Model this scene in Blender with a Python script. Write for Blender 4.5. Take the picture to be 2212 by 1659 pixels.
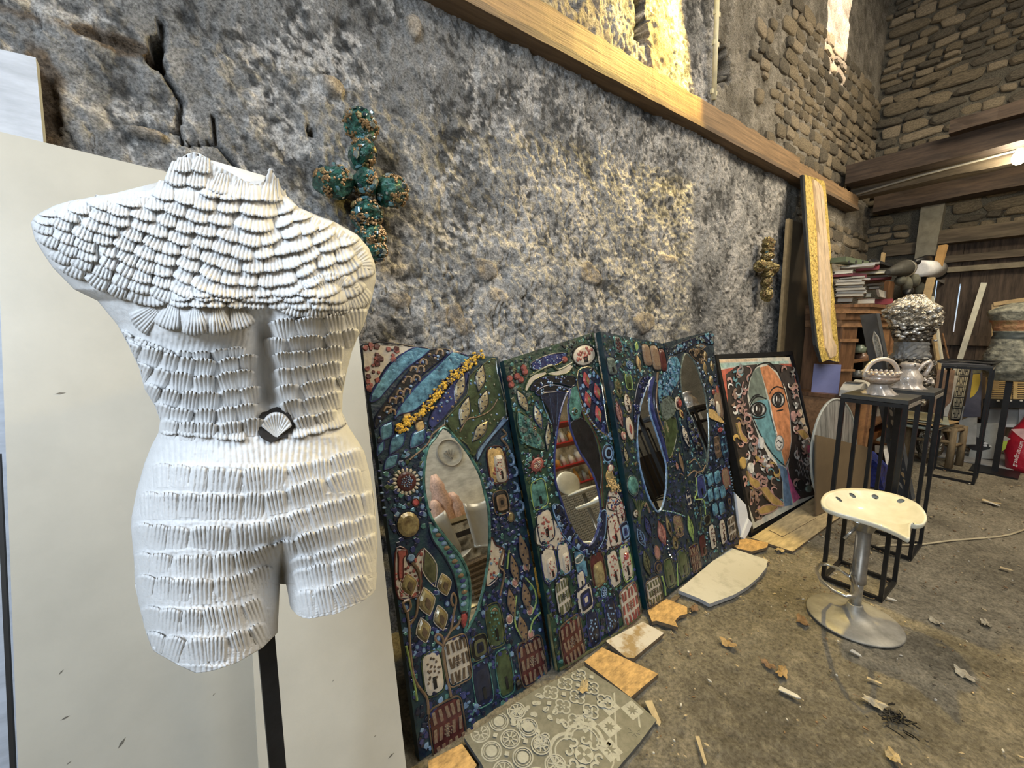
import bpy, bmesh, math, random
import numpy as np
from mathutils import Vector, Matrix
R = random.Random(7)
NR = np.random.RandomState(11)
for o in list(bpy.data.objects): bpy.data.objects.remove(o)
SC = bpy.context.scene
COL = SC.collection

# ---------------------------------------------------------------- camera
W, H = 2212, 1659
FPX, PITCH, YAW, HC = 900.0, math.radians(7.9), math.radians(53.3), 1.45
CAM = np.array([0.0, 0.0, HC])
_fh = np.array([math.cos(YAW), math.sin(YAW), 0.0])
RT = np.array([math.sin(YAW), -math.cos(YAW), 0.0])
FW = _fh * math.cos(PITCH) + np.array([0, 0, -math.sin(PITCH)])
UP = np.cross(RT, FW)
cd = bpy.data.cameras.new('camera'); cam = bpy.data.objects.new('camera', cd); COL.objects.link(cam)
cd.sensor_fit = 'HORIZONTAL'; cd.sensor_width = 36.0; cd.lens = 36.0 * FPX / W; cd.clip_start = 0.02; cd.clip_end = 100
cam.matrix_world = Matrix(((RT[0], UP[0], -FW[0], 0), (RT[1], UP[1], -FW[1], 0), (RT[2], UP[2], -FW[2], HC), (0, 0, 0, 1)))
SC.camera = cam

# ---------------------------------------------------------------- light
SC.view_settings.view_transform = 'Standard'; SC.view_settings.look = 'None'
SC.view_settings.gamma = 1.0; SC.view_settings.exposure = 0.0; SC.view_settings.use_curve_mapping = False
wd = bpy.data.worlds.new('world'); SC.world = wd; wd.use_nodes = True
bg = wd.node_tree.nodes['Background']
sky = wd.node_tree.nodes.new('ShaderNodeTexSky'); sky.sky_type = 'HOSEK_WILKIE'; sky.turbidity = 4.0
sky.sun_direction = (0.3, -0.5, 0.8)
wd.node_tree.links.new(sky.outputs[0], bg.inputs[0]); bg.inputs[1].default_value = 4.0

def light(name, kind, loc, energy, col, target=None, size=None, sizey=None, spot=None, blend=0.5, rad=None, spread=None):
    l = bpy.data.lights.new(name, kind); o = bpy.data.objects.new(name, l); COL.objects.link(o)
    o.location = loc; l.energy = energy; l.color = col
    if kind == 'AREA':
        l.shape = 'RECTANGLE' if sizey else 'SQUARE'; l.size = size
        if sizey: l.size_y = sizey
        if spread: l.spread = math.radians(spread)
    if kind == 'SPOT': l.spot_size = math.radians(spot); l.spot_blend = blend
    if rad is not None and kind in ('POINT', 'SPOT'): l.shadow_soft_size = rad
    if target is not None:
        d = Vector(target) - Vector(loc); o.rotation_euler = d.to_track_quat('-Z', 'Y').to_euler()
    return o
# daylight from the open barn door behind-left of the camera, then two added fills
light('door_daylight', 'AREA', (-1.9, -0.7, 2.9), 145, (0.73, 0.855, 1.0), (0.9, 1.6, 1.3), 1.2, 1.4)
light('overhead_fill', 'AREA', (2.3, -1.9, 5.4), 165, (1.0, 0.95, 0.86), (2.7, 0.9, 0.8), 2.8, 2.0)  # added ambient fill from overhead, not an opening in the building
light('rear_warm_fill', 'AREA', (4.9, -1.0, 4.4), 130, (1.0, 0.84, 0.58), (4.6, 0.9, 1.0), 1.6, 1.6)  # added warm fill for the far end and the torso, no lamps there
light('roof_sun', 'SUN', (0, 0, 9), 30.0, (1.0, 0.80, 0.62), None).data.angle = 0.004

# ---------------------------------------------------------------- pixel geometry
def ray(x, y): return RT * (x - W / 2) / FPX - UP * (y - H / 2) / FPX + FW
def hit(x, y, p0, n):
    d = ray(x, y); n = np.asarray(n, float); t = np.dot(np.asarray(p0, float) - CAM, n) / np.dot(d, n); return CAM + t * d
def fl(x, y, z=0.0): return hit(x, y, (0, 0, z), (0, 0, 1))
def ypl(x, y, Y): return hit(x, y, (0, Y, 0), (0, 1, 0))
def xpl(x, y, X): return hit(x, y, (X, 0, 0), (1, 0, 0))
def proj(p):
    q = np.asarray(p, float) - CAM; d = np.dot(q, FW); return W / 2 + FPX * np.dot(q, RT) / d, H / 2 - FPX * np.dot(q, UP) / d
def fplane(x, y, px, py):
    """point seen at (px, py) on the upright plane through floor point (x, y) that faces the camera"""
    n = np.array([x, y, 0.0]); return hit(px, py, (x, y, 0), n / np.linalg.norm(n))
def unit(v): v = np.asarray(v, float); return v / np.linalg.norm(v)

# ---------------------------------------------------------------- materials
MATS = {}
def sock(n, *names):
    for s in names:
        if s in n.inputs: return n.inputs[s]
def mat(name, col, rough=0.6, metal=0.0, var=0.15, vs=9.0, bump=0.0, bs=60.0, col2=None, coat=0.0, detail=6.0, spec=0.5, ramp=(0.35, 0.65), emit=None, emits=0.0, stretch=None, dist=0.01):
    if name in MATS: return MATS[name]
    m = bpy.data.materials.new(name); m.use_nodes = True; MATS[name] = m
    nt = m.node_tree; N = nt.nodes; L = nt.links; b = N['Principled BSDF']
    b.inputs['Roughness'].default_value = rough; b.inputs['Metallic'].default_value = metal
    s = sock(b, 'Specular IOR Level', 'Specular'); s.default_value = spec
    if coat: sock(b, 'Coat Weight').default_value = coat; sock(b, 'Coat Roughness').default_value = 0.08
    tc = N.new('ShaderNodeTexCoord'); vec = tc.outputs['Object']
    if stretch:
        mp = N.new('ShaderNodeMapping'); mp.inputs['Scale'].default_value = stretch; L.new(vec, mp.inputs[0]); vec = mp.outputs[0]
    c1 = [max(0, c * (1 - var)) for c in col[:3]]; c2 = list(col2[:3]) if col2 else [min(1, c * (1 + var)) for c in col[:3]]
    nz = N.new('ShaderNodeTexNoise'); nz.inputs['Scale'].default_value = vs; nz.inputs['Detail'].default_value = detail; nz.inputs['Roughness'].default_value = 0.65
    L.new(vec, nz.inputs['Vector'])
    rp = N.new('ShaderNodeValToRGB'); rp.color_ramp.elements[0].position = ramp[0]; rp.color_ramp.elements[1].position = ramp[1]
    rp.color_ramp.elements[0].color = (*c1, 1); rp.color_ramp.elements[1].color = (*c2, 1)
    L.new(nz.outputs['Fac'], rp.inputs[0]); L.new(rp.outputs[0], b.inputs['Base Color'])
    if bump:
        n2 = N.new('ShaderNodeTexNoise'); n2.inputs['Scale'].default_value = bs; n2.inputs['Detail'].default_value = 5; L.new(vec, n2.inputs['Vector'])
        bp = N.new('ShaderNodeBump'); bp.inputs['Strength'].default_value = bump; bp.inputs['Distance'].default_value = dist
        L.new(n2.outputs['Fac'], bp.inputs['Height']); L.new(bp.outputs[0], b.inputs['Normal'])
    if emit:
        sock(b, 'Emission Color', 'Emission').default_value = (*emit, 1); b.inputs['Emission Strength'].default_value = emits
    return m
def srgb(r, g, b):
    f = lambda c: c / 12.92 if c <= 0.04045 else ((c + 0.055) / 1.055) ** 2.4
    return (f(r / 255), f(g / 255), f(b / 255))

# ---------------------------------------------------------------- mesh building
class MB:
    def __init__(s): s.v = []; s.f = []; s.m = []
    def add(s, verts, faces, mi=0):
        b = len(s.v); s.v += [tuple(map(float, p)) for p in verts]; s.f += [tuple(b + i for i in f) for f in faces]; s.m += [mi] * len(faces); return s
    def hexa(s, bot, top, mi=0):
        """closed prism between two equal rings"""
        n = len(bot); fs = [tuple(range(n - 1, -1, -1)), tuple(range(n, 2 * n))] + [(i, (i + 1) % n, n + (i + 1) % n, n + i) for i in range(n)]
        return s.add(list(bot) + list(top), fs, mi)
    def box(s, lo, hi, mi=0):
        (a, b, c), (d, e, f) = lo, hi
        return s.hexa([(a, b, c), (d, b, c), (d, e, c), (a, e, c)], [(a, b, f), (d, b, f), (d, e, f), (a, e, f)], mi)
    def obox(s, c, ax, mi=0):
        """box from centre and three half-axis vectors"""
        c = np.asarray(c, float); x, y, z = [np.asarray(a, float) for a in ax]
        q = [c - x - y, c + x - y, c + x + y, c - x + y]
        return s.hexa([p - z for p in q], [p + z for p in q], mi)
    def bar(s, p, q, w, d=None, up=(0, 0, 1), mi=0):
        p = np.asarray(p, float); q = np.asarray(q, float); d = d or w; a = unit(q - p); u = np.asarray(up, float)
        if abs(np.dot(a, u)) > 0.98: u = np.array([1.0, 0, 0])
        x = unit(np.cross(a, u)); y = np.cross(x, a)
        return s.obox((p + q) / 2, (x * w / 2, y * d / 2, (q - p) / 2), mi)
    def tube(s, pts, r, n=8, mi=0, closed=False, flat=None):
        P = [np.asarray(p, float) for p in pts]; k = len(P); vs = []; prev = None
        rr = r if hasattr(r, '__len__') else [r] * k
        for i in range(k):
            t = P[(i + 1) % k] - P[i - 1] if closed else P[min(i + 1, k - 1)] - P[max(i - 1, 0)]
            t = unit(t) if np.linalg.norm(t) > 1e-9 else np.array([0, 0, 1.0])
            if prev is None:
                u = np.array([0, 0, 1.0]) if abs(t[2]) < 0.9 else np.array([1.0, 0, 0])
                prev = unit(np.cross(t, u))
            a = prev - t * np.dot(prev, t); a = unit(a) if np.linalg.norm(a) > 1e-9 else unit(np.cross(t, [0.3, 0.5, 0.8])); prev = a; b = np.cross(t, a)
            for j in range(n):
                an = 2 * math.pi * j / n; vs.append(P[i] + rr[i] * (a * math.cos(an) + b * math.sin(an)))
        fs = []
        for i in range(k if closed else k - 1):
            i2 = (i + 1) % k
            for j in range(n): fs.append((i * n + j, i * n + (j + 1) % n, i2 * n + (j + 1) % n, i2 * n + j))
        if not closed: fs += [tuple(range(n - 1, -1, -1)), tuple((k - 1) * n + j for j in range(n))]
        return s.add(vs, fs, mi)
    def lathe(s, c, prof, n=24, mi=0, ax=(0, 0, 1), sx=1.0, sy=1.0):
        c = np.asarray(c, float); z = unit(ax); x = unit(np.cross(z, [0, 1, 0.01]) if abs(z[1]) < 0.9 else np.cross(z, [1, 0, 0.01])); y = np.cross(z, x)
        if abs(z[2]) > 0.999: x = np.array([1.0, 0, 0]); y = np.array([0, 1.0, 0])
        vs = [c + z * h + (x * sx * math.cos(2 * math.pi * j / n) + y * sy * math.sin(2 * math.pi * j / n)) * r for r, h in prof for j in range(n)]
        k = len(prof); fs = [(i * n + j, i * n + (j + 1) % n, (i + 1) * n + (j + 1) % n, (i + 1) * n + j) for i in range(k - 1) for j in range(n)]
        fs += [tuple(range(n - 1, -1, -1)), tuple((k - 1) * n + j for j in range(n))]
        return s.add(vs, fs, mi)
    def ell(s, c, ax, n=10, m=6, mi=0):
        c = np.asarray(c, float); x, y, z = [np.asarray(a, float) for a in ax]; vs = []
        for i in range(m + 1):
            th = math.pi * (i + 0.02 if i == 0 else i - 0.02 if i == m else i) / m
            for j in range(n):
                ph = 2 * math.pi * j / n; vs.append(c - z * math.cos(th) + math.sin(th) * (x * math.cos(ph) + y * math.sin(ph)))
        fs = [(i * n + j, i * n + (j + 1) % n, (i + 1) * n + (j + 1) % n, (i + 1) * n + j) for i in range(m) for j in range(n)]
        fs += [tuple(range(n - 1, -1, -1)), tuple(m * n + j for j in range(n))]
        return s.add(vs, fs, mi)
    def slab(s, pts, nrm, th, mi=0, inset=0.0, rise=0.0):
        """polygon extruded along nrm by th; an inset and rise give a bevelled, pillowed top"""
        P = [np.asarray(p, float) for p in pts]; n = unit(nrm); k = len(P)
        if sum(np.dot(np.cross(P[i] - P[0], P[(i + 1) % k] - P[0]), n) for i in range(k)) < 0: P = P[::-1]
        T = [p + n * th for p in P]
        if not inset: return s.hexa(P, T, mi)
        c = sum(P) / k; T2 = [p + (c - p) * inset + n * (th + rise) for p in P]
        fs = [tuple(range(k - 1, -1, -1)), tuple(range(2 * k, 3 * k))] + [(i, (i + 1) % k, k + (i + 1) % k, k + i) for i in range(k)] + [(k + i, k + (i + 1) % k, 2 * k + (i + 1) % k, 2 * k + i) for i in range(k)]
        return s.add(P + T + T2, fs, mi)
    def build(s, name, mats, parent=None, smooth=False, **kw):
        return mkobj(name, np.array(s.v, float), s.f, mats, parent, smooth, s.m, **kw)

def wloc(o):
    l = np.zeros(3)
    while o is not None: l = l + np.array(o.location); o = o.parent
    return l
def mkobj(name, V, F, mats, parent=None, smooth=False, mi=None, **kw):
    V = np.asarray(V, float)
    if parent is not None: org = wloc(parent)
    else: org = np.array([(V[:, 0].min() + V[:, 0].max()) / 2, (V[:, 1].min() + V[:, 1].max()) / 2, V[:, 2].min()])
    if kw.pop('origin0', False): org = np.zeros(3)
    me = bpy.data.meshes.new(name); me.from_pydata((V - org).tolist(), [], F if isinstance(F, list) else F.tolist())
    for m in (mats if isinstance(mats, (list, tuple)) else [mats]): me.materials.append(m)
    if mi is not None and max(mi, default=0) > 0: me.polygons.foreach_set('material_index', list(mi))
    if smooth: me.polygons.foreach_set('use_smooth', [True] * len(me.polygons))
    me.update(); o = bpy.data.objects.new(name, me); COL.objects.link(o)
    if parent is not None: o.parent = parent
    else: o.location = org
    tag(o, **kw); return o
def tag(o, label=None, cat=None, group=None, kind=None):
    if label: o['label'] = label
    if cat: o['category'] = cat
    if group: o['group'] = group
    if kind: o['kind'] = kind
    return o
def thing(name, loc, label, cat, group=None):
    o = bpy.data.objects.new(name, None); COL.objects.link(o); o.location = tuple(map(float, loc)); o.empty_display_size = 0.05
    return tag(o, label, cat, group)
def copy_tree(o, loc=None, rz=None, label=None, parent=None):
    c = o.copy(); COL.objects.link(c)
    if parent is not None: c.parent = parent
    if loc is not None: c.location = loc
    if rz is not None: c.rotation_euler = (0, 0, rz)
    if label: c['label'] = label
    for ch in list(o.children): copy_tree(ch, parent=c)
    return c

# ---------------------------------------------------------------- noise
def vn(u, v, s, seed):
    rs = np.random.RandomState(seed); T = rs.rand(256, 256)
    u = np.asarray(u, float) * s + 37.3 * seed % 91; v = np.asarray(v, float) * s + 17.7 * seed % 83
    iu = np.floor(u).astype(int); iv = np.floor(v).astype(int); fu = u - iu; fv = v - iv
    fu = fu * fu * (3 - 2 * fu); fv = fv * fv * (3 - 2 * fv)
    a = T[iu % 256, iv % 256]; b = T[(iu + 1) % 256, iv % 256]; c = T[iu % 256, (iv + 1) % 256]; d = T[(iu + 1) % 256, (iv + 1) % 256]
    return (a * (1 - fu) + b * fu) * (1 - fv) + (c * (1 - fu) + d * fu) * fv - 0.5
def fbm(u, v, s, seed, oc=4, g=0.5):
    r = 0; a = 1.0
    for i in range(oc): r = r + a * vn(u, v, s * 2.03 ** i, seed + i); a *= g
    return r
def grid_faces(nu, nv):
    i = np.arange(nu - 1)[:, None]; j = np.arange(nv - 1)[None, :]
    a = i * nv + j; return np.stack([a, a + nv, a + nv + 1, a + 1], -1).reshape(-1, 4)
def fast_mesh(name, V, F, mats, parent=None, smooth=True, **kw):
    me = bpy.data.meshes.new(name); n = len(F); V = np.asarray(V, np.float32)
    org = wloc(parent) if parent is not None else np.zeros(3)
    me.vertices.add(len(V)); me.vertices.foreach_set('co', (V - org.astype(np.float32)).ravel())
    F = np.asarray(F, np.int32); k = F.shape[1]
    me.loops.add(n * k); me.loops.foreach_set('vertex_index', F.ravel()); me.polygons.add(n)
    me.polygons.foreach_set('loop_start', np.arange(0, n * k, k, dtype=np.int32)); me.polygons.foreach_set('loop_total', np.full(n, k, np.int32))
    for m in (mats if isinstance(mats, (list, tuple)) else [mats]): me.materials.append(m)
    if smooth: me.polygons.foreach_set('use_smooth', np.ones(n, bool))
    me.update(); me.validate(); o = bpy.data.objects.new(name, me); COL.objects.link(o)
    if parent is not None: o.parent = parent
    return tag(o, **kw)
# ================================================================ ROOM
XF, YW, ZC, YR, XN = 7.4, 1.8, 6.5, -3.3, -3.2
def attr_mat(name, rough, bump, bs, var=0.35, vs=90.0, dist=0.006, spec=0.3, vs2=None):
    m = bpy.data.materials.new(name); m.use_nodes = True; nt = m.node_tree; N = nt.nodes; L = nt.links; b = N['Principled BSDF']
    b.inputs['Roughness'].default_value = rough; sock(b, 'Specular IOR Level', 'Specular').default_value = spec
    a = N.new('ShaderNodeAttribute'); a.attribute_name = 'tone'; tc = N.new('ShaderNodeTexCoord')
    nz = N.new('ShaderNodeTexNoise'); nz.inputs['Scale'].default_value = vs; nz.inputs['Detail'].default_value = 8; nz.inputs['Roughness'].default_value = 0.7
    L.new(tc.outputs['Object'], nz.inputs['Vector'])
    rp = N.new('ShaderNodeValToRGB'); rp.color_ramp.elements[0].position = 0.36; rp.color_ramp.elements[1].position = 0.64
    rp.color_ramp.elements[0].color = (1 - var, 1 - var, 1 - var, 1); rp.color_ramp.elements[1].color = (1 + var, 1 + var, 1 + var, 1)
    L.new(nz.outputs['Fac'], rp.inputs[0])
    mx = N.new('ShaderNodeMix'); mx.data_type = 'RGBA'; mx.blend_type = 'MULTIPLY'; mx.inputs[0].default_value = 1.0
    L.new(a.outputs['Color'], mx.inputs[6]); L.new(rp.outputs[0], mx.inputs[7]); L.new(mx.outputs[2], b.inputs['Base Color'])
    n2 = N.new('ShaderNodeTexNoise'); n2.inputs['Scale'].default_value = bs; n2.inputs['Detail'].default_value = 8; n2.inputs['Roughness'].default_value = 0.7; L.new(tc.outputs['Object'], n2.inputs['Vector'])
    bp = N.new('ShaderNodeBump'); bp.inputs['Strength'].default_value = bump; bp.inputs['Distance'].default_value = dist
    L.new(n2.outputs['Fac'], bp.inputs['Height']); L.new(bp.outputs[0], b.inputs['Normal'])
    return m
def set_tone(o, C):
    a = o.data.color_attributes.new('tone', 'FLOAT_COLOR', 'POINT'); n = len(C)
    a.data.foreach_set('color', np.concatenate([np.clip(C, 0, 1), np.ones((n, 1))], 1).astype(np.float32).ravel())
def sstep(a, b, x): t = np.clip((x - a) / (b - a), 0, 1); return t * t * (3 - 2 * t)

# ---- left wall: rough rubble plaster
xs = np.concatenate([np.arange(XN, -0.9, 0.05), np.arange(-0.9, 2.4, 0.0065), 2.4 + np.cumsum(np.linspace(0.007, 0.03, 270))])
xs = xs[xs < XF + 0.05]; xs = np.append(xs, [XF + 0.2, XF + 0.4])
zs = np.concatenate([np.arange(0, 0.9, 0.03), np.arange(0.9, 4.4, 0.0085), np.arange(4.4, ZC + 0.04, 0.03)])
U, V = np.meshgrid(xs, zs, indexing='ij')
wu = U + 0.06 * fbm(U, V, 3, 91); wv = V + 0.06 * fbm(U, V, 3, 95)
big = fbm(wu, wv, 1.3, 3, 3); mid = fbm(wu, wv, 7, 13, 3); sm = fbm(wu, wv, 26, 23, 3); fine = fbm(U, V, 70, 33, 2)
rub = np.abs(fbm(wu, wv, 5.0, 43, 3)); rid = np.abs(fbm(wu, wv, 11.0, 53, 3))
smooth = np.zeros_like(U)
def wpx(x, y): p = ypl(x, y, YW); return p[0], p[2]
def pathmask(pts, w):
    d = np.full(U.shape, 9.0); P = [wpx(*p) for p in pts]
    for (a, b), (c, e) in zip(P[:-1], P[1:]):
        t = np.clip(((U - a) * (c - a) + (V - b) * (e - b)) / ((c - a) ** 2 + (e - b) ** 2), 0, 1)
        d = np.minimum(d, np.hypot(U - a - t * (c - a), V - b - t * (e - b)))
    return 1 - sstep(w * 0.6, w, d + 0.5 * w * mid)
smooth = np.maximum(pathmask([(285, 0), (335, 60), (385, 120), (415, 200)], 0.05), pathmask([(440, 230), (455, 285), (470, 330), (500, 380)], 0.045))
smooth = np.maximum(smooth, pathmask([(120, 120), (190, 190)], 0.05) * 0.6)
rough = 1 - 0.85 * smooth
disp = 0.035 * big + rough * (0.015 * mid + 0.012 * sm + 0.009 * fine) - rough * 0.016 * (1 - sstep(0, 0.07, rid)) * sstep(-0.1, 0.25, big + mid)
crack = np.maximum(pathmask([(345, 40), (350, 95), (335, 125), (370, 180), (392, 215), (385, 270), (395, 310)], 0.010), pathmask([(300, 265), (345, 278), (388, 285), (396, 310), (465, 306), (505, 350), (525, 385)], 0.008))
crack = np.maximum(crack, pathmask([(462, 250), (466, 310)], 0.008))
disp -= 0.03 * crack
def pit(x, y, rx, rz, d, wob=0.5):
    a, c = wpx(x, y); q = np.hypot((U - a) / rx, (V - c) / rz) + wob * (mid + sm); return d * (1 - sstep(0.7, 1.1, q))
holes = pit(338, 112, 0.022, 0.045, 0.12) + pit(338, 128, 0.035, 0.03, 0.12) + pit(1572, 132, 0.17, 0.16, 0.22) + pit(672, 280, 0.02, 0.02, 0.05) + pit(730, 170, 0.05, 0.015, 0.03) + pit(1640, 508, 0.04, 0.012, 0.03)
holes += pit(1630, 625, 0.05, 0.03, 0.03) + pit(1385, 40, 0.05, 0.22, 0.09) + pit(1730, 280, 0.10, 0.07, 0.1) + pit(240, 85, 0.12, 0.012, 0.03) + pit(100, 220, 0.035, 0.10, 0.03)
disp -= holes
upper = sstep(0, 0.04, V - 3.0 - 0.25 * 0 + 0.02 * mid) * sstep(0, 0.05, U - 3.23 + 0.05 * mid)
farz = sstep(0, 0.3, U - 4.55 + 0.3 * mid) * (1 - upper)
disp -= 0.07 * upper + 0.03 * farz * sstep(0, .1, V - 2.0)
# flush stones showing through the plaster
stn = np.zeros_like(U)
for (x, y, rx, rz) in [(722, 188, .05, .04), (1268, 592, .10, .06), (1045, 580, .07, .05), (965, 680, .08, .05), (1385, 695, .12, .06), (1000, 705, .05, .04), (330, 290, .07, .022), (895, 60, .05, .07), (1075, 640, .1, .05), (1440, 560, .12, .04), (860, 650, .06, .03), (1290, 60, .14, .16), (1420, 110, .12, .16), (1200, 40, .12, .12)]:
    a, c = wpx(x, y); q = np.hypot((U - a) / rx, (V - c) / rz) + 0.8 * mid; stn = np.maximum(stn, 1 - sstep(0.8, 1.0, q))
disp = disp * (1 - 0.55 * stn) + stn * 0.014 * (1 + 2 * rid)
white = sstep(0.16, 0.42, fbm(wu, wv, 9, 63, 4) + 0.9 * fbm(U, V, 55, 73, 3) + 0.25 * big) * (1 - smooth)
dark = sstep(0.05, 0.35, -(fbm(wu, wv, 40, 83, 3) + 0.6 * mid))  # dark pits: fine occlusion shade put into the plaster colour
g = 0.235 + 0.10 * big + 0.10 * mid + 0.06 * sm
C = np.stack([g * 1.0, g * 0.965, g * 0.905], -1)
C = C * (1 - 0.62 * dark[..., None] * rough[..., None])
C = C * (1 - 0.75 * white[..., None]) + 0.75 * white[..., None] * np.array([0.52, 0.485, 0.44])
C = C * (1 - 0.7 * stn[..., None]) + 0.7 * stn[..., None] * (np.array([0.30, 0.25, 0.19]) * (1 + 0.6 * mid[..., None]))
left_shade = sstep(0.35, -0.9, U)  # left end darkened: the weaker light there is put into the colour
C = C * (1 - 0.35 * left_shade[..., None])
brown = pit(100, 230, 0.045, 0.2, 1.0) + pit(230, 83, 0.2, 0.03, 1.0); brown = np.clip(brown, 0, 1)[..., None]
C = C * (1 - 0.8 * brown) + 0.8 * brown * np.array([0.10, 0.065, 0.035])
rz = np.maximum(upper, farz)[..., None]
C = C * (1 - 0.65 * rz) + 0.65 * rz * (np.array([0.17, 0.145, 0.105]) * (1 + 0.7 * mid[..., None]))
C[..., :] *= (1 - 0.6 * crack[..., None])
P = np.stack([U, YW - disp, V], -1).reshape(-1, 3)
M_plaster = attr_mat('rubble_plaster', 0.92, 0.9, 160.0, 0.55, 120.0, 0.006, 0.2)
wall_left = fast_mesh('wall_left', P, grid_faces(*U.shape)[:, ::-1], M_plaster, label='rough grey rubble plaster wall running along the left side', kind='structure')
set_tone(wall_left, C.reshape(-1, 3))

# ---- far wall with coursed rubble
ys = np.arange(YR, YW + 0.36, 0.025); zs = np.arange(0, ZC + 0.03, 0.025)
U, V = np.meshgrid(ys, zs, indexing='ij')
d2 = 0.04 * fbm(U, V, 1.5, 5, 3) + 0.02 * fbm(U, V, 9, 15, 3)
door_y0, door_y1, door_z1 = -1.1, 1.09, 2.47
g = 0.12 + 0.05 * fbm(U, V, 6, 25, 4); C = np.stack([g, g * 0.9, g * 0.7], -1)
P = np.stack([XF - d2, U, V], -1)
F = grid_faces(*U.shape); cy = U.ravel()[F].mean(1); cz = V.ravel()[F].mean(1)
F = F[~((cy > door_y0) & (cy < door_y1) & (cz < door_z1))]
wall_far = fast_mesh('wall_far', P.reshape(-1, 3), F, M_plaster, label='far wall of coursed tan rubble stone', kind='structure'); set_tone(wall_far, C.reshape(-1, 3))

# ---- individual stones
M_st = [mat('stone_tan', (0.25, 0.20, 0.13), 0.9, var=.45, vs=14, bump=.6, bs=60, dist=.02), mat('stone_buff', (0.18, 0.145, 0.095), 0.9, var=.45, vs=11, bump=.6, bs=50, dist=.02), mat('stone_grey', (0.13, 0.11, 0.08), 0.9, var=.45, vs=12, bump=.6, bs=50, dist=.02), mat('stone_pale', (0.31, 0.25, 0.17), 0.9, var=.4, vs=10, bump=.6, bs=55, dist=.02)]
def stone_variants(n):
    out = []
    for k in range(n):
        rs = np.random.RandomState(100 + k); m = 10; vs = []
        sq = [np.array([math.copysign(abs(math.cos(t)) ** 0.55, math.cos(t)), math.copysign(abs(math.sin(t)) ** 0.55, math.sin(t))]) * (1 + 0.26 * (rs.rand() - .5)) for t in [2 * math.pi * (i + 0.3 * rs.rand()) / m for i in range(m)]]
        for sc, h in ((1.0, -0.6), (1.0, 0.35), (0.78, 0.85)):
            for q in sq: vs.append((q[0] * sc * .5, q[1] * sc * .5, h + (0.22 * rs.rand() if h > 0 else 0)))
        vs.append((0.1 * rs.randn() * .5, 0.1 * rs.randn() * .5, 1.0 + .1 * rs.rand()))
        fs = [(r * m + i, r * m + (i + 1) % m, (r + 1) * m + (i + 1) % m, (r + 1) * m + i) for r in (0, 1) for i in range(m)] + [(2 * m + i, 2 * m + (i + 1) % m, 3 * m) for i in range(m)]
        me = bpy.data.meshes.new('stone'); me.from_pydata(vs, [], fs); me.materials.append(M_st[k % 4]); me.polygons.foreach_set('use_smooth', [k % 3 == 0] * len(fs)); me.update(); out.append(me)
    return out
SV = stone_variants(16)
def lay_stones(parent, org, ud, vd, nd, u0, u1, v0, v1, hrow, asp, depth, seed, skip=None, gap=0.008, cap=290):
    rr = random.Random(seed); org, ud, vd, nd = [np.array(a, float) for a in (org, ud, vd, nd)]; pl = wloc(parent); n = 0; v = v0
    while v < v1 and n < cap:
        h = hrow * rr.uniform(0.6, 1.5); u = u0 + rr.uniform(-0.1, 0.05)
        while u < u1 and n < cap:
            hh = h * rr.uniform(0.75, 1.05); w = hh * rr.uniform(asp * 0.55, asp * 1.6)
            cu, cv = u + w / 2, v + h / 2 + rr.uniform(-.12, .12) * h; u += w + gap * rr.uniform(.5, 2)
            if skip and skip(cu, cv, w, hh): continue
            o = bpy.data.objects.new('stone', rr.choice(SV)); COL.objects.link(o); o.parent = parent
            a = rr.uniform(-.10, .10); d = depth * rr.uniform(.6, 1.5)
            x = (ud * math.cos(a) + vd * math.sin(a)) * (w if rr.random() < .5 else -w); y = (-ud * math.sin(a) + vd * math.cos(a)) * hh; z = nd * d
            p = org + ud * cu + vd * cv - pl
            o.matrix_local = Matrix(((x[0], y[0], z[0], p[0]), (x[1], y[1], z[1], p[1]), (x[2], y[2], z[2], p[2]), (0, 0, 0, 1))); n += 1
        v += h + gap
    return n
def seen(p, m=40):
    if np.dot(np.asarray(p) - CAM, FW) < .2: return False
    q = proj(p); return -m < q[0] < W + m and -m < q[1] < H + m
lay_stones(wall_far, (XF - .01, 0, 0), (0, -1, 0), (0, 0, 1), (-1, 0, 0), -1.8, -0.2, 2.5, 5.75, 0.095, 2.4, 0.035, 3, lambda u, v, w, h: not seen((XF, -u, v)) or (2.5 < v < 2.95 and -1.33 < u < -1.1) or v > 5.6)
lay_stones(wall_left, (0, YW + .062, 0), (1, 0, 0), (0, 0, 1), (0, -1, 0), 3.9, 7.35, 3.08, 5.4, 0.105, 1.7, 0.02, 5, lambda u, v, w, h: not seen((u, YW, v)) or (u < 4.6 and (math.sin(u * 41.3 + v * 17) > (u - 4.2) * 2.2)), 0.006, 215)
lay_stones(wall_left, (0, YW + .03, 0), (1, 0, 0), (0, 0, 1), (0, -1, 0), 4.95, 7.35, 1.9, 2.82, 0.10, 1.6, 0.022, 6, lambda u, v, w, h: not seen((u, YW, v)), 0.006, 80)

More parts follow.
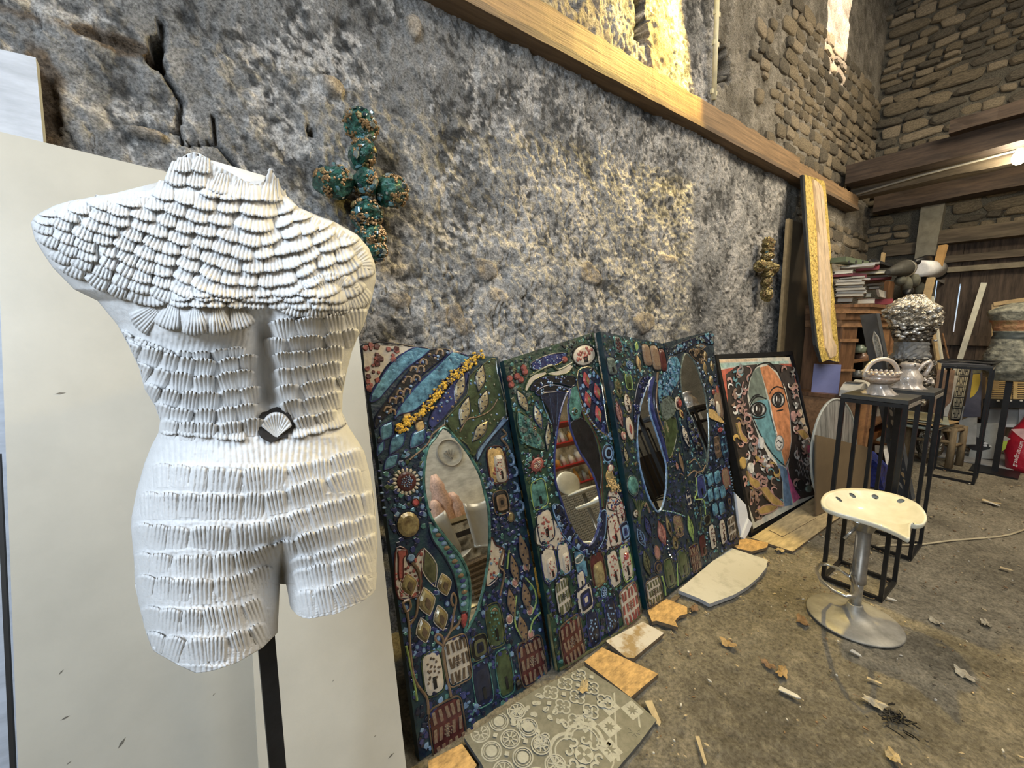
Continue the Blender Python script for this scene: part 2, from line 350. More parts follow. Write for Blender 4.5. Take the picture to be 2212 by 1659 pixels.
# ---- floor of packed earth
xs = np.concatenate([np.arange(XN, 0.2, 0.08), np.arange(0.2, 3.6, 0.011), 3.6 + np.cumsum(np.linspace(0.011, 0.045, 140))]); xs = np.append(xs[xs < XF], XF + .3)
ys = np.concatenate([np.arange(YR, -0.75, 0.06), np.arange(-0.75, 1.45, 0.011), np.arange(1.45, YW + .08, .04)])
U, V = np.meshgrid(xs, ys, indexing='ij')
wu = U + .08 * fbm(U, V, 2.5, 7); wv = V + .08 * fbm(U, V, 2.5, 9)
a = fbm(wu, wv, 1.1, 101, 3); b = fbm(wu, wv, 6, 111, 3); c = fbm(U, V, 28, 121, 3); e = np.abs(fbm(wu, wv, 9, 131, 3))
zf = 0.012 * a + 0.008 * b + 0.006 * c - 0.006 * (1 - sstep(0, .06, e))
g = 0.165 + .045 * a + .06 * b + .05 * c; C = np.stack([g * 1.14, g * 1.0, g * .74], -1)
patch = np.zeros_like(U)  # earth stains, plus the stool's soft shadow painted in at its right
for x, y, r in [(2100, 1430, .22), (2000, 1400, .16), (2030, 1130, .16), (1650, 1560, .3), (1950, 1530, .2), (2180, 1240, .3)]:
    p = fl(x, y); patch = np.maximum(patch, np.exp(-((U - p[0]) ** 2 + (V - p[1]) ** 2) / r ** 2 + 1.5 * b) * .34)
C *= (1 - np.clip(patch, 0, .5))[..., None]
pale = sstep(.15, .4, fbm(wu, wv, 14, 141, 4) + .3 * c)[..., None] * .35; C = C * (1 - pale) + pale * np.array([.27, .235, .17])
M_earth = attr_mat('packed_earth', 0.95, 0.8, 120.0, 0.4, 70.0, 0.008, 0.15)
floor = fast_mesh('floor', np.stack([U, V, zf - .006], -1).reshape(-1, 3), grid_faces(*U.shape), M_earth, label='packed brown earth floor littered with chips and leaves', kind='structure'); set_tone(floor, C.reshape(-1, 3))

# ---- the other two walls (seen in the mirrors) and the roof, with the gap that lets the sun strip in
def plain_wall(name, a, bv, step, label, tone):
    us = np.arange(a[0], a[1] + step, step); zz = np.arange(0, ZC + step, step); U, V = np.meshgrid(us, zz, indexing='ij')
    d = .05 * fbm(U, V, 2, 17, 3) + .03 * fbm(U, V, 8, 27, 3); m = np.abs(fbm(U, V, 4.5, 37, 3)); d -= .03 * (1 - sstep(0, .06, m))
    g = (1 + 1.2 * fbm(U, V, 6, 47, 3)) * (0.6 + .4 * sstep(0, .08, m)); C = g[..., None] * np.array(tone)
    Pn = np.stack([U, bv + d, V], -1) if name == 'wall_right' else np.stack([bv + d, U, V], -1)
    F = grid_faces(*U.shape); o = fast_mesh(name, Pn.reshape(-1, 3), F, M_plaster, kind='structure', label=label); set_tone(o, C.reshape(-1, 3)); return o
plain_wall('wall_right', (XN, XF), YR, .04, 'pale rubble wall opposite, seen in the mirrors', (.34, .29, .20))
plain_wall('wall_near', (YR, YW), XN, .06, 'rubble wall behind the camera', (.25, .22, .17))
SUND = unit((0.30, 0.72, -0.62))
so = bpy.data.objects['roof_sun']; so.rotation_euler = Vector(SUND).to_track_quat('-Z', 'Y').to_euler(); so.location = tuple(np.array((5.5, 1.8, 5)) - SUND * 6)
gap_px = [(1796, 0), (1796, 32), (1791, 61), (1786, 97), (1796, 122), (1798, 148), (1814, 151), (1827, 177), (1833, 158), (1830, 129), (1836, 97), (1841, 64), (1841, 32), (1847, 0), (1856, -40), (1800, -40)]
hole = []
for q in gap_px:
    p = ypl(*q, YW + .03); hole.append(p - SUND * (ZC - p[2]) / SUND[2] * 1.0 if False else p + SUND * ((ZC - p[2]) / SUND[2]))
bm = bmesh.new()
lo = [bm.verts.new(p) for p in ((XN - .3, YR - .3, ZC), (XF + .4, YR - .3, ZC), (XF + .4, YW + .4, ZC), (XN - .3, YW + .4, ZC))]; li = [bm.verts.new(tuple(p)) for p in hole]
ed = [bm.edges.new((l[i], l[(i + 1) % len(l)])) for l in (lo, li) for i in range(len(l))]
bmesh.ops.triangle_fill(bm, edges=ed, use_beauty=True)
me = bpy.data.meshes.new('ceiling'); bm.to_mesh(me); bm.free(); me.materials.append(mat('roof_boards', (.12, .09, .06), .85, var=.4, vs=3, stretch=(.3, 6, 1)))
ce = bpy.data.objects.new('ceiling', me); COL.objects.link(ce); tag(ce, 'dark boarded roof underside with one ragged gap', kind='structure')

# ---- plank rail on the left wall
M_pine = mat('old_pine', (0.25, 0.155, 0.078), 0.7, var=.35, vs=3.5, stretch=(.6, 8, 14), bump=.25, bs=12)
M_pine2 = mat('old_pine_edge', (0.15, 0.10, 0.06), 0.75, var=.35, vs=3.5, stretch=(.6, 8, 14), bump=.25, bs=12)
M_beam = mat('dark_beam', (0.055, 0.036, 0.024), 0.75, var=.5, vs=4, stretch=(6, .6, 6), bush=0) if False else mat('dark_beam', (0.055, 0.036, 0.024), 0.75, var=.5, vs=4, stretch=(6, .6, 6), bump=.3, bs=15)
M_beam2 = mat('worn_beam', (0.13, 0.10, 0.065), 0.8, var=.4, vs=4, stretch=(6, .6, 6), bump=.3, bs=15)
def wavy_plank(mb, x0, x1, y0, y1, z0, z1, mi=0, n=60, seed=1, amp=.006):
    rr = random.Random(seed); bot = []; ring = []
    for i in range(n + 1):
        x = x0 + (x1 - x0) * i / n; j = lambda: rr.uniform(-amp, amp)
        ring.append([(x, y0 + j() * .3, z0 + j() * .4), (x, y1, z0), (x, y1, z1 + j()), (x, y0 + j() * .3, z1 + j() * 1.5)])
    vs = [p for r in ring for p in r]; fs = [(i * 4 + k, i * 4 + (k + 1) % 4, i * 4 + 4 + (k + 1) % 4, i * 4 + 4 + k) for i in range(n) for k in range(4)]
    fs += [(3, 2, 1, 0), (n * 4, n * 4 + 1, n * 4 + 2, n * 4 + 3)]; mb.add(vs, fs, mi)
rail = thing('trim_1', (3.3, YW - .03, 2.82), 'long horizontal pine plank fixed along the left wall', None); tag(rail, kind='structure'); 
m = MB(); wavy_plank(m, .2, 4.66, YW - .075, YW + .03, 2.855, 3.012); m.build('plank', M_pine, rail)
m = MB(); wavy_plank(m, 4.66, 6.5, YW - .065, YW + .03, 2.85, 2.99, seed=4); m.build('plank', M_pine, rail)
m = MB(); wavy_plank(m, .2, 6.45, YW - .095, YW + .03, 2.822, 2.853, seed=2, n=80, amp=.003); m.build('ledge_strip', M_pine2, rail)

# ---- beams across the far end
def beam(n, x0, x1, z0, z1, y0, y1, label, m_, dz=0.0):
    b = MB(); k = 14; vs = []; rr = random.Random(n)
    for i in range(k + 1):
        y = y0 + (y1 - y0) * i / k; q = dz * i / k; j = lambda: rr.uniform(-.008, .008)
        vs += [(x0 + j(), y, z0 + q + j()), (x1, y, z0 + q), (x1, y, z1 + q), (x0 + j(), y, z1 + q + j())]
    fs = [(i * 4 + c, i * 4 + (c + 1) % 4, i * 4 + 4 + (c + 1) % 4, i * 4 + 4 + c) for i in range(k) for c in range(4)] + [(3, 2, 1, 0), (k * 4, k * 4 + 1, k * 4 + 2, k * 4 + 3)]
    b.add(vs, fs); return b.build('trim_%d' % n, m_, label=label, kind='structure')
beam(2, 6.12, 6.34, 3.07, 3.28, 1.78, -1.2, 'upper dark timber beam across the far end of the barn', M_beam, .10)
beam(3, 6.42, 6.62, 2.98, 3.20, 1.80, -1.2, 'brown middle timber beam behind the upper beam', M_beam2, .08)
beam(4, 7.05, 7.30, 2.90, 3.11, 1.72, -1.2, 'rear dark timber beam resting near the far stone wall', M_beam, .05)
beam(5, 6.0, 6.3, 3.30, 3.42, .95, -1.2, 'short dark timber lying on top of the upper beam', M_beam, .1)
# ================================================================ WHITE BOARDS BEHIND THE TORSO
def lean_plane(y0, y1, z1):
    """plane through the floor line y=y0 leaning back to y=y1 at height z1"""
    n = unit(np.cross([1, 0, 0], [0, y1 - y0, z1])); return np.array([0, y0, 0.0]), n
M_board = mat('cream_board', (0.46, 0.43, 0.36), 0.35, var=.05, vs=5, bump=.06, bs=160, dist=.002, spec=.45)
M_board_edge = mat('board_edge', (0.50, 0.45, 0.36), 0.7, var=.2, vs=60)
M_marble = mat('white_marble', (0.44, 0.46, 0.50), 0.35, var=.16, vs=7, ramp=(.3, .62), stretch=(1, 1, 4))
M_smudge = mat('dark_scuff', (0.14, 0.125, 0.10), 0.8)
pa = lean_plane(1.16, 1.66, 2.0); pb = lean_plane(1.04, 1.45, 1.7)
def zpx(plane, a, b, z):
    A = hit(*a, *plane); B = hit(*b, *plane); return A + (B - A) * ((z - A[2]) / (B[2] - A[2]))
def board3(name, P, n, th, label, cat, marks, plane, mats):
    n = n if n[1] < 0 else -n
    r = thing(name, (np.mean([p[0] for p in P]), np.mean([p[1] for p in P]), min(p[2] for p in P)), label, cat)
    b = MB(); b.slab([p - n * th for p in P], n, th - .002); b.build('core', mats[1], r)
    f = MB(); f.slab([p - n * .002 for p in P], n, .002); f.build('face', mats[0], r)
    for x, y, l, a in marks:
        k = MB(); c = hit(x, y, *plane); u = np.array([math.cos(a), 0, math.sin(a)]); u = unit(u - n * np.dot(u, n)); w = np.cross(n, u)
        k.slab([c - u * l, c + w * l * .3, c + u * l, c - w * l * .25], n, .0006); k.build('scuff_mark', M_smudge, r)
    return r
A_l, A_l2 = (0, 1080), (31, 1659)
tl = hit(-14, 281, *pa); trc = hit(520, 410, *pa)
Pa = [zpx(pa, A_l, A_l2, .012), zpx(pa, (545, 1100), (570, 1659), .012), trc, tl]
board3('leaning_board', Pa, pa[1], .02, 'large cream board leaning on the wall behind the white torso, at the left edge', 'board', [(60, 100, .0, 0), (132, 1452, .006, .8), (141, 1551, .008, .2), (263, 1605, .012, .9), (462, 1500, .004, .6), (149, 1648, .005, .4), (430, 395, .004, .3), (130, 850, .01, .1)][1:], pa, (M_board, M_board_edge))
Pb = [zpx(pb, (536, 1420), (553, 1659), .01), zpx(pb, (776, 690), (878, 1659), .01), hit(752, 520, *pb), hit(500, 560, *pb)]
board3('leaning_board', Pb, pb[1], .025, 'narrower off-white board leaning in front of the large one, behind the black torso pole', 'board', [(845, 1632, .01, .3), (720, 1470, .003, .7), (810, 1590, .004, .2)], pb, (M_board, M_board_edge))
# marble slab top left, behind the cream board
pm = lean_plane(1.30, 1.76, 2.2)
Pm = [hit(-60, 300, *pm), hit(96, 330, *pm), hit(77, 124, *pm), hit(-60, 92, *pm)]
Pm[0] = Pm[0] + (Pm[0] - Pm[3]) * 3.2; Pm[1] = Pm[1] + (Pm[1] - Pm[2]) * 3.2
sh = min(Pm[0][2], Pm[1][2]) - .01
for i, j in ((0, 3), (1, 2)): Pm[i] = Pm[j] + (Pm[i] - Pm[j]) * ((.01 - Pm[j][2]) / (Pm[i][2] - Pm[j][2]))
board3('marble_slab', Pm, pm[1], .03, 'grey-white veined marble slab showing above the cream board, top left', 'slab', [], pm, (M_marble, M_marble))
# the dark batten and pale lath at the lower left edge
Pk = [zpx(pa, (-7, 1000), (21, 1659), .012), zpx(pa, (3, 1080), (30, 1659), .012), hit(-2, 980, *pa), hit(-12, 980, *pa)]
nk = pa[1] if pa[1][1] < 0 else -pa[1]; m = MB(); m.slab([q - nk * .016 for q in Pk], nk, .012); m.build('batten', mat('black_batten', (.012, .011, .01), .6), label='thin black batten beside the cream board at the left edge', cat='batten')
# ================================================================ WHITE SHELL TORSO
TD = np.array([math.cos(YAW + math.radians(31.3)), math.sin(YAW + math.radians(31.3)), 0.0]); TP0 = TD * 0.80; TN = -TD
def interp(pts):
    a = np.array(pts, float); o = np.argsort(a[:, 0]); return lambda q: np.interp(q, a[o, 0], a[o, 1])
Lf = interp([(y, x) for x, y in [(205, 424), (190, 427), (150, 434), (120, 443), (95, 455), (76, 466), (66, 482), (76, 519), (95, 550), (114, 578), (160, 625), (211, 650), (253, 701), (278, 747), (300, 794), (312, 840), (335, 878), (346, 908), (342, 935), (327, 963), (312, 1001), (295, 1061), (284, 1117), (283, 1142), (289, 1206), (292, 1258)]])
Rf = interp([(y, x) for x, y in [(620, 422), (645, 448), (683, 464), (726, 481), (772, 507), (797, 536), (810, 570), (812, 604), (802, 650), (785, 705), (772, 730), (760, 760), (750, 798), (740, 850), (739, 891), (752, 920), (770, 948), (787, 976), (800, 1027), (809, 1078), (813, 1129), (815, 1176), (813, 1228), (812, 1260)]])
Bf = interp([(400, .045), (425, .058), (450, .072), (490, .088), (560, .11), (640, .125), (720, .13), (800, .115), (900, .10), (960, .105), (1050, .125), (1150, .13), (1245, .12), (1460, .10)])
def gs(x, y, cx, cy, sx, sy): return np.exp(-((x - cx) / sx) ** 2 - ((y - cy) / sy) ** 2)
def bulge(x, y, l, r):
    c = (l + r) / 2; w = (r - l) / 2; e = np.clip(np.abs((x - c) / w), 0, 1); q = (1 - e ** 2.3) ** 0.55
    b = Bf(y) * q
    sy1 = np.where(y < 690, 85, 48); sy2 = np.where(y < 665, 75, 48)
    b = b + q ** .5 * (.040 * gs(x, y, 432, 690, 78, sy1) + .036 * gs(x, y, 692, 660, 70, sy2))
    b = b - .030 * np.exp(-((x - 572 - (y - 780) * .05) / 22) ** 2) * sstep(660, 725, y) * (1 - sstep(850, 900, y))
    b = b - .016 * gs(x, y, 594, 915, 40, 34) + .014 * gs(x, y, 520, 1010, 130, 60)
    b = b - .020 * np.exp(-((x - 605) / 24) ** 2) * sstep(1150, 1245, y) * (y < 1250)
    b = b - .018 * gs(x, y, 600, 470, 26, 60) + .010 * gs(x, y, 420, 430, 60, 40)
    return np.maximum(b, 0)
LL_ = interp([(1150, 287), (1236, 290), (1300, 298), (1350, 310), (1400, 325), (1460, 350)])
def bulge_all(x, y, l, r):
    b = bulge(x, y, l, r); k = sstep(1140, 1255, y)
    lo = x < 609; ll = np.where(lo, LL_(y), 611.); rr_ = np.where(lo, 607., 815.); e = np.clip(np.abs((x - (ll + rr_) / 2) / ((rr_ - ll) / 2)), 0, 1)
    return b * (1 - k) + k * np.where(lo, .115, .095) * (1 - e ** 2.2) ** .55
def foot(x, y):
    d = RT * ((np.asarray(x, float)[..., None] - W / 2) / FPX) - UP * ((np.asarray(y, float)[..., None] - H / 2) / FPX) + FW
    t = np.dot(TP0 - CAM, TN) / (d @ TN); return d, t
def tsurf(x, y, lift=0.0, l=None, r=None):
    x = np.asarray(x, float); y = np.asarray(y, float)
    if l is None: l, r = Lf(y), Rf(y)
    b = bulge_all(x, y, l, r) + lift; d, t = foot(x, y)
    return CAM + d * (t * (1 - b / np.abs((TP0 - CAM) @ TN)))[..., None], b
relief = lambda x, y: .0022 * fbm(x, y, 1 / 26., 201, 3) + .0012 * fbm(x, y, 1 / 8., 211, 2)
def hip_lines(x, y):
    """low ridges between the shell rows of the hips, with vertical ribbing"""
    w = sstep(925, 955, y); yy = y + np.where(x > 590, (x - 590) * .30 * sstep(1040, 1180, y), 0) + 6 * fbm(x, y, 1 / 60., 221, 2)
    ph = (yy - 940) / 62.0; fr = ph - np.floor(ph)
    ridge = np.exp(-((fr - .08) / .06) ** 2) + np.exp(-((fr - 1.08) / .06) ** 2)
    row = np.floor(ph); rib = np.abs(np.sin((x + 9 * np.sin(row * 2.7) + (fr - .5) * 8 * np.sin(x / 31. + row * 4)) * math.pi / 12.5))
    grow = .5 + .5 * np.sin(yy * 1.1)
    return w * (.0020 * ridge * (.6 + .8 * vn(x, y, 1 / 9., 231)) + .0021 * rib * (.75 + .25 * grow) + .002 * (1 - fr) * .8)
def ribs_general(x, y):
    return (1 - sstep(925, 955, y)) * (.0016 * np.abs(np.sin(x * math.pi / 12.0 + 2 * np.sin(y / 30.))))
def segment(X, Y, l, r, cap0=False, cap1=False, out=None):
    """rows of front points (X,Y pixel grids) closed by a shallower back"""
    n, m = X.shape; lift = relief(X, Y) + hip_lines(X, Y) + ribs_general(X, Y)
    e = np.clip(np.abs((X - (l + r) / 2) / ((r - l) / 2)), 0, 1); lift = lift * (1 - e ** 8)
    Fp, b = tsurf(X, Y, lift, l, r)
    step = 6; idx = list(range(m - 1 - step, step - 1, -step)); nrm = TN
    Bk = Fp[:, idx] - nrm * ((b[:, idx]) * 1.72)[..., None]
    ring = np.concatenate([Fp, Bk], 1); k = ring.shape[1]
    vs = ring.reshape(-1, 3); i = np.arange(n - 1)[:, None]; j = np.arange(k)[None, :]
    fs = np.stack([i * k + j, (i + 1) * k + j, (i + 1) * k + (j + 1) % k, i * k + (j + 1) % k], -1).reshape(-1, 4).tolist()
    if cap1: fs.append(tuple((n - 1) * k + q for q in range(k - 1, -1, -1)))
    if cap0: fs.append(tuple(range(k)))
    base = len(out[0]); out[0].extend(vs.tolist()); out[1].extend([tuple(base + q for q in f) for f in fs])
out = ([], [])
ee = np.sin(np.linspace(-math.pi / 2, math.pi / 2, 240)) * .35 + np.linspace(-1, 1, 240) * .65
Y = np.concatenate([np.linspace(425, 500, 50), np.linspace(502, 1262, 330)])[:, None] * np.ones((1, 240))
l, r = Lf(Y), Rf(Y); X = (l + r) / 2 + (r - l) / 2 * ee[None]
segment(X, Y, l, r, cap1=True, out=out)
# neck collar and shoulder slopes
Tf = interp([(205, 424), (274, 414), (329, 412), (350, 401), (361, 380), (371, 363), (392, 340), (405, 332), (418, 329), (430, 331), (443, 338), (462, 353), (506, 377), (544, 398), (560, 396), (572, 390), (577, 370), (583, 362), (589, 368), (594, 380), (603, 398), (620, 423)])
t = np.linspace(0, 1, 44)[:, None]; x0 = 205 + (620 - 205) * (ee + 1) / 2; x0 = np.concatenate([x0])[None] * np.ones((44, 1))
X = x0; Y = Tf(X) + (432 - Tf(X)) * t; Y = np.minimum(Y, 432); l = np.full_like(X, 200.); r = np.full_like(X, 625.)
segment(X, Y, l, r, cap0=True, out=out)
# thighs
for l0, l1, r0, r1, bot in ((290, 338, 606, 600, [(290, 1340), (305, 1375), (320, 1398), (342, 1413), (385, 1437), (423, 1454), (450, 1451), (470, 1446), (513, 1431), (568, 1399), (600, 1366), (610, 1340)]), (612, 626, 815, 811, [(600, 1290), (622, 1300), (630, 1316), (641, 1328), (655, 1335), (667, 1337), (726, 1326), (782, 1300), (805, 1283), (814, 1268)])):
    n = 110; t = np.linspace(0, 1, n)[:, None]; lf = interp([(0, l0), (1, l1)]); rf = interp([(0, r0), (1, r1)])
    if l0 < 400: lf = interp([(0, 290), (.3, 292), (.55, 300), (.8, 312), (1, 330)])
    l = lf(t) * np.ones((1, 240)); r = rf(t) * np.ones((1, 240)); X = (l + r) / 2 + (r - l) / 2 * ee[None]
    bf = interp(bot); Y = 1236 + (bf(X) - 1236) * t; segment(X, Y, l, r, cap1=True, out=out)
M_white = mat('white_plaster', (0.60, 0.595, 0.585), 0.62, var=.05, vs=30, bump=.35, bs=220, dist=.0022, spec=.35)
torso = thing('torso_sculpture', (TP0[0], TP0[1], 0), 'white plaster female torso covered in rows of ribbed scallop shells on a black pole', 'sculpture')
mkobj('body', np.array(out[0]), out[1], M_white, torso, True)
BotL = interp([(290, 1340), (305, 1375), (320, 1398), (342, 1413), (385, 1437), (423, 1454), (450, 1451), (470, 1446), (513, 1431), (568, 1399), (600, 1366)]); BotR = interp([(612, 1290), (622, 1300), (641, 1328), (667, 1337), (726, 1326), (782, 1300), (814, 1268)])
# single shells, each bent to the body
shell_n = [0]
def shell(px, py, dx, dy, L, w0, w1, h=.009, ribs=7, tilt=1.0, na=2, nb=7, curl=.14):
    d = np.array([dx, dy], float); d /= np.hypot(*d); tv = np.array([-d[1], d[0]])
    A = np.linspace(-1, 1, ribs * 2 * na + 1); B = np.linspace(0, 1, nb)
    a, b = np.meshgrid(A, B, indexing='ij'); jit = R.uniform(-.06, .06)
    bb = b * (1 - curl * a ** 2 + .035 * np.abs(np.sin(a * ribs * math.pi / 2)) * b)
    wid = w0 + (w1 - w0) * b ** .9; lat = a * wid / 2 * (1 + jit * a)
    x = px + d[0] * bb * L + tv[0] * lat; y = py + d[1] * bb * L + tv[1] * lat
    rib = np.abs(np.cos(a * ribs * math.pi / 2)) ** .7
    hh = .0015 + h * (b ** 1.3) * tilt + .0036 * rib * (.35 + .65 * b) * (1 + .25 * np.sin(b * 22 + jit * 60)) + .0014 * fbm(x, y, 1 / 6., 301 + shell_n[0] % 17, 2)
    hh = hh * (1 - .75 * np.abs(a) ** 6)
    l, r = np.where(y > 1240, np.where(px < 609, LL_(y), 613.), Lf(y)), np.where(y > 1240, np.where(px < 609, 605., 813.), Rf(y))
    if (x.min() < np.min(l) - 30) and shell_n[0] < 0: return
    x = np.clip(x, l + 2, r - 2); y = np.where(y > 1240, np.minimum(y, np.where(x < 609, BotL(x), BotR(x)) - 4), y)
    P, _ = tsurf(x, y, hh); Q, _ = tsurf(x[:, -1] - d[0] * 2, y[:, -1] - d[1] * 2, -.004); S0, _ = tsurf(x[0], y[0], -.004); S1, _ = tsurf(x[-1], y[-1], -.004)
    na_, nb_ = a.shape; V = np.concatenate([P.reshape(-1, 3), Q, S0, S1]); F = grid_faces(na_, nb_).tolist(); o = na_ * nb_
    F += [(i * nb_ + nb_ - 1, (i + 1) * nb_ + nb_ - 1, o + i + 1, o + i) for i in range(na_ - 1)]
    o2 = o + na_; F += [(j, j + 1, o2 + j + 1, o2 + j) for j in range(nb_ - 1)]; o3 = o2 + nb_; e0 = (na_ - 1) * nb_; F += [(e0 + j + 1, e0 + j, o3 + j, o3 + j + 1) for j in range(nb_ - 1)]
    mkobj('shell', V, F, M_white, torso, True); shell_n[0] += 1
def row(pts, L, w, up, h=.009, fan=.62, ribs=6, skip=None, tilt=1.0):
    """shells side by side along a traced free edge; up=-1 edge points up, +1 edge points down"""
    P = np.array(pts, float); seg = np.hypot(*np.diff(P, axis=0).T); cum = np.concatenate([[0], np.cumsum(seg)]); s = w * .35
    while s < cum[-1]:
        ww = w * R.uniform(.85, 1.2); x = np.interp(s, cum, P[:, 0]); y = np.interp(s, cum, P[:, 1]); x2 = np.interp(min(s + 6, cum[-1]), cum, P[:, 0]); y2 = np.interp(min(s + 6, cum[-1]), cum, P[:, 1]); x1 = np.interp(max(s - 6, 0), cum, P[:, 0]); y1 = np.interp(max(s - 6, 0), cum, P[:, 1])
        t = np.array([x2 - x1, y2 - y1]); t /= np.hypot(*t) + 1e-9; n = np.array([-t[1], t[0]]); n = n * np.sign(n[1]) * up
        a = R.uniform(-.12, .12); n = np.array([n[0] * math.cos(a) - n[1] * math.sin(a), n[0] * math.sin(a) + n[1] * math.cos(a)]); LL = L * R.uniform(.9, 1.15)
        bx = x - n[0] * LL; top = Tf(bx) if 205 < bx < 620 else np.interp(bx, [65, 76, 135, 205, 620, 645, 683, 726, 772, 797, 812], [481, 465, 435, 424, 424, 448, 464, 481, 507, 536, 604])
        if y - n[1] * LL < top + 3 and up > 0: LL = (y - top - 3) / max(n[1], .3)
        if LL < 14: s += ww * .93; continue
        inside = Lf(y) + 6 < x < Rf(y) - 4 and not (y < 425 and not (y > Tf(x) + 8))
        if inside and not (skip and skip(x, y)): shell(x - n[0] * LL, y - n[1] * LL, n[0], n[1], LL, ww * fan, ww * 1.04, h, max(3, int(round(ribs * ww / w))), tilt)
        s += ww * .93
# chest: necklace rows hanging from the collar, free edge downwards
for k in range(11):
    yc = 437 + k * 31; sl = .20 + .022 * k; sr = .40 + .008 * k
    xs_ = np.linspace(72, 812, 60); cx = 560
    yy = np.where(xs_ < cx, yc - sl * (np.sqrt((cx - xs_) ** 2 + 60 ** 2) - 60), yc - sr * (np.sqrt((xs_ - cx) ** 2 + 60 ** 2) - 60)) + 3 * np.sin(xs_ / 23. + k)
    pts = [(x, y) for x, y in zip(xs_, yy) if y > 418 and Lf(y) < x < Rf(y) and (k < 8 or x < 400 - 40 * (k - 8) or (x > 700 + 25 * (k - 8)))]
    if len(pts) < 3: continue
    row(pts, 44, 50, +1, h=.0105, fan=.66, ribs=5)
# collar shells
row([(362, 400), (420, 404), (480, 420), (540, 436)], 46, 46, +1, h=.007, ribs=5); row([(380, 372), (430, 372), (470, 388)], 38, 42, +1, h=.006, ribs=5)
row([(585, 430), (606, 432), (630, 452)], 54, 26, +1, h=.007, ribs=3)
row([(640, 452), (690, 474), (740, 496), (780, 524), (804, 560), (809, 600), (803, 645), (788, 700)], 34, 32, -1, h=.008, ribs=4)
row([(92, 484), (135, 455), (190, 444), (270, 432), (345, 424)], 34, 42, -1, h=.007, ribs=5)
row([(262, 728), (300, 740), (350, 752), (420, 760), (520, 748)], 34, 46, -1, h=.012, ribs=5)
# bust: fans around each breast
for x, y, dx, dy in [(330, 690, -.6, .5), (372, 700, -.3, 1), (420, 712, 0, 1), (470, 712, .2, 1), (512, 700, .35, 1), (640, 672, -.3, 1), (684, 676, -.05, 1), (728, 668, .2, 1), (766, 650, .5, .9)]:
    shell(x - dx * 10, y - dy * 46, dx, dy, 58, 26, 60, .012, 7, .9)
for a in range(5): shell(700 + 8 * a, 640, math.cos(-2.5 + .5 * a), math.sin(-2.5 + .5 * a), 50, 14, 34, .009, 5)
row([(590, 690), (640, 686), (700, 684), (770, 668)], 48, 52, -1, h=.010, ribs=6)
# belly rows, free edge upwards
left = [[(266, 736), (330, 752), (400, 772), (470, 776), (545, 764)], [(292, 780), (360, 800), (440, 810), (545, 796)], [(314, 826), (380, 844), (460, 846), (550, 834)], [(334, 868), (400, 884), (470, 882), (556, 868)], [(350, 905), (410, 912), (480, 914), (555, 902)]]
right = [[(580, 730), (640, 726), (700, 722), (768, 708)], [(592, 762), (650, 758), (752, 742)], [(594, 796), (660, 790), (750, 776)], [(604, 832), (660, 826), (744, 808)], [(612, 866), (670, 858), (738, 842)], [(640, 902), (690, 892), (738, 878)]]
for p in left: row(p, 42, 46, -1, h=.018, fan=.8, ribs=5, tilt=1.15)
for p in right: row(p, 38, 42, -1, h=.016, fan=.8, ribs=5, tilt=1.1)
row([(262, 712), (300, 730), (340, 745)], 36, 40, -1, h=.009, ribs=4)
row([(346, 938), (420, 944), (500, 952), (548, 955)], 40, 42, +1, h=.008, fan=.8, ribs=5)
row([(640, 948), (690, 936), (745, 920)], 40, 40, +1, h=.006, fan=.8, ribs=5)
# hips and thighs, low shells with upward edges
hip = [[(335, 1000), (420, 1006), (520, 1012), (620, 1006), (700, 990), (795, 960)], [(305, 1062), (400, 1066), (500, 1068), (590, 1062), (690, 1032), (805, 1000)], [(292, 1128), (390, 1138), (490, 1136), (575, 1126), (690, 1088), (810, 1058)], [(294, 1192), (400, 1200), (500, 1196), (580, 1178), (690, 1142), (812, 1108)], [(298, 1240), (400, 1252), (500, 1246), (590, 1216), (700, 1190), (812, 1150)]]
hip += [[(306, 1308), (400, 1318), (500, 1308), (585, 1284)], [(318, 1362), (400, 1380), (480, 1376), (590, 1334)], [(632, 1232), (720, 1212), (806, 1186)], [(640, 1278), (720, 1264), (800, 1236)]]
for p in hip: row(p, 52, 46, -1, h=.0075, fan=.92, ribs=5, tilt=.8, skip=lambda x, y: y > 1195 and 585 < x < 632)
# navel shell over a near-black sheet painting the recess shade, pole and foot plate
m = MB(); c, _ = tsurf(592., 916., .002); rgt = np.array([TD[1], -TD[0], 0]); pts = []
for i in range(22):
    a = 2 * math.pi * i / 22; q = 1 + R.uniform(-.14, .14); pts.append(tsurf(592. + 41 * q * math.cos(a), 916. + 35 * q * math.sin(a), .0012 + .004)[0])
m.slab(pts, TN, .003); m.build('navel_shade', mat('crevice_shade', (.02, .017, .015), .9), torso)
a, b = np.meshgrid(np.linspace(-1, 1, 61), np.linspace(0, 1, 14), indexing='ij')
th = a * 1.15; X = 597 - np.sin(th) * 38 * b * -1 ; Y = 940 - np.cos(th) * 50 * b + 6 * (1 - b)
hh = .008 + .014 * np.sin(np.clip(b, 0, 1) * math.pi * .62) * (1 - .5 * a ** 2) + .0026 * np.abs(np.cos(a * 11 * math.pi / 2)) * b - .010 * (b > .97)
Pn, _ = tsurf(X, Y, hh); mkobj('navel_shell', Pn.reshape(-1, 3), grid_faces(61, 14).tolist(), M_white, torso, True)
M_black = mat('black_steel', (0.012, 0.012, 0.013), 0.42, metal=.3, var=.3, vs=25, bump=.05, bs=90)
pt = hit(578, 1420, TP0 - TN * .03, TN); m = MB(); m.box((pt[0] - .0135, pt[1] - .0135, .012), (pt[0] + .0135, pt[1] + .0135, 1.05)); m.build('pole', M_black, torso)
m = MB(); m.box((pt[0] - .16, pt[1] - .13, .001), (pt[0] + .16, pt[1] + .13, .012)); m.build('base_plate', M_black, torso)
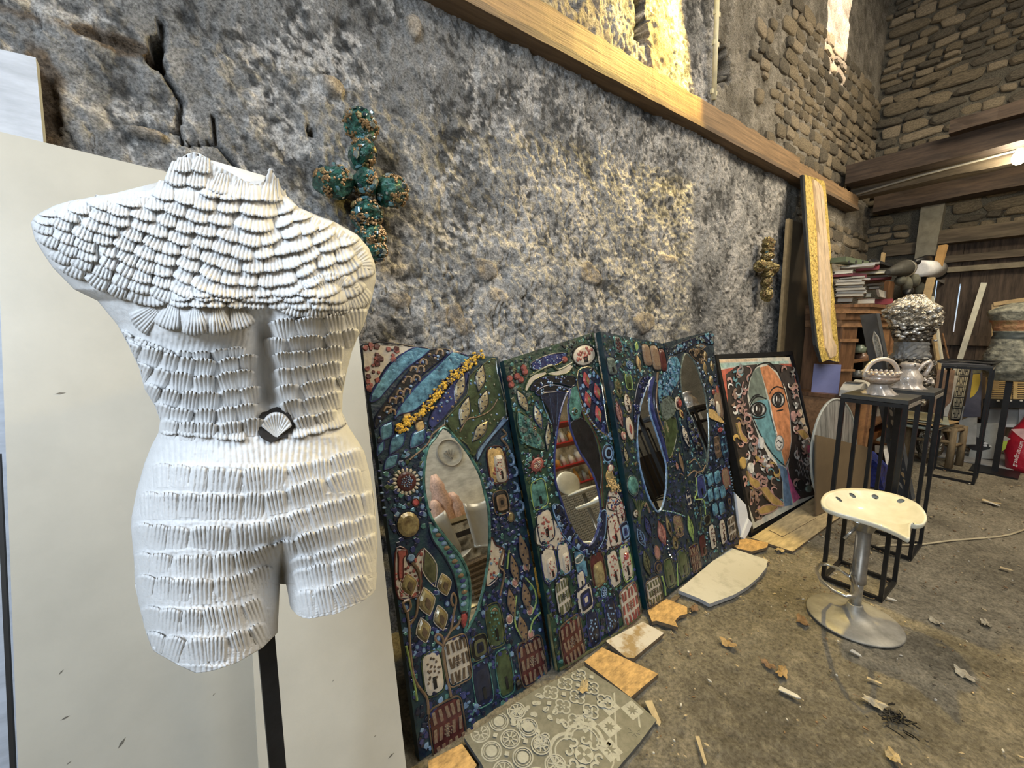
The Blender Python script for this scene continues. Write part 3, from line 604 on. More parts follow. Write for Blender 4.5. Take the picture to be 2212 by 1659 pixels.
print('shells', shell_n[0])
# ================================================================ MOSAIC FOLDING SCREEN
def gl(name, col, rough=.22, metal=0., var=.35, vs=40, bump=.35, bs=90, col2=None, coat=.6):
    def mute(c): q = .3 * c[0] + .5 * c[1] + .2 * c[2]; return tuple((v * .66 + q * .34) * .80 for v in c)
    col = mute(col); col2 = mute(col2) if col2 else None; return mat('mosaic_' + name, col, rough, metal, var, vs, bump, bs, col2, coat * .6, dist=.004, spec=.35)
PAL = dict(
    b=gl('blue_glass', (.02, .15, .34), .15, .3, .6, 30, .6, 60, (.08, .42, .66)), t=gl('teal_glass', (.025, .17, .16), .2, .25, .6, 30, .5, 70, (.07, .36, .32)),
    n=gl('navy', (.008, .014, .045), .3, 0, .5, 25), c=gl('cobalt', (.018, .03, .16), .25, 0, .5, 25), l=gl('light_blue', (.10, .24, .46), .3, 0, .4, 40),
    g=gl('moss_green', (.04, .07, .018), .3, 0, .5, 22), o=gl('olive', (.085, .09, .03), .3, 0, .4, 30), v=gl('lime', (.24, .38, .03), .3, 0, .3, 30),
    G=gl('gold_leaf', (.38, .29, .12), .35, .35, .4, 26, .5, 60, (.52, .43, .22)), A=gl('amber', (.34, .20, .05), .2, .3, .6, 30, .5, 60, (.42, .33, .09)), y=gl('ochre', (.52, .30, .03), .5, 0, .4, 60, .3, 80, None, 0),
    w=gl('cream', (.46, .39, .29), .35, 0, .15, 30), r=gl('brick_red', (.30, .045, .03), .3, 0, .4, 40), R=gl('scarlet', (.42, .03, .03), .2, .1, .5, 30, .4, 50), m=gl('maroon', (.085, .012, .012), .3, 0, .4, 30),
    B=gl('brown', (.10, .06, .03), .4, 0, .4, 30), z=gl('bronze', (.22, .13, .06), .4, .2, .3, 40), k=gl('black', (.008, .009, .012), .3, 0, .4, 30), s=gl('sandstone', (.46, .34, .20), .4, 0, .5, 120, .4, 150, (.16, .06, .03)), e=gl('grey_glass', (.10, .14, .13), .2, .2, .6, 60), p=gl('pink', (.34, .13, .10), .3, 0, .4, 40))
M_mirror = mat('mirror_glass', (.86, .88, .87), .015, 1.0, var=.015, vs=3)
M_green_edge = mat('dark_teal_edge', (.004, .022, .028), .35, var=.4, vs=12)
CR = {3: (770, 700, 3.6867), 4: (790, 1130, 3.1361), 5: (1070, 700, 4.1475), 6: (1100, 1080, 4.3656), 7: (1280, 700, 5.5297), 8: (1320, 980, 4.8787)}
def pxl(c, x, y): a, b, s = CR[c]; return a + x / s, b + y / s
screen = thing('folding_screen', (1.66, 1.17, 0), 'four-panel mosaic folding screen with leaf-shaped mirrors leaning on the grey wall', 'folding screen')
M_slab = [mat('mosaic_ground_%d' % i, c, .4, 0, .5, 18, .7, 55, c2, .2, dist=.006, spec=.3) for i, (c, c2) in enumerate([((.008, .016, .06), (.018, .045, .05)), ((.008, .022, .03), (.02, .05, .03)), ((.014, .035, .022), (.02, .03, .06)), ((.008, .015, .035), (.025, .04, .05))])]
class Panel:
    def __init__(s, px, ys, idx, ground):   # px: bl, br, tr, tl
        Q = [ypl(*px[i], ys[i]) for i in range(4)]
        s.n = unit(np.cross(Q[1] - Q[3], Q[2] - Q[0])); s.n = s.n if np.dot(s.n, CAM - Q[0]) > 0 else -s.n
        s.p0 = sum(Q) / 4; s.Q = [hit(*q, s.p0, s.n) for q in px]; s.r = unit(s.Q[1] - s.Q[0] + s.Q[2] - s.Q[3]); s.u = unit(s.Q[3] - s.Q[0] + s.Q[2] - s.Q[1]); s.avoid = []; s.mirror = None
        b = MB(); b.slab([q - s.n * .034 for q in s.Q], s.n, .034); b.m[:] = [0] * len(b.m)
        for i in range(len(b.f)):
            f = b.f[i]; nn = np.cross(np.array(b.v[f[1]]) - b.v[f[0]], np.array(b.v[f[2]]) - b.v[f[0]])
            if abs(np.dot(unit(nn), s.n)) < .9: b.m[i] = 1
        s.o = b.build('panel', [ground, M_green_edge], screen); s.k = idx
    def P(s, c, x, y, h=0.): return hit(*pxl(c, x, y), s.p0, s.n) + s.n * h
    def ax(s, c, x, y, hw, hh, ang=0.):
        """metric half axes that look hw x hh crop pixels wide"""
        C = s.P(c, x, y); k = CR[c][2]; a0 = np.array(proj(C)); e = .01
        sr = np.hypot(*(np.array(proj(C + s.r * e)) - a0)) / e; su = np.hypot(*(np.array(proj(C + s.u * e)) - a0)) / e
        s.avoid.append((C, max(hw / k / sr, hh / k / su) * .85 if hw * 2.5 > hh else hh / k / su * .6)); r = s.r * (hw / k / sr); u = s.u * (hh / k / su)
        if ang:   # angle in the panel plane, degrees from the panel's right towards up
            R2 = hh / k / su; W2 = hw / k / su; a = math.radians(ang); u = (s.r * math.cos(a) + s.u * math.sin(a)) * R2; r = (s.r * math.sin(a) - s.u * math.cos(a)) * W2
        return C, r, u
    def ring(s, C, r, u, kind, n=20):
        out = []
        for i in range(n):
            t = 2 * math.pi * i / n; c, q = math.cos(t), math.sin(t)
            if kind == 'oval': x, y = c, q
            elif kind == 'arch':
                x = math.copysign(abs(c) ** .45, c); y = math.copysign(abs(q) ** (.62 if q > 0 else .42), q)
            elif kind == 'leaf': x = c * (1 - .0 * q) * (1 - abs(q) ** 2.2) ** .5 * 1.0 if abs(q) < 1 else 0; y = q; x = math.copysign((1 - abs(q) ** 1.5), c) if abs(c) > .05 else 0
            else: x = math.copysign(abs(c) ** .35, c); y = math.copysign(abs(q) ** .35, q)
            out.append(C + r * x + u * y)
        return out
    def add(s, name, mb, mats): return mb.build(name, mats, s.o, True) if False else mb.build(name, mats, s.o)
    def tile(s, c, kind, x, y, hw, hh, m, rim='k', ang=0, deco=None, dm='r', name=None, h=.006):
        C, r, u = s.ax(c, x, y, hw, hh, ang); mb = MB(); ring = s.ring(C, r * .9, u * .92, kind); mats = [PAL[m], PAL[rim], PAL[dm], PAL['k']]
        mb.slab([p - s.n * .001 for p in ring], s.n, h * .6, 0, .28, h * .5)
        if rim != m: mb.tube([p + s.n * .003 for p in s.ring(C, r, u, kind)], max(.0022, .05 * np.linalg.norm(r)), 5, 1, True)
        rr = random.Random(int(x * 7 + y))
        if deco == 'dots':
            for i in range(20):
                a, q = rr.uniform(0, 6.28), math.sqrt(rr.random()) * .72; mb.ell(C + r * q * math.cos(a) + u * q * math.sin(a) * 1.0 + s.n * h, (r * .13, u * .08 * (np.linalg.norm(r) / np.linalg.norm(u)) * 1.6, s.n * .0025), 6, 3, 2)
        if deco in ('dots', 'slot'):
            mb.slab([C + r * (a * .16) + u * (b * .27 - .42) + s.n * h * 1.05 for a, b in ((-1, -1), (1, -1), (1, 1), (-1, 1))], s.n, .0016, 3 if m != 'k' else 2)
        if deco == 'bars':
            for i in range(3):
                for j in range(5):
                    a = -.72 + .36 * j + rr.uniform(-.05, .05); b = -.62 + .62 * i; q = rr.uniform(-.12, .12)
                    mb.slab([C + r * (a - .09 + q) + u * (b - .22) + s.n * h * .95, C + r * (a + .09 + q) + u * (b - .22) + s.n * h * .95, C + r * (a + .09) + u * (b + .22) + s.n * h * .95, C + r * (a - .09) + u * (b + .22) + s.n * h * .95], s.n, .0025, 2)
        if deco in ('bars', 'beads'):
            for i in range(16):
                q = .30 * math.sqrt(i / 16.); a = 2.4 * i; k2 = np.linalg.norm(r) / np.linalg.norm(u); mb.ell(C + r * q * math.cos(a) + u * q * k2 * math.sin(a) + s.n * (h + .002), (r * .05, u * .05 * k2, s.n * .003), 5, 3, 1 if m != 'm' else 2) if deco == 'bars' else mb.ell(C + r * 2.6 * q * math.cos(a) + u * 2.6 * q * math.sin(a) + s.n * h, (r * .17, u * .17, s.n * .004), 6, 3, 2)
        if deco == 'rings':
            for q, mi in ((.66, 1), (.42, 2), (.2, 0)): mb.slab([p + s.n * (h * 1.1 + .0012 * (1 - q)) for p in s.ring(C, r * q, u * q, kind, 16)], s.n, .0018, mi)
        if deco == 'notch':
            for i in range(5):
                q = -.55 + .25 * i; mb.ell(C + u * q + r * .42 * (1 - abs(q)) * (1 if i % 2 else -1) + s.n * h, (r * .2, u * .075, s.n * .002), 6, 3, 1)
        if deco == 'core': mb.slab([p + s.n * h for p in s.ring(C - u * .1, r * .34, u * .45, 'leaf', 10)], s.n, .003, 2)
        if deco == 'vein':
            mb.tube([C + u * (-.85 + .17 * i) + s.n * (h + .001) for i in range(11)], .0016, 4, 1)
            for i in range(4):
                for sg in (-1, 1): mb.tube([C + u * (-.5 + .3 * i) + s.n * h, C + u * (-.3 + .3 * i) + r * .5 * sg + s.n * h], .0012, 4, 1)
        s.add(name or {'oval': 'oval_tile', 'arch': 'arch_tile', 'leaf': 'leaf_tile', 'rect': 'square_tile'}[kind], mb, mats)
    def poly(s, c, pts, m, name, rim='k', h=.004, chips=None, n=0, deco=None):
        P = [s.P(c, *p) for p in pts]; mb = MB(); C = sum(P) / len(P); mb.slab([p - s.n * .001 for p in P], s.n, h)
        # smooth closed rim
        k = len(P); sp = []
        for i in range(k):
            a, b, d, e = P[i - 1], P[i], P[(i + 1) % k], P[(i + 2) % k]
            for t in (0, .33, .66): sp.append(.5 * ((2 * b) + (d - a) * t + (2 * a - 5 * b + 4 * d - e) * t * t + (3 * b - a - 3 * d + e) * t ** 3))
        if rim: mb.tube([p + s.n * h * .6 for p in sp], .0032, 5, 1, True)
        if chips:
            rr = random.Random(len(pts) * 31 + int(pts[0][0])); poly = np.array(pts, float); lo, hi = poly.min(0), poly.max(0); got = 0; tries = 0
            while got < n and tries < n * 20:
                tries += 1; q = (rr.uniform(lo[0], hi[0]), rr.uniform(lo[1], hi[1]))
                if not inpoly(q, poly): continue
                got += 1; cc = s.P(c, *q, h); z = rr.uniform(.6, 1.3) * (.011 if deco != 'dot' else .006); t0 = rr.uniform(0, 6)
                if deco == 'dot': mb.ell(cc, (s.r * z, s.u * z, s.n * .003), 6, 3, 2 + got % len(chips))
                else: mb.slab([cc + (s.r * math.cos(t0 + a + rr.uniform(-.3, .3)) + s.u * math.sin(t0 + a)) * z for a in (0, 1.2, 2.5, 3.8, 5.1)], s.n, .003, 2 + got % len(chips), .15, .001)
        for p in P[::2]: s.avoid.append((p * .6 + C * .4, np.linalg.norm(p - C) * .45))
        s.avoid.append((C, np.mean([np.linalg.norm(p - C) for p in P]) * .5))
        s.add(name, mb, [PAL[m], PAL[rim or 'k']] + [PAL[q] for q in (chips or '')])
    def ridge(s, c, pts, m, w=.004, name='relief_line', taper=False):
        P = [s.P(c, *p, .003) for p in pts]; k = len(P); sp = []
        for i in range(k - 1):
            a, b, d, e = P[max(i - 1, 0)], P[i], P[i + 1], P[min(i + 2, k - 1)]
            for t in (0, .25, .5, .75): sp.append(.5 * ((2 * b) + (d - a) * t + (2 * a - 5 * b + 4 * d - e) * t * t + (3 * b - a - 3 * d + e) * t ** 3))
        sp.append(P[-1]); mb = MB(); mb.tube(sp, w, 6); s.add(name, mb, PAL[m]); return sp
    def beads(s, c, pts, ms, name, size=.011, step=.02):
        P = [s.P(c, *p, .004) for p in pts]; L = [0]; 
        for a, b in zip(P[:-1], P[1:]): L.append(L[-1] + np.linalg.norm(b - a))
        mb = MB(); q = 0; i = 0
        while q < L[-1]:
            p = np.array([np.interp(q, L, [v[k] for v in P]) for k in range(3)]); mb.ell(p, (s.r * size, s.u * size * .62, s.n * .005), 7, 4, i % len(ms)); q += step; i += 1
        s.add(name, mb, [PAL[m] for m in ms])
    def flower(s, c, x, y, rad, m1, m2, m3, n=16):
        C, r, u = s.ax(c, x, y, rad, rad); mb = MB()
        for i in range(n):
            a = 2 * math.pi * i / n; d = r * math.cos(a) + u * math.sin(a); t = -r * math.sin(a) + u * math.cos(a); mb.ell(C + d * .82 + s.n * .002, (d * .2, t * .13, s.n * .005), 6, 4, 0)
        mb.slab(s.ring(C, r * .68, u * .68, 'oval'), s.n, .006, 1, .2, .002)
        for i in range(26): q = .42 * math.sqrt((i + .5) / 26.); a = 2.4 * i; mb.ell(C + r * q * math.cos(a) + u * q * math.sin(a) + s.n * .009, (r * .06, u * .06, s.n * .004), 6, 3, 2)
        s.add('flower_tile', mb, [PAL[m1], PAL[m2], PAL[m3]])
    def mirror_glass(s, pts, rim='t'):
        P = [hit(*p, s.p0, s.n) for p in pts]; k = len(P); sp = []
        for i in range(k):
            a, b, d, e = P[i - 1], P[i], P[(i + 1) % k], P[(i + 2) % k]
            for t in (0, .25, .5, .75): sp.append(.5 * ((2 * b) + (d - a) * t + (2 * a - 5 * b + 4 * d - e) * t * t + (3 * b - a - 3 * d + e) * t ** 3))
        mb = MB(); mb.slab(sp, s.n, .003); s.add('mirror', mb, M_mirror).data
        mb = MB(); mb.tube([p + s.n * .003 for p in sp], .006, 6, 0, True); s.add('mirror_rim', mb, PAL[rim]); s.mpoly = np.array(pts, float)
    def chips(s, n, pick, zmin=.006, zmax=.012):
        rr = random.Random(50 + s.k); mb = MB(); ms = 'nctglbokezBmGwr'; A = s.avoid; ac = np.array([a[0] for a in A]); ar = np.array([a[1] for a in A]); got = 0
        for _ in range(n * 6):
            if got >= n: break
            a, b = rr.random(), rr.random(); p = (s.Q[0] * (1 - a) + s.Q[1] * a) * (1 - b) + (s.Q[3] * (1 - a) + s.Q[2] * a) * b
            if a < .015 or a > .985 or b < .008 or b > .992: continue
            if inpoly(proj(p), s.mpoly): continue
            if len(A) and (np.linalg.norm(ac - p, axis=1) < ar * .95).any(): continue
            z = rr.uniform(zmin, zmax); t0 = rr.uniform(0, 6); m = pick(a, b, rr); got += 1; k = rr.choice((4, 5, 6))
            mb.slab([p + (s.r * math.cos(t0 + 2 * math.pi * i / k) + s.u * math.sin(t0 + 2 * math.pi * i / k)) * z * rr.uniform(.75, 1.2) for i in range(k)], s.n, rr.uniform(.0015, .004), ms.index(m), .25, .001)
        s.add('mosaic_chips', mb, [PAL[q] for q in ms])['kind'] = 'stuff'
def inpoly(q, poly):
    x, y = q; c = False; j = len(poly) - 1
    for i in range(len(poly)):
        if (poly[i][1] > y) != (poly[j][1] > y) and x < (poly[j][0] - poly[i][0]) * (y - poly[i][1]) / (poly[j][1] - poly[i][1]) + poly[i][0]: c = not c
        j = i
    return c
# ------------------------------------------------ panel 1
p = Panel([(907, 1643), (1191, 1457), (1076, 772), (783, 744)], [1.17, 1.17, 1.58, 1.55], 1, M_slab[0])
p.mirror_glass([(958.5, 924), (940, 945), (922, 971), (914.6, 1025), (918, 1074), (933, 1123), (968.6, 1171), (994, 1203), (1010, 1238), (1015, 1283), (1011.6, 1328), (1003, 1366), (1026, 1328), (1038.7, 1289), (1050, 1235), (1056, 1178), (1055, 1107), (1046.6, 1066), (1035.8, 1025.5), (1014, 985), (992, 955)])
p.poly(3, [(48, 165), (460, 185), (350, 245), (240, 335), (120, 530), (78, 530)], 'w', 'cream_corner', 'n', .003, 'rrm', 26)
p.poly(3, [(465, 190), (580, 205), (500, 275), (380, 365), (240, 520), (180, 590), (110, 620), (122, 550), (250, 345), (360, 245)], 'b', 'blue_feather', 'c', .008)
p.poly(3, [(590, 205), (740, 212), (640, 310), (480, 440), (330, 620), (200, 770), (150, 830), (150, 740), (260, 580), (400, 390), (520, 270)], 'k', 'dark_feather', 'n', .004, 'zlc', 34, 'dot')
for x, y in [(655, 235), (450, 370), (505, 365), (405, 450), (470, 440), (340, 560), (395, 545), (280, 620), (335, 610), (240, 690), (275, 710), (525, 310)]:
    p.ridge(3, [(x - 26, y + 8), (x - 8, y - 28), (x + 26, y - 20), (x + 30, y + 18)], 'z', .005, 'bronze_curl')
p.poly(3, [(760, 225), (890, 268), (800, 350), (700, 440), (560, 600), (450, 690), (340, 720), (300, 760), (350, 650), (500, 470), (640, 340)], 'b', 'blue_feather', 'c', .008)
p.poly(3, [(890, 370), (760, 470), (700, 545), (600, 700), (570, 790), (600, 830), (700, 740), (760, 660), (860, 540)], 'c', 'violet_feather', 'n', .005, 'zl', 22, 'dot')
mb = MB(); rr = random.Random(3); mp = [(1000, 255), (930, 270), (890, 315), (850, 355), (800, 400), (740, 430), (695, 485), (650, 540), (600, 600), (560, 655), (500, 720), (430, 765), (380, 800), (330, 845)]
for i in range(420):
    q = rr.random() * (len(mp) - 1); k = int(q); f = q - k; x = mp[k][0] * (1 - f) + mp[k + 1][0] * f + rr.gauss(0, 16); y = mp[k][1] * (1 - f) + mp[k + 1][1] * f + rr.gauss(0, 20); z = rr.uniform(.004, .008)
    mb.ell(p.P(3, x, y, .006 + rr.uniform(0, .006)), (p.r * z, p.u * z, p.n * z), 5, 3, 1 if rr.random() < .25 else 0)
p.add('ochre_moss', mb, [mat('ochre_crust', (.55, .33, .035), .6, var=.3, vs=60), PAL['B']])['kind'] = 'stuff'
p.tile(3, 'leaf', 400, 740, 34, 52, 'y', 'B', 50); p.tile(3, 'leaf', 505, 815, 45, 60, 'y', 'B', 60)
for x, y, a, b, g in [(240, 850, 58, 92, 55), (325, 935, 52, 125, 50), (490, 905, 56, 110, 45), (275, 1095, 46, 90, 40), (190, 990, 26, 70, 60)]: p.tile(3, 'leaf', x, y, a, b, 'b', 'c', g)
p.poly(3, [(1100, 275), (1125, 400), (1195, 735), (1060, 880), (940, 1040), (880, 960), (700, 800), (770, 690), (880, 560), (900, 420), (1015, 320)], 'g', 'green_ground', 'o', .002, 'lot', 60, 'dot')
for x, y, a, b, g in [(820, 510, 46, 135, 62), (985, 430, 48, 118, 70), (1010, 620, 46, 110, 62), (860, 695, 50, 135, 64), (985, 850, 46, 120, 42)]: p.tile(3, 'leaf', x, y, a, b, 'G', 'n', g, 'notch', h=.009)
p.ridge(3, [(820, 860), (880, 760), (960, 740), (1060, 690), (1120, 600)], 'z', .003); p.ridge(3, [(720, 790), (860, 990), (935, 1050)], 'g', .006); p.ridge(3, [(700, 800), (600, 880), (560, 960), (420, 1080)], 'z', .004)
p.flower(3, 395, 1255, 112, 'w', 'm', 'l', 18); p.tile(3, 'oval', 470, 1420, 28, 30, 'R', 'm'); p.tile(3, 'oval', 410, 1595, 98, 108, 'A', 'n', 0, None, h=.012)
p.poly(3, [(1170, 740), (1200, 765), (1090, 890), (1010, 1000), (975, 1070), (955, 1090), (965, 1000), (1080, 860)], 'l', 'blue_ribbon', 'n', .005)
p.ridge(3, [(1160, 840), (1190, 880), (1150, 910), (1190, 960), (1210, 1000)], 'z', .005, 'bronze_curl')
p.tile(3, 'arch', 1120, 1120, 74, 150, 'y', 'm', 0, 'dots'); p.tile(3, 'arch', 1140, 1150, 46, 118, 'w', 'B', 0, 'dots', h=.012)
for x, y in [(1222, 1090), (1250, 1175), (1252, 1300), (1300, 1450)]: p.ridge(3, [(x - 6, y - 40), (x + 22, y - 22), (x + 24, y + 22), (x - 4, y + 36)], 'l', .006, 'blue_crescent')
p.tile(3, 'arch', 1150, 1420, 62, 95, 'k', 'z', 0, 'rings', 'B'); p.tile(3, 'oval', 1225, 1535, 28, 40, 'A', 'B')
p.beads(3, [(1000, 1230), (1040, 1330), (1075, 1450), (1090, 1560)], 'lc', 'blue_bead_row', .008, .022); p.beads(3, [(180, 1170), (200, 1350), (230, 1560)], 'cl', 'blue_bead_row', .008, .026)
p.poly(4, [(425, 0), (500, 40), (560, 120), (630, 200), (680, 300), (705, 400), (705, 500), (695, 590), (640, 600), (620, 470), (590, 340), (520, 210), (450, 110)], 't', 'serpent_band', 'n', .004)
p.beads(4, [(470, 50), (530, 140), (580, 220), (625, 310), (655, 390), (665, 470), (660, 560)], 'lzc', 'serpent_scale_row', .014, .021)
p.tile(4, 'oval', 668, 655, 27, 58, 'R', 'm')
p.poly(4, [(208, 170), (275, 185), (295, 290), (375, 180), (400, 200), (375, 330), (372, 470), (330, 500), (222, 508), (195, 340)], 'w', 'cream_ground', 'm', .003, 'rrm', 44, 'dot')
p.poly(4, [(218, 185), (268, 185), (272, 215), (250, 240), (248, 370), (222, 370), (220, 240)], 'r', 'red_stem', 'm', .007); p.tile(4, 'oval', 305, 235, 32, 30, 'l', 'n'); p.ridge(4, [(310, 265), (345, 310), (365, 370), (360, 450)], 'B', .007)
p.tile(4, 'leaf', 430, 300, 56, 138, 'o', 'w', 98)
for x, y, a, b in [(290, 415, 62, 82), (410, 530, 66, 98), (530, 415, 56, 78), (505, 640, 55, 88), (388, 725, 56, 88)]: p.tile(4, 'leaf', x, y, a, b, 'A', 'w', 94, 'core', 'B', h=.012)
for q in ([(420, 1290), (410, 1180), (330, 1060), (300, 880), (290, 690), (275, 600)], [(290, 690), (340, 620), (350, 500)], [(270, 600), (250, 540), (290, 520), (300, 570), (275, 600)], [(575, 1170), (530, 960), (520, 830), (570, 730), (590, 620)], [(590, 620), (610, 520), (590, 475), (575, 520), (590, 560)], [(520, 830), (470, 790), (480, 750), (515, 770), (525, 820)], [(570, 730), (620, 690), (640, 640)], [(930, 180), (900, 290), (935, 340), (905, 490)]): p.ridge(4, q, 'z', .005, 'bronze_branch')
for x, y in [(270, 572), (590, 640), (490, 778), (345, 838), (390, 862), (550, 545)]: p.tile(4, 'oval', x, y, 17, 20, 'l', 'c')
p.tile(4, 'arch', 455, 1015, 76, 148, 'w', 'g', 0, 'dots', 'B'); p.tile(4, 'rect', 622, 925, 88, 160, 'w', 'z', 0, 'bars', 'B', 'grid_tile'); p.tile(4, 'arch', 768, 838, 62, 82, 'k', 'o', 0, 'rings', 'n')
p.tile(4, 'arch', 875, 690, 60, 150, 'g', 'o', 0, 'dots', 't'); p.tile(4, 'oval', 870, 605, 34, 40, 'z', 't'); p.tile(4, 'arch', 790, 1085, 68, 150, 'n', 't', 0, 'slot', 'G'); p.tile(4, 'arch', 940, 1010, 60, 158, 'g', 't', 0, 'slot', 'G')
p.tile(4, 'rect', 555, 1390, 132, 185, 'm', 'B', 0, 'bars', 's', 'grid_tile'); p.tile(4, 'rect', 1125, 930, 96, 150, 'm', 'B', 0, 'bars', 's', 'grid_tile')
p.poly(4, [(850, 95), (880, 150), (940, 190), (905, 350), (815, 425), (832, 250)], 'w', 'cream_ground', 'm', .003, 'rrl', 20, 'dot')
for x, y, a, b, g in [(1070, 200, 44, 150, 95), (1003, 310, 36, 110, 95), (985, 540, 40, 112, 92), (1085, 500, 42, 112, 92), (1060, 720, 46, 112, 95)]: p.tile(4, 'leaf', x, y, a, b, 'z', 'n', g, 'notch', h=.009)
for x, y in [(1085, 295), (1010, 400), (972, 650), (1110, 590), (1115, 755)]: p.tile(4, 'oval', x, y, 22, 30, 'p', 'w')
for q in ([(968, 180), (962, 240), (955, 310)], [(1018, 490), (1005, 600), (1015, 700), (1060, 780)], [(1180, 605), (1130, 660), (1110, 740)], [(1080, 370), (1140, 450), (1150, 540), (1120, 610)], [(270, 830), (300, 960), (330, 1100), (345, 1200)]): p.ridge(4, q, 'v', .004, 'lime_line')
p.beads(4, [(890, 120), (960, 150), (1020, 110), (1040, 60)], 'lc', 'blue_bead_row', .009, .022); p.beads(4, [(690, 1150), (700, 1300), (720, 1400)], 'cl', 'blue_bead_row', .009, .03)
p.chips(800, lambda a, b, r: r.choice('nnccnctl') if b < .55 else r.choice('nnctbgcl'))
# ------------------------------------------------ panel 2
p = Panel([(1207, 1452), (1388, 1317), (1282, 718), (1088, 779)], [1.13, 1.17, 1.54, 1.54], 2, M_slab[1])
p.mirror_glass([(1231.5, 840), (1226.7, 873.5), (1230, 917), (1238.7, 946), (1250.8, 975), (1267.7, 1001), (1282, 1030), (1290.5, 1057), (1296.6, 1095), (1294.7, 1118), (1290, 1144), (1281, 1167), (1269.5, 1178.5), (1253.5, 1169), (1237.4, 1146), (1223.7, 1119), (1214.5, 1091), (1205, 1061.6), (1197.7, 1032.6), (1196.5, 989), (1201, 941), (1208.6, 893), (1219.4, 859)], 'c')
p.poly(5, [(325, 345), (480, 275), (640, 262), (600, 335), (480, 390), (335, 412)], 'c', 'blue_berries', 'k', .004, 'clc', 40, 'dot')
p.tile(5, 'oval', 792, 280, 108, 95, 'w', 'k', 0, 'dots', 'r', 'shell_tile', .01); p.tile(5, 'oval', 790, 240, 40, 26, 'k', 'w')
for x, y in [(125, 490), (190, 470), (262, 430), (140, 545), (225, 500), (615, 320), (250, 395)]: p.tile(5, 'oval', x, y, 26, 30, 'r', 'm', 0, None, 'm', 'red_pebble', .011)
p.poly(5, [(258, 585), (290, 500), (340, 455), (440, 430), (450, 450), (350, 500), (300, 560), (275, 600)], 'w', 'cream_band', 'g', .008); p.poly(5, [(465, 450), (580, 420), (660, 365), (685, 385), (640, 440), (540, 462)], 'w', 'cream_band', 'g', .008)
p.ridge(5, [(300, 470), (420, 400), (500, 370), (560, 410), (680, 350)], 'g', .006)
p.poly(5, [(310, 590), (350, 520), (430, 478), (560, 470), (680, 470), (720, 500), (690, 560), (560, 530), (440, 540), (370, 590)], 'k', 'mushroom_cap', 'n', .007, 'cl', 26, 'dot')
p.poly(5, [(355, 612), (430, 560), (520, 548), (640, 580), (625, 615), (520, 600), (430, 610), (390, 640)], 'k', 'mushroom_gills', 'c', .008, 'll', 16, 'dot')
p.poly(5, [(395, 640), (500, 612), (622, 618), (585, 770), (545, 920), (532, 1010), (505, 900), (470, 760)], 'n', 'mushroom_stalk', 'k', .006)
for i in range(9): p.ridge(5, [(405 + 25 * i, 640 - 20 * math.sin(i / 8 * 3.1)), (440 + 18 * i, 760), (500 + 7 * i, 900)], 'l' if i % 3 == 0 else 'k', .0022, 'stalk_rib')
for x, y, a, b, g in [(240, 690, 48, 120, 112), (378, 835, 44, 118, 100), (466, 1010, 34, 125, 75)]: p.tile(5, 'leaf', x, y, a, b, 'G', 'c' if x == 378 else 'n', g, 'notch', h=.01)
p.poly(5, [(195, 790), (300, 850), (340, 940), (400, 1010), (430, 1120), (330, 1105), (250, 1060), (205, 960)], 't', 'teal_leaf', 'g', .008, 'te', 30); p.tile(5, 'oval', 335, 945, 32, 36, 'm', 'B', 0, 'beads', 'B')
p.flower(5, 370, 1258, 88, 'm', 'r', 'w', 10); p.tile(5, 'arch', 390, 1522, 74, 128, 't', 'v', 0, 'slot', 'w'); p.beads(5, [(255, 1160), (300, 1160), (260, 1320), (310, 1370)], 'cc', 'blue_bead_row', .007, .02)
p.poly(5, [(690, 870), (735, 838), (800, 870), (870, 980), (915, 1130), (940, 1300), (935, 1470), (912, 1460), (880, 1370), (822, 1250), (752, 1140), (702, 1020), (668, 910)], 'k', 'fish_body', 'n', .008)
for i in range(11):
    for j in range(3):
        x = 720 + i * 19 + j * 42 - max(0, i - 5) * 8; y = 890 + i * 50 - j * 18
        if inpoly((x, y), [(690, 870), (735, 838), (800, 870), (870, 980), (915, 1130), (940, 1300), (935, 1470), (880, 1370), (822, 1250), (752, 1140), (702, 1020)]): p.ridge(5, [(x - 18, y - 8), (x - 12, y + 12), (x + 10, y + 14), (x + 18, y - 6)], 'B', .0026, 'fish_scale')
p.poly(5, [(672, 580), (715, 555), (742, 640), (765, 750), (745, 840), (690, 862), (655, 800), (650, 740)], 't', 'fish_head', 'n', .009); p.tile(5, 'oval', 704, 785, 32, 42, 'o', 't', 0, 'rings', 'k', 'fish_eye', .014)
p.poly(5, [(720, 650), (770, 720), (850, 900), (920, 1060), (955, 1240), (950, 1440), (965, 1640), (940, 1640), (935, 1470), (930, 1250), (880, 1050), (800, 870)], 'g', 'fish_fin', 'm', .006)
p.poly(5, [(740, 420), (860, 390), (940, 500), (965, 640), (1000, 900), (1020, 1010), (960, 980), (880, 900), (800, 760), (745, 600)], 'n', 'blue_ground', 'A', .002, 'tlc', 40)
for x, y in [(808, 500), (905, 605), (822, 678), (915, 803)]: p.tile(5, 'leaf', x, y, 46, 86, 'R', 'n', 96, 'core', 'A', h=.012)
p.ridge(5, [(745, 660), (800, 790), (890, 920), (1010, 1010)], 'A', .003, 'gold_line'); p.beads(5, [(735, 690), (800, 800), (860, 880), (960, 1030)], 'lc', 'blue_bead_row', .009, .02)
p.tile(5, 'oval', 1005, 1155, 52, 78, 'n', 'l', 0, 'rings', 'k'); p.tile(5, 'oval', 1020, 1370, 34, 62, 'A', 'y'); p.tile(5, 'oval', 1030, 1290, 26, 34, 'w', 'r')
mb = MB()
for i in range(60): z = rr.uniform(.004, .008); mb.ell(p.P(5, 1050 + rr.gauss(0, 26), 1450 + rr.gauss(0, 26), .006), (p.r * z, p.u * z, p.n * z), 5, 3)
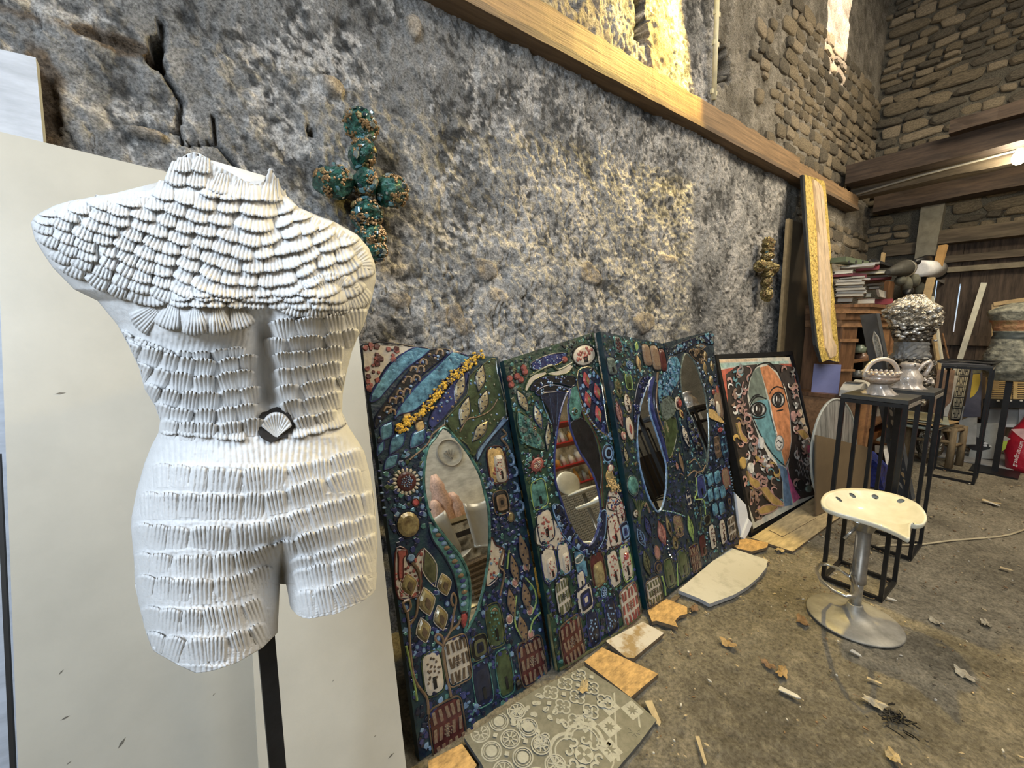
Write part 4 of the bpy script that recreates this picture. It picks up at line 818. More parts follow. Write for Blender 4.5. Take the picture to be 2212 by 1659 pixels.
p.add('yellow_crust', mb, PAL['y'])['kind'] = 'stuff'
p.poly(5, [(1010, 1500), (1080, 1490), (1120, 1560), (1150, 1659), (1010, 1659)], 'w', 'cream_ground', 'k', .004, 'rcm', 30, 'dot')
p.poly(6, [(910, 0), (1035, 0), (1090, 200), (1125, 390), (960, 440), (905, 480), (920, 300)], 'w', 'cream_ground', 'k', .003, 'rml', 46, 'dot')
for x, y, a, b in [(990, 295, 64, 150), (1048, 120, 40, 100)]: p.tile(6, 'arch', x, y, a, b, 'w', 'm', 0, 'dots')
p.poly(6, [(250, 250), (420, 180), (500, 330), (560, 420), (450, 470), (260, 420)], 'w', 'cream_ground', 'k', .003, 'rml', 24, 'dot')
p.tile(6, 'arch', 340, 245, 84, 152, 'w', 'n', 0, 'dots'); p.tile(6, 'rect', 1085, 298, 46, 85, 'n', 'l', 0, 'rings', 'c')
p.poly(6, [(400, 60), (490, 60), (540, 180), (600, 290), (670, 390), (740, 430), (790, 390), (835, 280), (850, 130), (905, 100), (900, 300), (860, 420), (780, 500), (700, 500), (600, 430), (500, 320)], 'n', 'mirror_collar', 'l', .007, 'cnlk', 50); p.tile(6, 'oval', 615, 385, 20, 30, 'o', 'w', 0, None, 'r', 'fish_eye', .013)
for x, y, a, b in [(375, 600, 78, 165), (515, 545, 62, 150)]: p.tile(6, 'arch', x, y, a, b, 'w', 'c', 0, None); p.tile(6, 'arch', x + 14, y + 45, a * .62, b * .66, 'w', 'l', 0, 'dots', h=.012)
p.poly(6, [(612, 480), (710, 500), (735, 720), (640, 690), (610, 560)], 'b', 'blue_field', 'k', .004); p.tile(6, 'oval', 655, 555, 46, 34, 'e', 'w'); p.tile(6, 'arch', 675, 748, 42, 78, 'w', 'c', 0, 'slot')
p.tile(6, 'arch', 835, 650, 78, 165, 'm', 'B'); p.tile(6, 'arch', 840, 695, 62, 118, 'A', 'm', 0, None, h=.013)
for x, y, a, b, q in [(985, 645, 64, 175, 'g'), (1100, 590, 56, 168, 'v')]: p.tile(6, 'arch', x, y, a, b, 'w', q, 0, 'dots')
p.tile(6, 'oval', 1092, 530, 26, 36, 'R', 'm', h=.014); p.tile(6, 'arch', 505, 905, 78, 172, 'w', 'k', 0, 'bars', 'o'); p.tile(6, 'rect', 715, 935, 90, 128, 'w', 'n', 0, 'rings', 'c'); p.tile(6, 'oval', 890, 870, 32, 46, 'n', 'l', 0, 'beads', 'l')
p.tile(6, 'rect', 1138, 985, 104, 178, 'w', 'z', 0, 'bars', 'r', 'grid_tile'); p.tile(6, 'rect', 590, 1330, 128, 205, 'm', 'B', 0, 'bars', 's', 'grid_tile')
for x, y in [(790, 1205), (960, 1095)]: p.tile(6, 'arch', x, y, 66, 168, 'n', 'c', 0, 'dots', 'l')
p.beads(6, [(810, 820), (850, 850), (900, 780), (960, 850)], 't', 'teal_bead_row', .008, .018); p.beads(6, [(360, 880), (390, 960), (430, 1060)], 'c', 'blue_bead_row', .009, .02); p.ridge(6, [(360, 1080), (390, 1300), (440, 1600)], 'o', .006)
p.ridge(6, [(470, 1600), (900, 1330), (1240, 1080)], 'o', .006, 'green_edge')
p.chips(750, lambda a, b, r: r.choice('eeogtke') if b > .86 else (r.choice('ktgntb') if a < .5 else r.choice('tblcn')) if b > .5 else r.choice('nncgktc'))
# ------------------------------------------------ panel 3
p = Panel([(1399, 1318), (1520, 1228), (1432, 742), (1297, 716)], [1.14, 1.17, 1.52, 1.50], 3, M_slab[2])
p.mirror_glass([(1408.4, 815), (1397.6, 830), (1388.5, 855.5), (1381, 882.7), (1376.8, 913), (1375, 944), (1377.7, 980), (1380, 1004), (1385.6, 1027), (1393.8, 1056), (1404, 1082.5), (1418.4, 1105), (1428.7, 1095), (1434.8, 1072), (1437.9, 1047.7), (1438.9, 1021), (1435.8, 996.4), (1430, 978), (1422.9, 953), (1413.8, 926), (1404.8, 899), (1401, 872), (1404.8, 841)], 'l')
p.tile(7, 'arch', 305, 250, 46, 110, 'e', 't', 0, 'beads', 'm'); p.tile(7, 'oval', 420, 235, 42, 48, 't', 'e', 0, 'rings', 'g'); p.tile(7, 'arch', 228, 500, 56, 112, 'e', 'n', 0, 'slot', 'l'); p.tile(7, 'oval', 440, 490, 36, 46, 'n', 'l', 0, 'beads', 'l')
p.tile(7, 'oval', 300, 760, 40, 120, 'o', 'g', 0, 'dots', 'A'); p.tile(7, 'arch', 428, 690, 38, 95, 'g', 'v', 0, 'slot'); p.tile(7, 'leaf', 540, 470, 40, 108, 'y', 'B', 92, 'core', 'z', h=.012); p.tile(7, 'leaf', 520, 265, 42, 70, 'v', 't', 70)
for x, y, a, b, q in [(640, 370, 52, 140, 's'), (745, 402, 54, 158, 's'), (832, 430, 40, 145, 'm')]: p.tile(7, 'arch', x, y, a, b, q, 'k', h=.011)
p.tile(7, 'leaf', 312, 1070, 56, 168, 'p', 'm', 96, 'vein', h=.01); p.tile(7, 'oval', 415, 950, 40, 122, 'w', 'B', 0, 'dots', 'm'); p.tile(7, 'oval', 440, 1240, 44, 152, 'w', 'B', 0, 'core', 'r'); p.tile(7, 'oval', 366, 1330, 34, 60, 'p', 'k', 0, 'core', 'w')
p.tile(7, 'leaf', 395, 1570, 40, 120, 'G', 'k', 96, 'notch')
p.poly(7, [(560, 660), (640, 640), (700, 640), (650, 720), (590, 860), (550, 1010), (525, 1180), (510, 1400), (490, 1200), (500, 900)], 'n', 'violet_collar', 'k', .005, 'ccn', 30)
for q, m_, w in (([(715, 640), (680, 800), (700, 1000), (770, 1250), (830, 1420), (880, 1640)], 'c', .013), ([(770, 580), (752, 850), (765, 1050), (830, 1260)], 'z', .007), ([(748, 700), (728, 880), (748, 1060), (810, 1260)], 'n', .009)): p.ridge(7, q, m_, w, 'blue_ridge' if m_ != 'z' else 'bronze_ridge')
p.poly(7, [(770, 700), (850, 580), (930, 560), (960, 700), (930, 860), (830, 880), (790, 960)], 'b', 'blue_scales', 'n', .005, 'bln', 40); p.poly(7, [(800, 920), (900, 860), (990, 960), (960, 1080), (880, 1150), (820, 1120)], 'e', 'grey_leaf', 'g', .008)
p.poly(7, [(855, 1180), (900, 1120), (985, 1130), (1000, 1300), (960, 1500), (905, 1600), (865, 1400)], 'g', 'green_leaf', 'o', .006); p.tile(7, 'leaf', 885, 1240, 30, 110, 'G', 'g', 96, 'notch')
p.tile(8, 'oval', 225, 335, 60, 108, 't', 'e', 0, None, h=.012)
for i in range(7): p.ridge(8, [(225 + 22 * i, 470 + 6 * i), (270 + 6 * i, 600), (285 + 2 * i, 740)], 'o' if i % 2 else 'g', .004, 'reed')
p.tile(8, 'oval', 262, 630, 34, 44, 'w', 'k', 0, 'dots', 'B'); p.tile(8, 'leaf', 385, 770, 54, 130, 'c', 'k', 102, 'notch', 'A'); p.tile(8, 'leaf', 312, 885, 56, 112, 'n', 'l', 112, 'vein'); p.ridge(8, [(345, 560), (360, 520), (380, 560), (400, 620)], 's', .006)
p.tile(8, 'leaf', 530, 840, 74, 138, 'p', 'r', 100, 'vein', h=.01); p.tile(8, 'leaf', 602, 765, 42, 125, 'A', 'B', 98, 'core', 'k'); p.tile(8, 'arch', 706, 760, 46, 116, 's', 'z', 0, 'dots', 'A'); p.tile(8, 'leaf', 832, 785, 56, 152, 'v', 'g', 92, 'vein', h=.011)
p.tile(8, 'oval', 482, 1040, 34, 75, 'p', 'B'); p.tile(8, 'oval', 672, 940, 30, 70, 'A', 'B', 0, 'core', 'k'); p.tile(8, 'leaf', 370, 1150, 64, 150, 'o', 'k', 98, 'vein', h=.01); p.tile(8, 'oval', 490, 1195, 42, 62, 'n', 'B', 0, 'rings', 'k')
p.tile(8, 'rect', 452, 1450, 86, 138, 'w', 'B', 0, 'bars', 'o', 'grid_tile'); p.tile(8, 'arch', 612, 1255, 54, 150, 'g', 'o', 0, 'slot', 'G'); p.tile(8, 'arch', 755, 1150, 54, 145, 'g', 'o', 0, 'slot', 'G'); p.tile(8, 'rect', 882, 1100, 54, 142, 'm', 'B', 0, 'bars', 's', 'grid_tile'); p.ridge(8, [(530, 1290), (560, 1400), (570, 1490)], 'v', .005); p.ridge(8, [(690, 1150), (695, 1300), (700, 1390)], 'v', .004)
p.beads(8, [(590, 920), (600, 1040), (640, 1110)], 'lc', 'blue_bead_row', .009, .02); p.beads(8, [(545, 600), (660, 620), (770, 660)], 'lt', 'blue_bead_row', .008, .02); p.tile(8, 'oval', 690, 130, 16, 44, 'p', 'k'); p.tile(8, 'leaf', 735, 90, 40, 140, 'z', 'k', 96)
p.chips(750, lambda a, b, r: r.choice('ttebtog') if b > .8 else r.choice('ggotgB') if b > .5 else r.choice('nnccgnk'), .005, .012)
# ------------------------------------------------ panel 4
p = Panel([(1520, 1226), (1597, 1171), (1537, 714), (1434, 741)], [1.17, 1.17, 1.50, 1.52], 4, M_slab[3])
p.mirror_glass([(1479.9, 764), (1473.5, 777.8), (1469, 801), (1469, 826.6), (1472.6, 853.7), (1479, 873.6), (1488, 895), (1500.7, 922.5), (1511.5, 946), (1520.5, 967.7), (1525, 989), (1524, 1010), (1528, 990), (1530, 960), (1530.5, 935), (1529.6, 908), (1526, 873.6), (1520.5, 844.7), (1513, 819), (1504, 792), (1493.4, 774)], 'e')
p.poly(7, [(970, 300), (1000, 250), (1200, 170), (1420, 110), (1440, 240), (1380, 230), (1290, 215), (1180, 270), (1110, 310), (960, 360)], 'n', 'blue_fringe', 'k', .005, 'lneb', 60); p.tile(7, 'leaf', 1290, 268, 34, 105, 'e', 'z', -8, 'rings', 'l', 'eye_tile')
p.poly(7, [(1150, 320), (1240, 300), (1330, 330), (1310, 470), (1230, 430), (1180, 380)], 'k', 'dark_scales', 'z', .005, 'Bz', 24)
for x, y, a, b in [(1342, 385, 38, 62), (1340, 530, 30, 76), (1420, 502, 30, 58), (1410, 675, 36, 62)]: p.tile(7, 'leaf', x, y, a, b, 'A', 'y', 92, 'core', 'B', h=.01)
p.poly(7, [(900, 420), (1000, 390), (1040, 480), (1030, 640), (980, 760), (880, 640)], 'b', 'blue_curls', 'n', .006, 'lbb', 34); p.tile(7, 'oval', 1016, 945, 46, 90, 'w', 'k', 0, None); p.tile(7, 'oval', 1020, 945, 34, 66, 'm', 'r', 0, 'rings', 'R', None, .012); p.tile(7, 'leaf', 1055, 1070, 42, 78, 'y', 'k', 112, 'core', 'm')
p.tile(7, 'leaf', 1108, 1335, 54, 165, 'w', 'n', 106, 'dots', 'k'); p.tile(7, 'oval', 1485, 790, 20, 60, 'r', 'B'); p.tile(7, 'arch', 1500, 960, 44, 190, 's', 'B', 0, None); p.tile(7, 'oval', 1490, 1010, 24, 100, 'w', 'm', h=.012); p.tile(7, 'oval', 1440, 812, 18, 34, 'r', 'm')
p.poly(7, [(1380, 1010), (1450, 1030), (1560, 1160), (1560, 1190), (1450, 1150), (1380, 1110)], 'y', 'yellow_wing', 'k', .006)
for i in range(4): p.ridge(7, [(1385 + 4 * i, 985 - 22 * i), (1420 + 4 * i, 950 - 18 * i), (1450, 980 - 10 * i)], 'w', .003, 'white_stripe')
for x, m_ in ((1485, 's'), (1572, 'b')): p.tile(7, 'arch', x, 1475, 40, 148, m_, 'n', 0, 'bars', 'B' if m_ == 's' else 'n', 'ladder_tile')
p.poly(7, [(1120, 1100), (1200, 1180), (1290, 1380), (1310, 1560), (1240, 1500), (1160, 1300)], 'k', 'dark_scales', 'n', .005, 'Bec', 40); p.tile(7, 'oval', 1520, 1265, 34, 30, 'R', 'm', 0, 'beads', 'R')
for x, y in [(1040, 270), (1115, 245)]: p.tile(8, 'arch', x, y, 38, 72, 'b', 'n', h=.011)
for x, y in [(1040, 435), (1105, 420), (1170, 400), (1090, 585), (1160, 570)]: p.tile(8, 'arch', x, y, 32, 70, 'b', 'n', h=.011)
p.tile(8, 'arch', 1207, 260, 40, 108, 's', 'r'); p.tile(8, 'arch', 945, 350, 48, 122, 'c', 'l', 0, 'slot', 'l'); p.tile(8, 'oval', 1235, 500, 44, 90, 'k', 'n', 0, 'rings', 'B')
for x, y in [(1066, 872), (1176, 822)]: p.tile(8, 'arch', x, y, 38, 132, 'w', 'k', 0, 'dots', 'm')
p.tile(8, 'rect', 1270, 782, 54, 128, 'w', 'k', 0, 'bars', 'B', 'grid_tile'); p.tile(8, 'arch', 965, 970, 42, 118, 'm', 'k', 0, 'slot', 'B'); p.tile(8, 'leaf', 716, 500, 28, 122, 'G', 'l', 92, 'notch'); p.tile(8, 'arch', 810, 490, 40, 118, 'w', 'n', 0, 'bars', 'n'); p.tile(8, 'oval', 1010, 700, 40, 50, 'k', 'o')
for q in ([(890, 250), (900, 400), (880, 480), (970, 490), (990, 640)], [(930, 560), (945, 680), (930, 800)]): p.ridge(8, q, 'v' if q[0][0] < 900 else 'o', .004, 'green_vine')
for q in ([(800, 240), (870, 180), (920, 210)], [(880, 250), (900, 200), (960, 180), (990, 120)], [(820, 100), (880, 60), (940, 150)], [(700, 260), (720, 210), (760, 230)]): p.ridge(8, q, 's', .004, 'pale_branch')
p.beads(8, [(1250, 190), (1270, 330), (1290, 420)], 'l', 'blue_bead_row', .007, .02); p.beads(8, [(1010, 830), (1000, 930), (990, 1010)], 'le', 'pale_bead_row', .007, .018)
p.chips(550, lambda a, b, r: r.choice('nnlken') if b > .8 else r.choice('nncckl') if a > .5 else r.choice('tnbkeg'), .005, .012)
for k, (x, y) in enumerate([(1133, 1478), (1660, 1250)]):
    pass
def caster(q):
    b = MB(); b.lathe(q + np.array([0, 0, .02]), [(.004, -.012), (.018, -.010), (.020, 0), (.018, .010), (.004, .012)], 12, ax=(1, 0, 0)); b.box(q + (-.006, -.004, .018), q + (.006, .012, .05)); b.build('caster', M_black, screen)
for q in (fl(925, 1640), fl(1125, 1496), fl(1500, 1240), fl(1585, 1180)): caster(np.array([q[0], 1.19, 0]))
# ================================================================ PAINTING OF A FACE

CR.update({'a1': (1540, 700, 3.4559), 'a4': (1720, 740, 6.38), 'a6': (1960, 780, 5.925), 'a7': (1700, 960, 3.4572), 'b3': (1780, 540, 7.539), 'b4': (900, 1150, 2.765), 'g': (660, 220, 4.8794), 'h': (1840, 780, 5.186), 'i': (1870, 620, 5.925), 'j': (1980, 440, 6.914), 'k': (2090, 780, 6.377)})
def plane3(a, b, c):
    n = unit(np.cross(b - a, c - a)); n = n if np.dot(n, CAM - a) > 0 else -n; return a, n
def X(c, pts, pl): return [hit(*pxl(c, *q), *pl) for q in pts]
pp = plane3(fl(1622, 1160), fl(1780, 1062), ypl(1640, 764, 1.56))
fr = X('a1', [(15, 228), (590, 203), (832, 1280), (288, 1592)], pp); iN = pp[1]
pic = thing('painting', (fl(1700, 1110)[0], 1.18, 0), 'black-framed painting of a half blue, half orange face leaning beside the mosaic screen', 'painting')
for i in range(4):
    a, b = fr[i], fr[(i + 1) % 4]; c = sum(fr) / 4; d = unit(np.cross(iN, unit(b - a))); d = d if np.dot(d, c - a) > 0 else -d
    m = MB(); m.slab([a - iN * .045, b - iN * .045, b + d * .035 - unit(b - a) * .03 - iN * .045, a + d * .035 + unit(b - a) * .03 - iN * .045], iN, .05); m.build('frame_bar', M_black, pic)
M_can = mat('canvas_mint', (.42, .46, .42), .6, var=.25, vs=9, col2=(.62, .56, .46))
cv = X('a1', [(38, 262), (572, 246), (812, 1252), (300, 1530)], pp); m = MB(); m.slab([p - iN * .03 for p in cv], iN, .032); m.build('canvas', M_can, pic)
PC = {k: mat('paint_' + k, v, .5, var=.35, vs=16) for k, v in dict(dark=(.035, .028, .024), teal=(.12, .26, .29), grn=(.14, .17, .14), org=(.48, .20, .09), red=(.36, .09, .06), whi=(.58, .57, .54), blk=(.012, .012, .012), blu=(.14, .22, .33), pnk=(.48, .10, .22), tan=(.24, .16, .12), gld=(.36, .24, .08), rose=(.38, .22, .19), gry=(.20, .20, .19), cre=(.55, .42, .28), mint=(.30, .42, .38)).items()}
pk = list(PC); pm_ = MB(); lvl = [0]
def pol(pts, m): lvl[0] += 1; pm_.slab([p + iN * .002 for p in X('a1', pts, pp)], iN, .0003 + .00006 * lvl[0], pk.index(m))
def stroke(pts, m, w=.004):
    P = [p + iN * .003 for p in X('a1', pts, pp)]; sp = []; k = len(P)
    for i in range(k - 1):
        a, b, d, e = P[max(i - 1, 0)], P[i], P[i + 1], P[min(i + 2, k - 1)]
        for t in (0, .25, .5, .75): sp.append(.5 * ((2 * b) + (d - a) * t + (2 * a - 5 * b + 4 * d - e) * t * t + (3 * b - a - 3 * d + e) * t ** 3))
    sp.append(P[-1]); lvl[0] += 1; h = iN * (.0006 + .00006 * lvl[0]); L = []; Rr = []
    for i, p in enumerate(sp):
        t = unit(sp[min(i + 1, len(sp) - 1)] - sp[max(i - 1, 0)]); s = np.cross(iN, t) * w * (.55 + .45 * math.sin(math.pi * (i + .5) / len(sp))); L.append(p + s + h); Rr.append(p - s + h)
    n = len(sp); pm_.add(L + Rr, [(i, i + 1, n + i + 1, n + i) for i in range(n - 1)], pk.index(m))
def eye(x, y, a, b, m): pol([(x + a * math.cos(t), y + b * math.sin(t)) for t in np.linspace(0, 6.28, 19)[:-1]], m)
pol([(40, 266), (330, 256), (330, 275), (45, 290)], 'cre'); pol([(45, 295), (560, 275), (565, 300), (300, 300), (55, 330)], 'mint')
pol([(48, 345), (170, 322), (160, 370), (120, 440), (125, 600), (105, 590), (80, 470)], 'red'); pol([(490, 296), (585, 296), (630, 470), (615, 480), (560, 330)], 'red')
pol([(95, 375), (180, 312), (270, 306), (330, 300), (265, 430), (255, 540), (285, 690), (340, 850), (410, 980), (480, 1060), (515, 1160), (520, 1345), (310, 1480), (230, 1260), (160, 900), (110, 600)], 'dark')
pol([(400, 300), (485, 300), (590, 320), (625, 480), (690, 760), (760, 1040), (800, 1220), (800, 1262), (640, 1310), (575, 1180), (560, 1060), (585, 880), (575, 640), (540, 480), (480, 360)], 'dark')
pol([(262, 520), (275, 430), (300, 350), (345, 318), (385, 470), (405, 570), (330, 600), (285, 600)], 'grn'); pol([(285, 600), (340, 570), (405, 560), (432, 640), (445, 720), (470, 840), (500, 930), (535, 1060), (480, 1040), (410, 930), (340, 790), (300, 690)], 'teal')
pol([(348, 325), (410, 308), (470, 370), (520, 450), (550, 560), (572, 690), (580, 870), (565, 990), (535, 1060), (515, 960), (480, 840), (447, 700), (422, 570), (392, 470)], 'org')
pol([(475, 1040), (522, 1062), (552, 1090), (575, 1240), (592, 1350), (525, 1362), (520, 1180)], 'blu'); pol([(548, 1062), (575, 1150), (610, 1230), (650, 1295), (600, 1335), (572, 1230), (552, 1100)], 'pnk')
pol([(690, 890), (716, 888), (765, 1045), (735, 1065), (708, 990)], 'pnk')
for x, y, a, b in ((336, 638, 62, 62), (484, 566, 52, 66)):
    eye(x, y, a, b * .92, 'blk'); eye(x, y, a * .84, b * .74, 'gry'); eye(x - a * .5, y + 3, a * .22, b * .3, 'whi'); eye(x + a * .55, y + 3, a * .2, b * .3, 'whi'); eye(x - 2, y, a * .56, b * .74, 'blk'); eye(x, y, a * .36, b * .5, 'dark'); eye(x - a * .22, y - 8, a * .09, b * .30, 'whi'); eye(x + a * .14, y + 2, a * .07, b * .26, 'gry')
for q in ([(272, 610), (300, 560), (340, 540), (395, 560)], [(268, 590), (300, 540), (345, 525)], [(418, 525), (440, 485), (480, 468), (535, 490)], [(245, 560), (265, 430), (300, 340), (350, 300), (420, 292), (470, 340), (510, 430), (548, 560), (575, 690), (585, 870), (562, 1000), (535, 1062)], [(275, 640), (310, 740), (370, 860), (440, 970), (535, 1062)], [(470, 650), (520, 640)], [(290, 700), (340, 705), (385, 690)]): stroke(q, 'blk', .006)
stroke([(418, 565), (428, 640), (447, 730), (475, 825)], 'whi', .010); stroke([(408, 570), (418, 650), (440, 740), (462, 840)], 'blk', .003)
eye(492, 890, 35, 62, 'gry'); eye(490, 888, 29, 53, 'whi'); stroke([(466, 888), (485, 868), (495, 880), (515, 885)], 'blk', .004); stroke([(478, 905), (492, 925), (508, 900)], 'blk', .003)
rr = random.Random(5); hl = np.array([(95, 375), (180, 312), (330, 300), (265, 430), (255, 540), (285, 690), (340, 850), (410, 980), (480, 1060), (515, 1160), (520, 1345), (310, 1480), (230, 1260), (160, 900), (110, 600)], float); hr = np.array([(480, 310), (590, 320), (625, 480), (690, 760), (760, 1040), (800, 1220), (640, 1300), (590, 1180), (590, 880), (575, 640)], float)
for poly, n, sc in ((hl, 150, 1.0), (hr, 90, .8)):
    lo, hi = poly.min(0), poly.max(0); g = 0
    while g < n:
        x, y = rr.uniform(lo[0], hi[0]), rr.uniform(lo[1], hi[1])
        if not inpoly((x, y), poly): continue
        g += 1; r0 = rr.uniform(16, 46) * sc; a0 = rr.uniform(0, 6.28); da = rr.choice((-1, 1)) * rr.uniform(2, 4.8); pts = [(x + r0 * (1 - .5 * t) * math.cos(a0 + da * t) * .8, y + r0 * (1 - .5 * t) * math.sin(a0 + da * t)) for t in (0, .25, .5, .75, 1)]
        if all(inpoly(q, poly) for q in pts[::2]): stroke(pts, rr.choice(('tan', 'rose', 'tan', 'rose', 'rose', 'gry', 'gld', 'teal', 'whi') if poly is hl else ('gry', 'whi', 'tan', 'rose', 'gry')), rr.uniform(.006, .014))
for q, m_ in (([(245, 1095), (270, 1140), (325, 1170), (335, 1205), (310, 1228), (262, 1190)], 'gld'), ([(165, 745), (185, 735), (200, 810), (240, 860), (235, 890), (195, 860)], 'gld'), ([(340, 1230), (380, 1210), (430, 1270), (500, 1330), (510, 1355), (440, 1350), (390, 1300)], 'gld'), ([(320, 1385), (380, 1350), (470, 1360), (420, 1400), (340, 1420)], 'gld'), ([(610, 800), (660, 790), (700, 840), (670, 865)], 'gld')): pol(q, m_); stroke(q + q[:1], 'rose', .004)
for x, y, a, b, m_ in [(213, 1038, 18, 45, 'gld'), (272, 1075, 18, 40, 'whi'), (350, 890, 18, 45, 'whi'), (640, 665, 12, 26, 'cre'), (660, 728, 13, 26, 'cre'), (680, 788, 12, 24, 'cre'), (745, 1092, 32, 22, 'whi'), (760, 1155, 30, 22, 'whi'), (765, 1208, 34, 18, 'cre'), (735, 1140, 14, 20, 'gld'), (640, 1200, 30, 40, 'blk'), (705, 1230, 18, 26, 'grn'), (590, 690, 14, 40, 'rose')]: eye(x, y, a, b, m_)
for q in ([(262, 1332), (262, 1240), (282, 1330), (284, 1240)], [(296, 1242), (300, 1335), (318, 1335), (316, 1290), (302, 1290)]): stroke(q, 'rose', .003)
for i in range(9): stroke([(600 + 12 * i, 900 + 20 * i), (605 + 15 * i, 1000 + 16 * i), (640 + 13 * i, 1130 + 8 * i)], 'whi' if i % 2 else 'gry', .003)
pm_.build('painted_face', list(PC.values()), pic)
# crumpled sheet between screen and painting
M_paper = mat('white_paper', (.62, .63, .66), .7, var=.06, vs=12)
def crumple(name, pts, Y0, Y1, label, cat):
    pl = plane3(ypl(*pts[0], Y0), ypl(*pts[1], Y0), ypl(*pts[2], Y1)); P = [hit(*q, *pl) for q in pts]; m = MB(); m.slab(P, pl[1], .004, 0, .12, .006); return m.build(name, M_paper, label=label, cat=cat)
sp = thing('paper_sheet', fl(1605, 1165), 'crumpled white sheet tucked between the mosaic screen and the painting', 'paper')
for q, a in (([(1584, 1062), (1608, 1088), (1614, 1120), (1598, 1160), (1592, 1130)], 1.20), ([(1598, 1160), (1614, 1118), (1622, 1128), (1612, 1152), (1603, 1166)], 1.185)):
    pl = (fl(1603, 1166) + (0, a - 1.2, 0), unit((-.25, -1, .2))); m = MB(); m.slab([hit(*p, *pl) for p in q], pl[1], .004, 0, .1, .012); m.build('fold', M_paper, sp)
# ================================================================ SLABS AND BOARDS ON THE FLOOR
def fslab(name, pts, z0, th, mats, label, cat, group=None, px=True):
    P = [fl(*q, z0) if px else np.array(q) for q in pts]; m = MB(); m.slab(P, (0, 0, 1), th); m.m = [0] * len(m.f)
    for i in range(len(m.f)):
        if i > 1: m.m[i] = 1
    return m.build(name, mats, label=label, cat=cat, group=group)
M_osb = mat('strand_board', (.42, .26, .10), .65, var=.4, vs=26, stretch=(1, 2.4, 1), bump=.25, bs=60); M_osbe = mat('strand_board_edge', (.12, .085, .05), .85, var=.3, vs=50)
M_osbw = mat('strand_board_whitened', (.36, .25, .12), .7, var=.2, vs=11, col2=(.5, .46, .40), ramp=(.42, .55), bump=.25, bs=60)
M_chalk = mat('dirty_white_board', (.46, .44, .37), .6, var=.2, vs=14, col2=(.50, .48, .42), bump=.1, bs=60, ramp=(.3, .5)); M_chalke = mat('white_board_edge', (.30, .30, .30), .7)
OG = None
fslab('board_scrap', [(1262, 1437), (1300, 1406), (1422, 1464), (1362, 1515)], .004, .018, [M_osb, M_osbe], 'orange strand board scrap at the corner of the patterned tile slab', 'board')
fslab('board_scrap', [(1308, 1392), (1388, 1350), (1434, 1375), (1368, 1430), (1352, 1428)], .004, .018, [M_osbw, M_osbe], 'strand board scrap smeared with white paint, in front of the second screen panel', 'board')
fslab('board_scrap', [(1398, 1325), (1440, 1300), (1484, 1318), (1484, 1333), (1468, 1337), (1458, 1348), (1464, 1362), (1418, 1348), (1408, 1350)], .004, .018, [M_osb, M_osbe], 'small broken strand board scrap with a jagged notch, beside the third screen panel', 'board')
fslab('board_scrap', [(925, 1654), (998, 1616), (1030, 1662), (1000, 1720), (930, 1720)], .002, .018, [M_osb, M_osbe], 'strand board scrap at the foot of the first screen panel, bottom edge of the picture', 'board')
fslab('board_scrap', [(1400, 1330), (1456, 1292), (1470, 1290), (1420, 1340)], .001, .010, [M_osbe, M_osbe], 'thin brown wood strip under the edge of the third screen panel', 'board')
fslab('curved_slab', [(1465, 1282), (1574, 1188), (1658, 1216), (1655, 1232), (1640, 1252), (1615, 1274), (1585, 1292), (1532, 1312), (1510, 1300)], .006, .02, [M_chalk, M_chalke], 'scuffed white slab with one curved edge lying in front of the fourth screen panel', 'slab')
fslab('board_scrap', [(1574, 1178), (1610, 1168), (1660, 1178), (1656, 1188), (1624, 1197), (1592, 1190)], .006, .018, [M_osb, M_osbe], 'tan board scrap behind the curved white slab', 'board')
M_ply = mat('pale_plywood', (.46, .36, .20), .7, var=.3, vs=8, stretch=(1, 5, 1), bump=.15, bs=40)
fslab('plywood_sheet', [(1622, 1166), (1780, 1064), (1850, 1095), (1800, 1130), (1712, 1196)], .002, .015, [M_ply, M_osbe], 'pale plywood sheet on the floor under the face painting', 'board')
fslab('plywood_sheet', [(1660, 1145), (1730, 1100), (1762, 1120), (1690, 1160)], .018, .004, [M_ply, M_osbe], 'thin plywood offcut lying on the larger plywood sheet', 'board')
# patterned cement tile slab
M_tile = mat('tile_grey', (.155, .15, .12), .5, var=.2, vs=40); M_print = mat('tile_print_pale', (.34, .335, .285), .5, var=.12, vs=60); M_tedge = mat('tile_edge', (.08, .08, .075), .8)
S0 = fl(1003, 1602); S1 = fl(1262, 1446); E1 = unit(S1 - S0); E2 = np.array([E1[1], -E1[0], 0])
def onslab(c, x, y): q = fl(*pxl(c, x, y), .02) - S0; return np.dot(q, E1), np.dot(q, E2)
sl = thing('tile_slab', fl(1200, 1560), 'patterned grey cement tile slab on the earth floor in front of the first screen panel', 'tile')
out_ = [fl(*q, .004) for q in [(1003, 1602), (1153, 1500), (1262, 1446), (1363, 1515), (1418, 1563), (1381, 1613), (1341, 1660), (1290, 1730), (1075, 1730), (1041, 1660)]]
m = MB(); m.slab(out_, (0, 0, 1), .016); m.m = [0 if i < 2 else 1 for i in range(len(m.f))]; m.build('slab', [M_tile, M_tedge], sl)
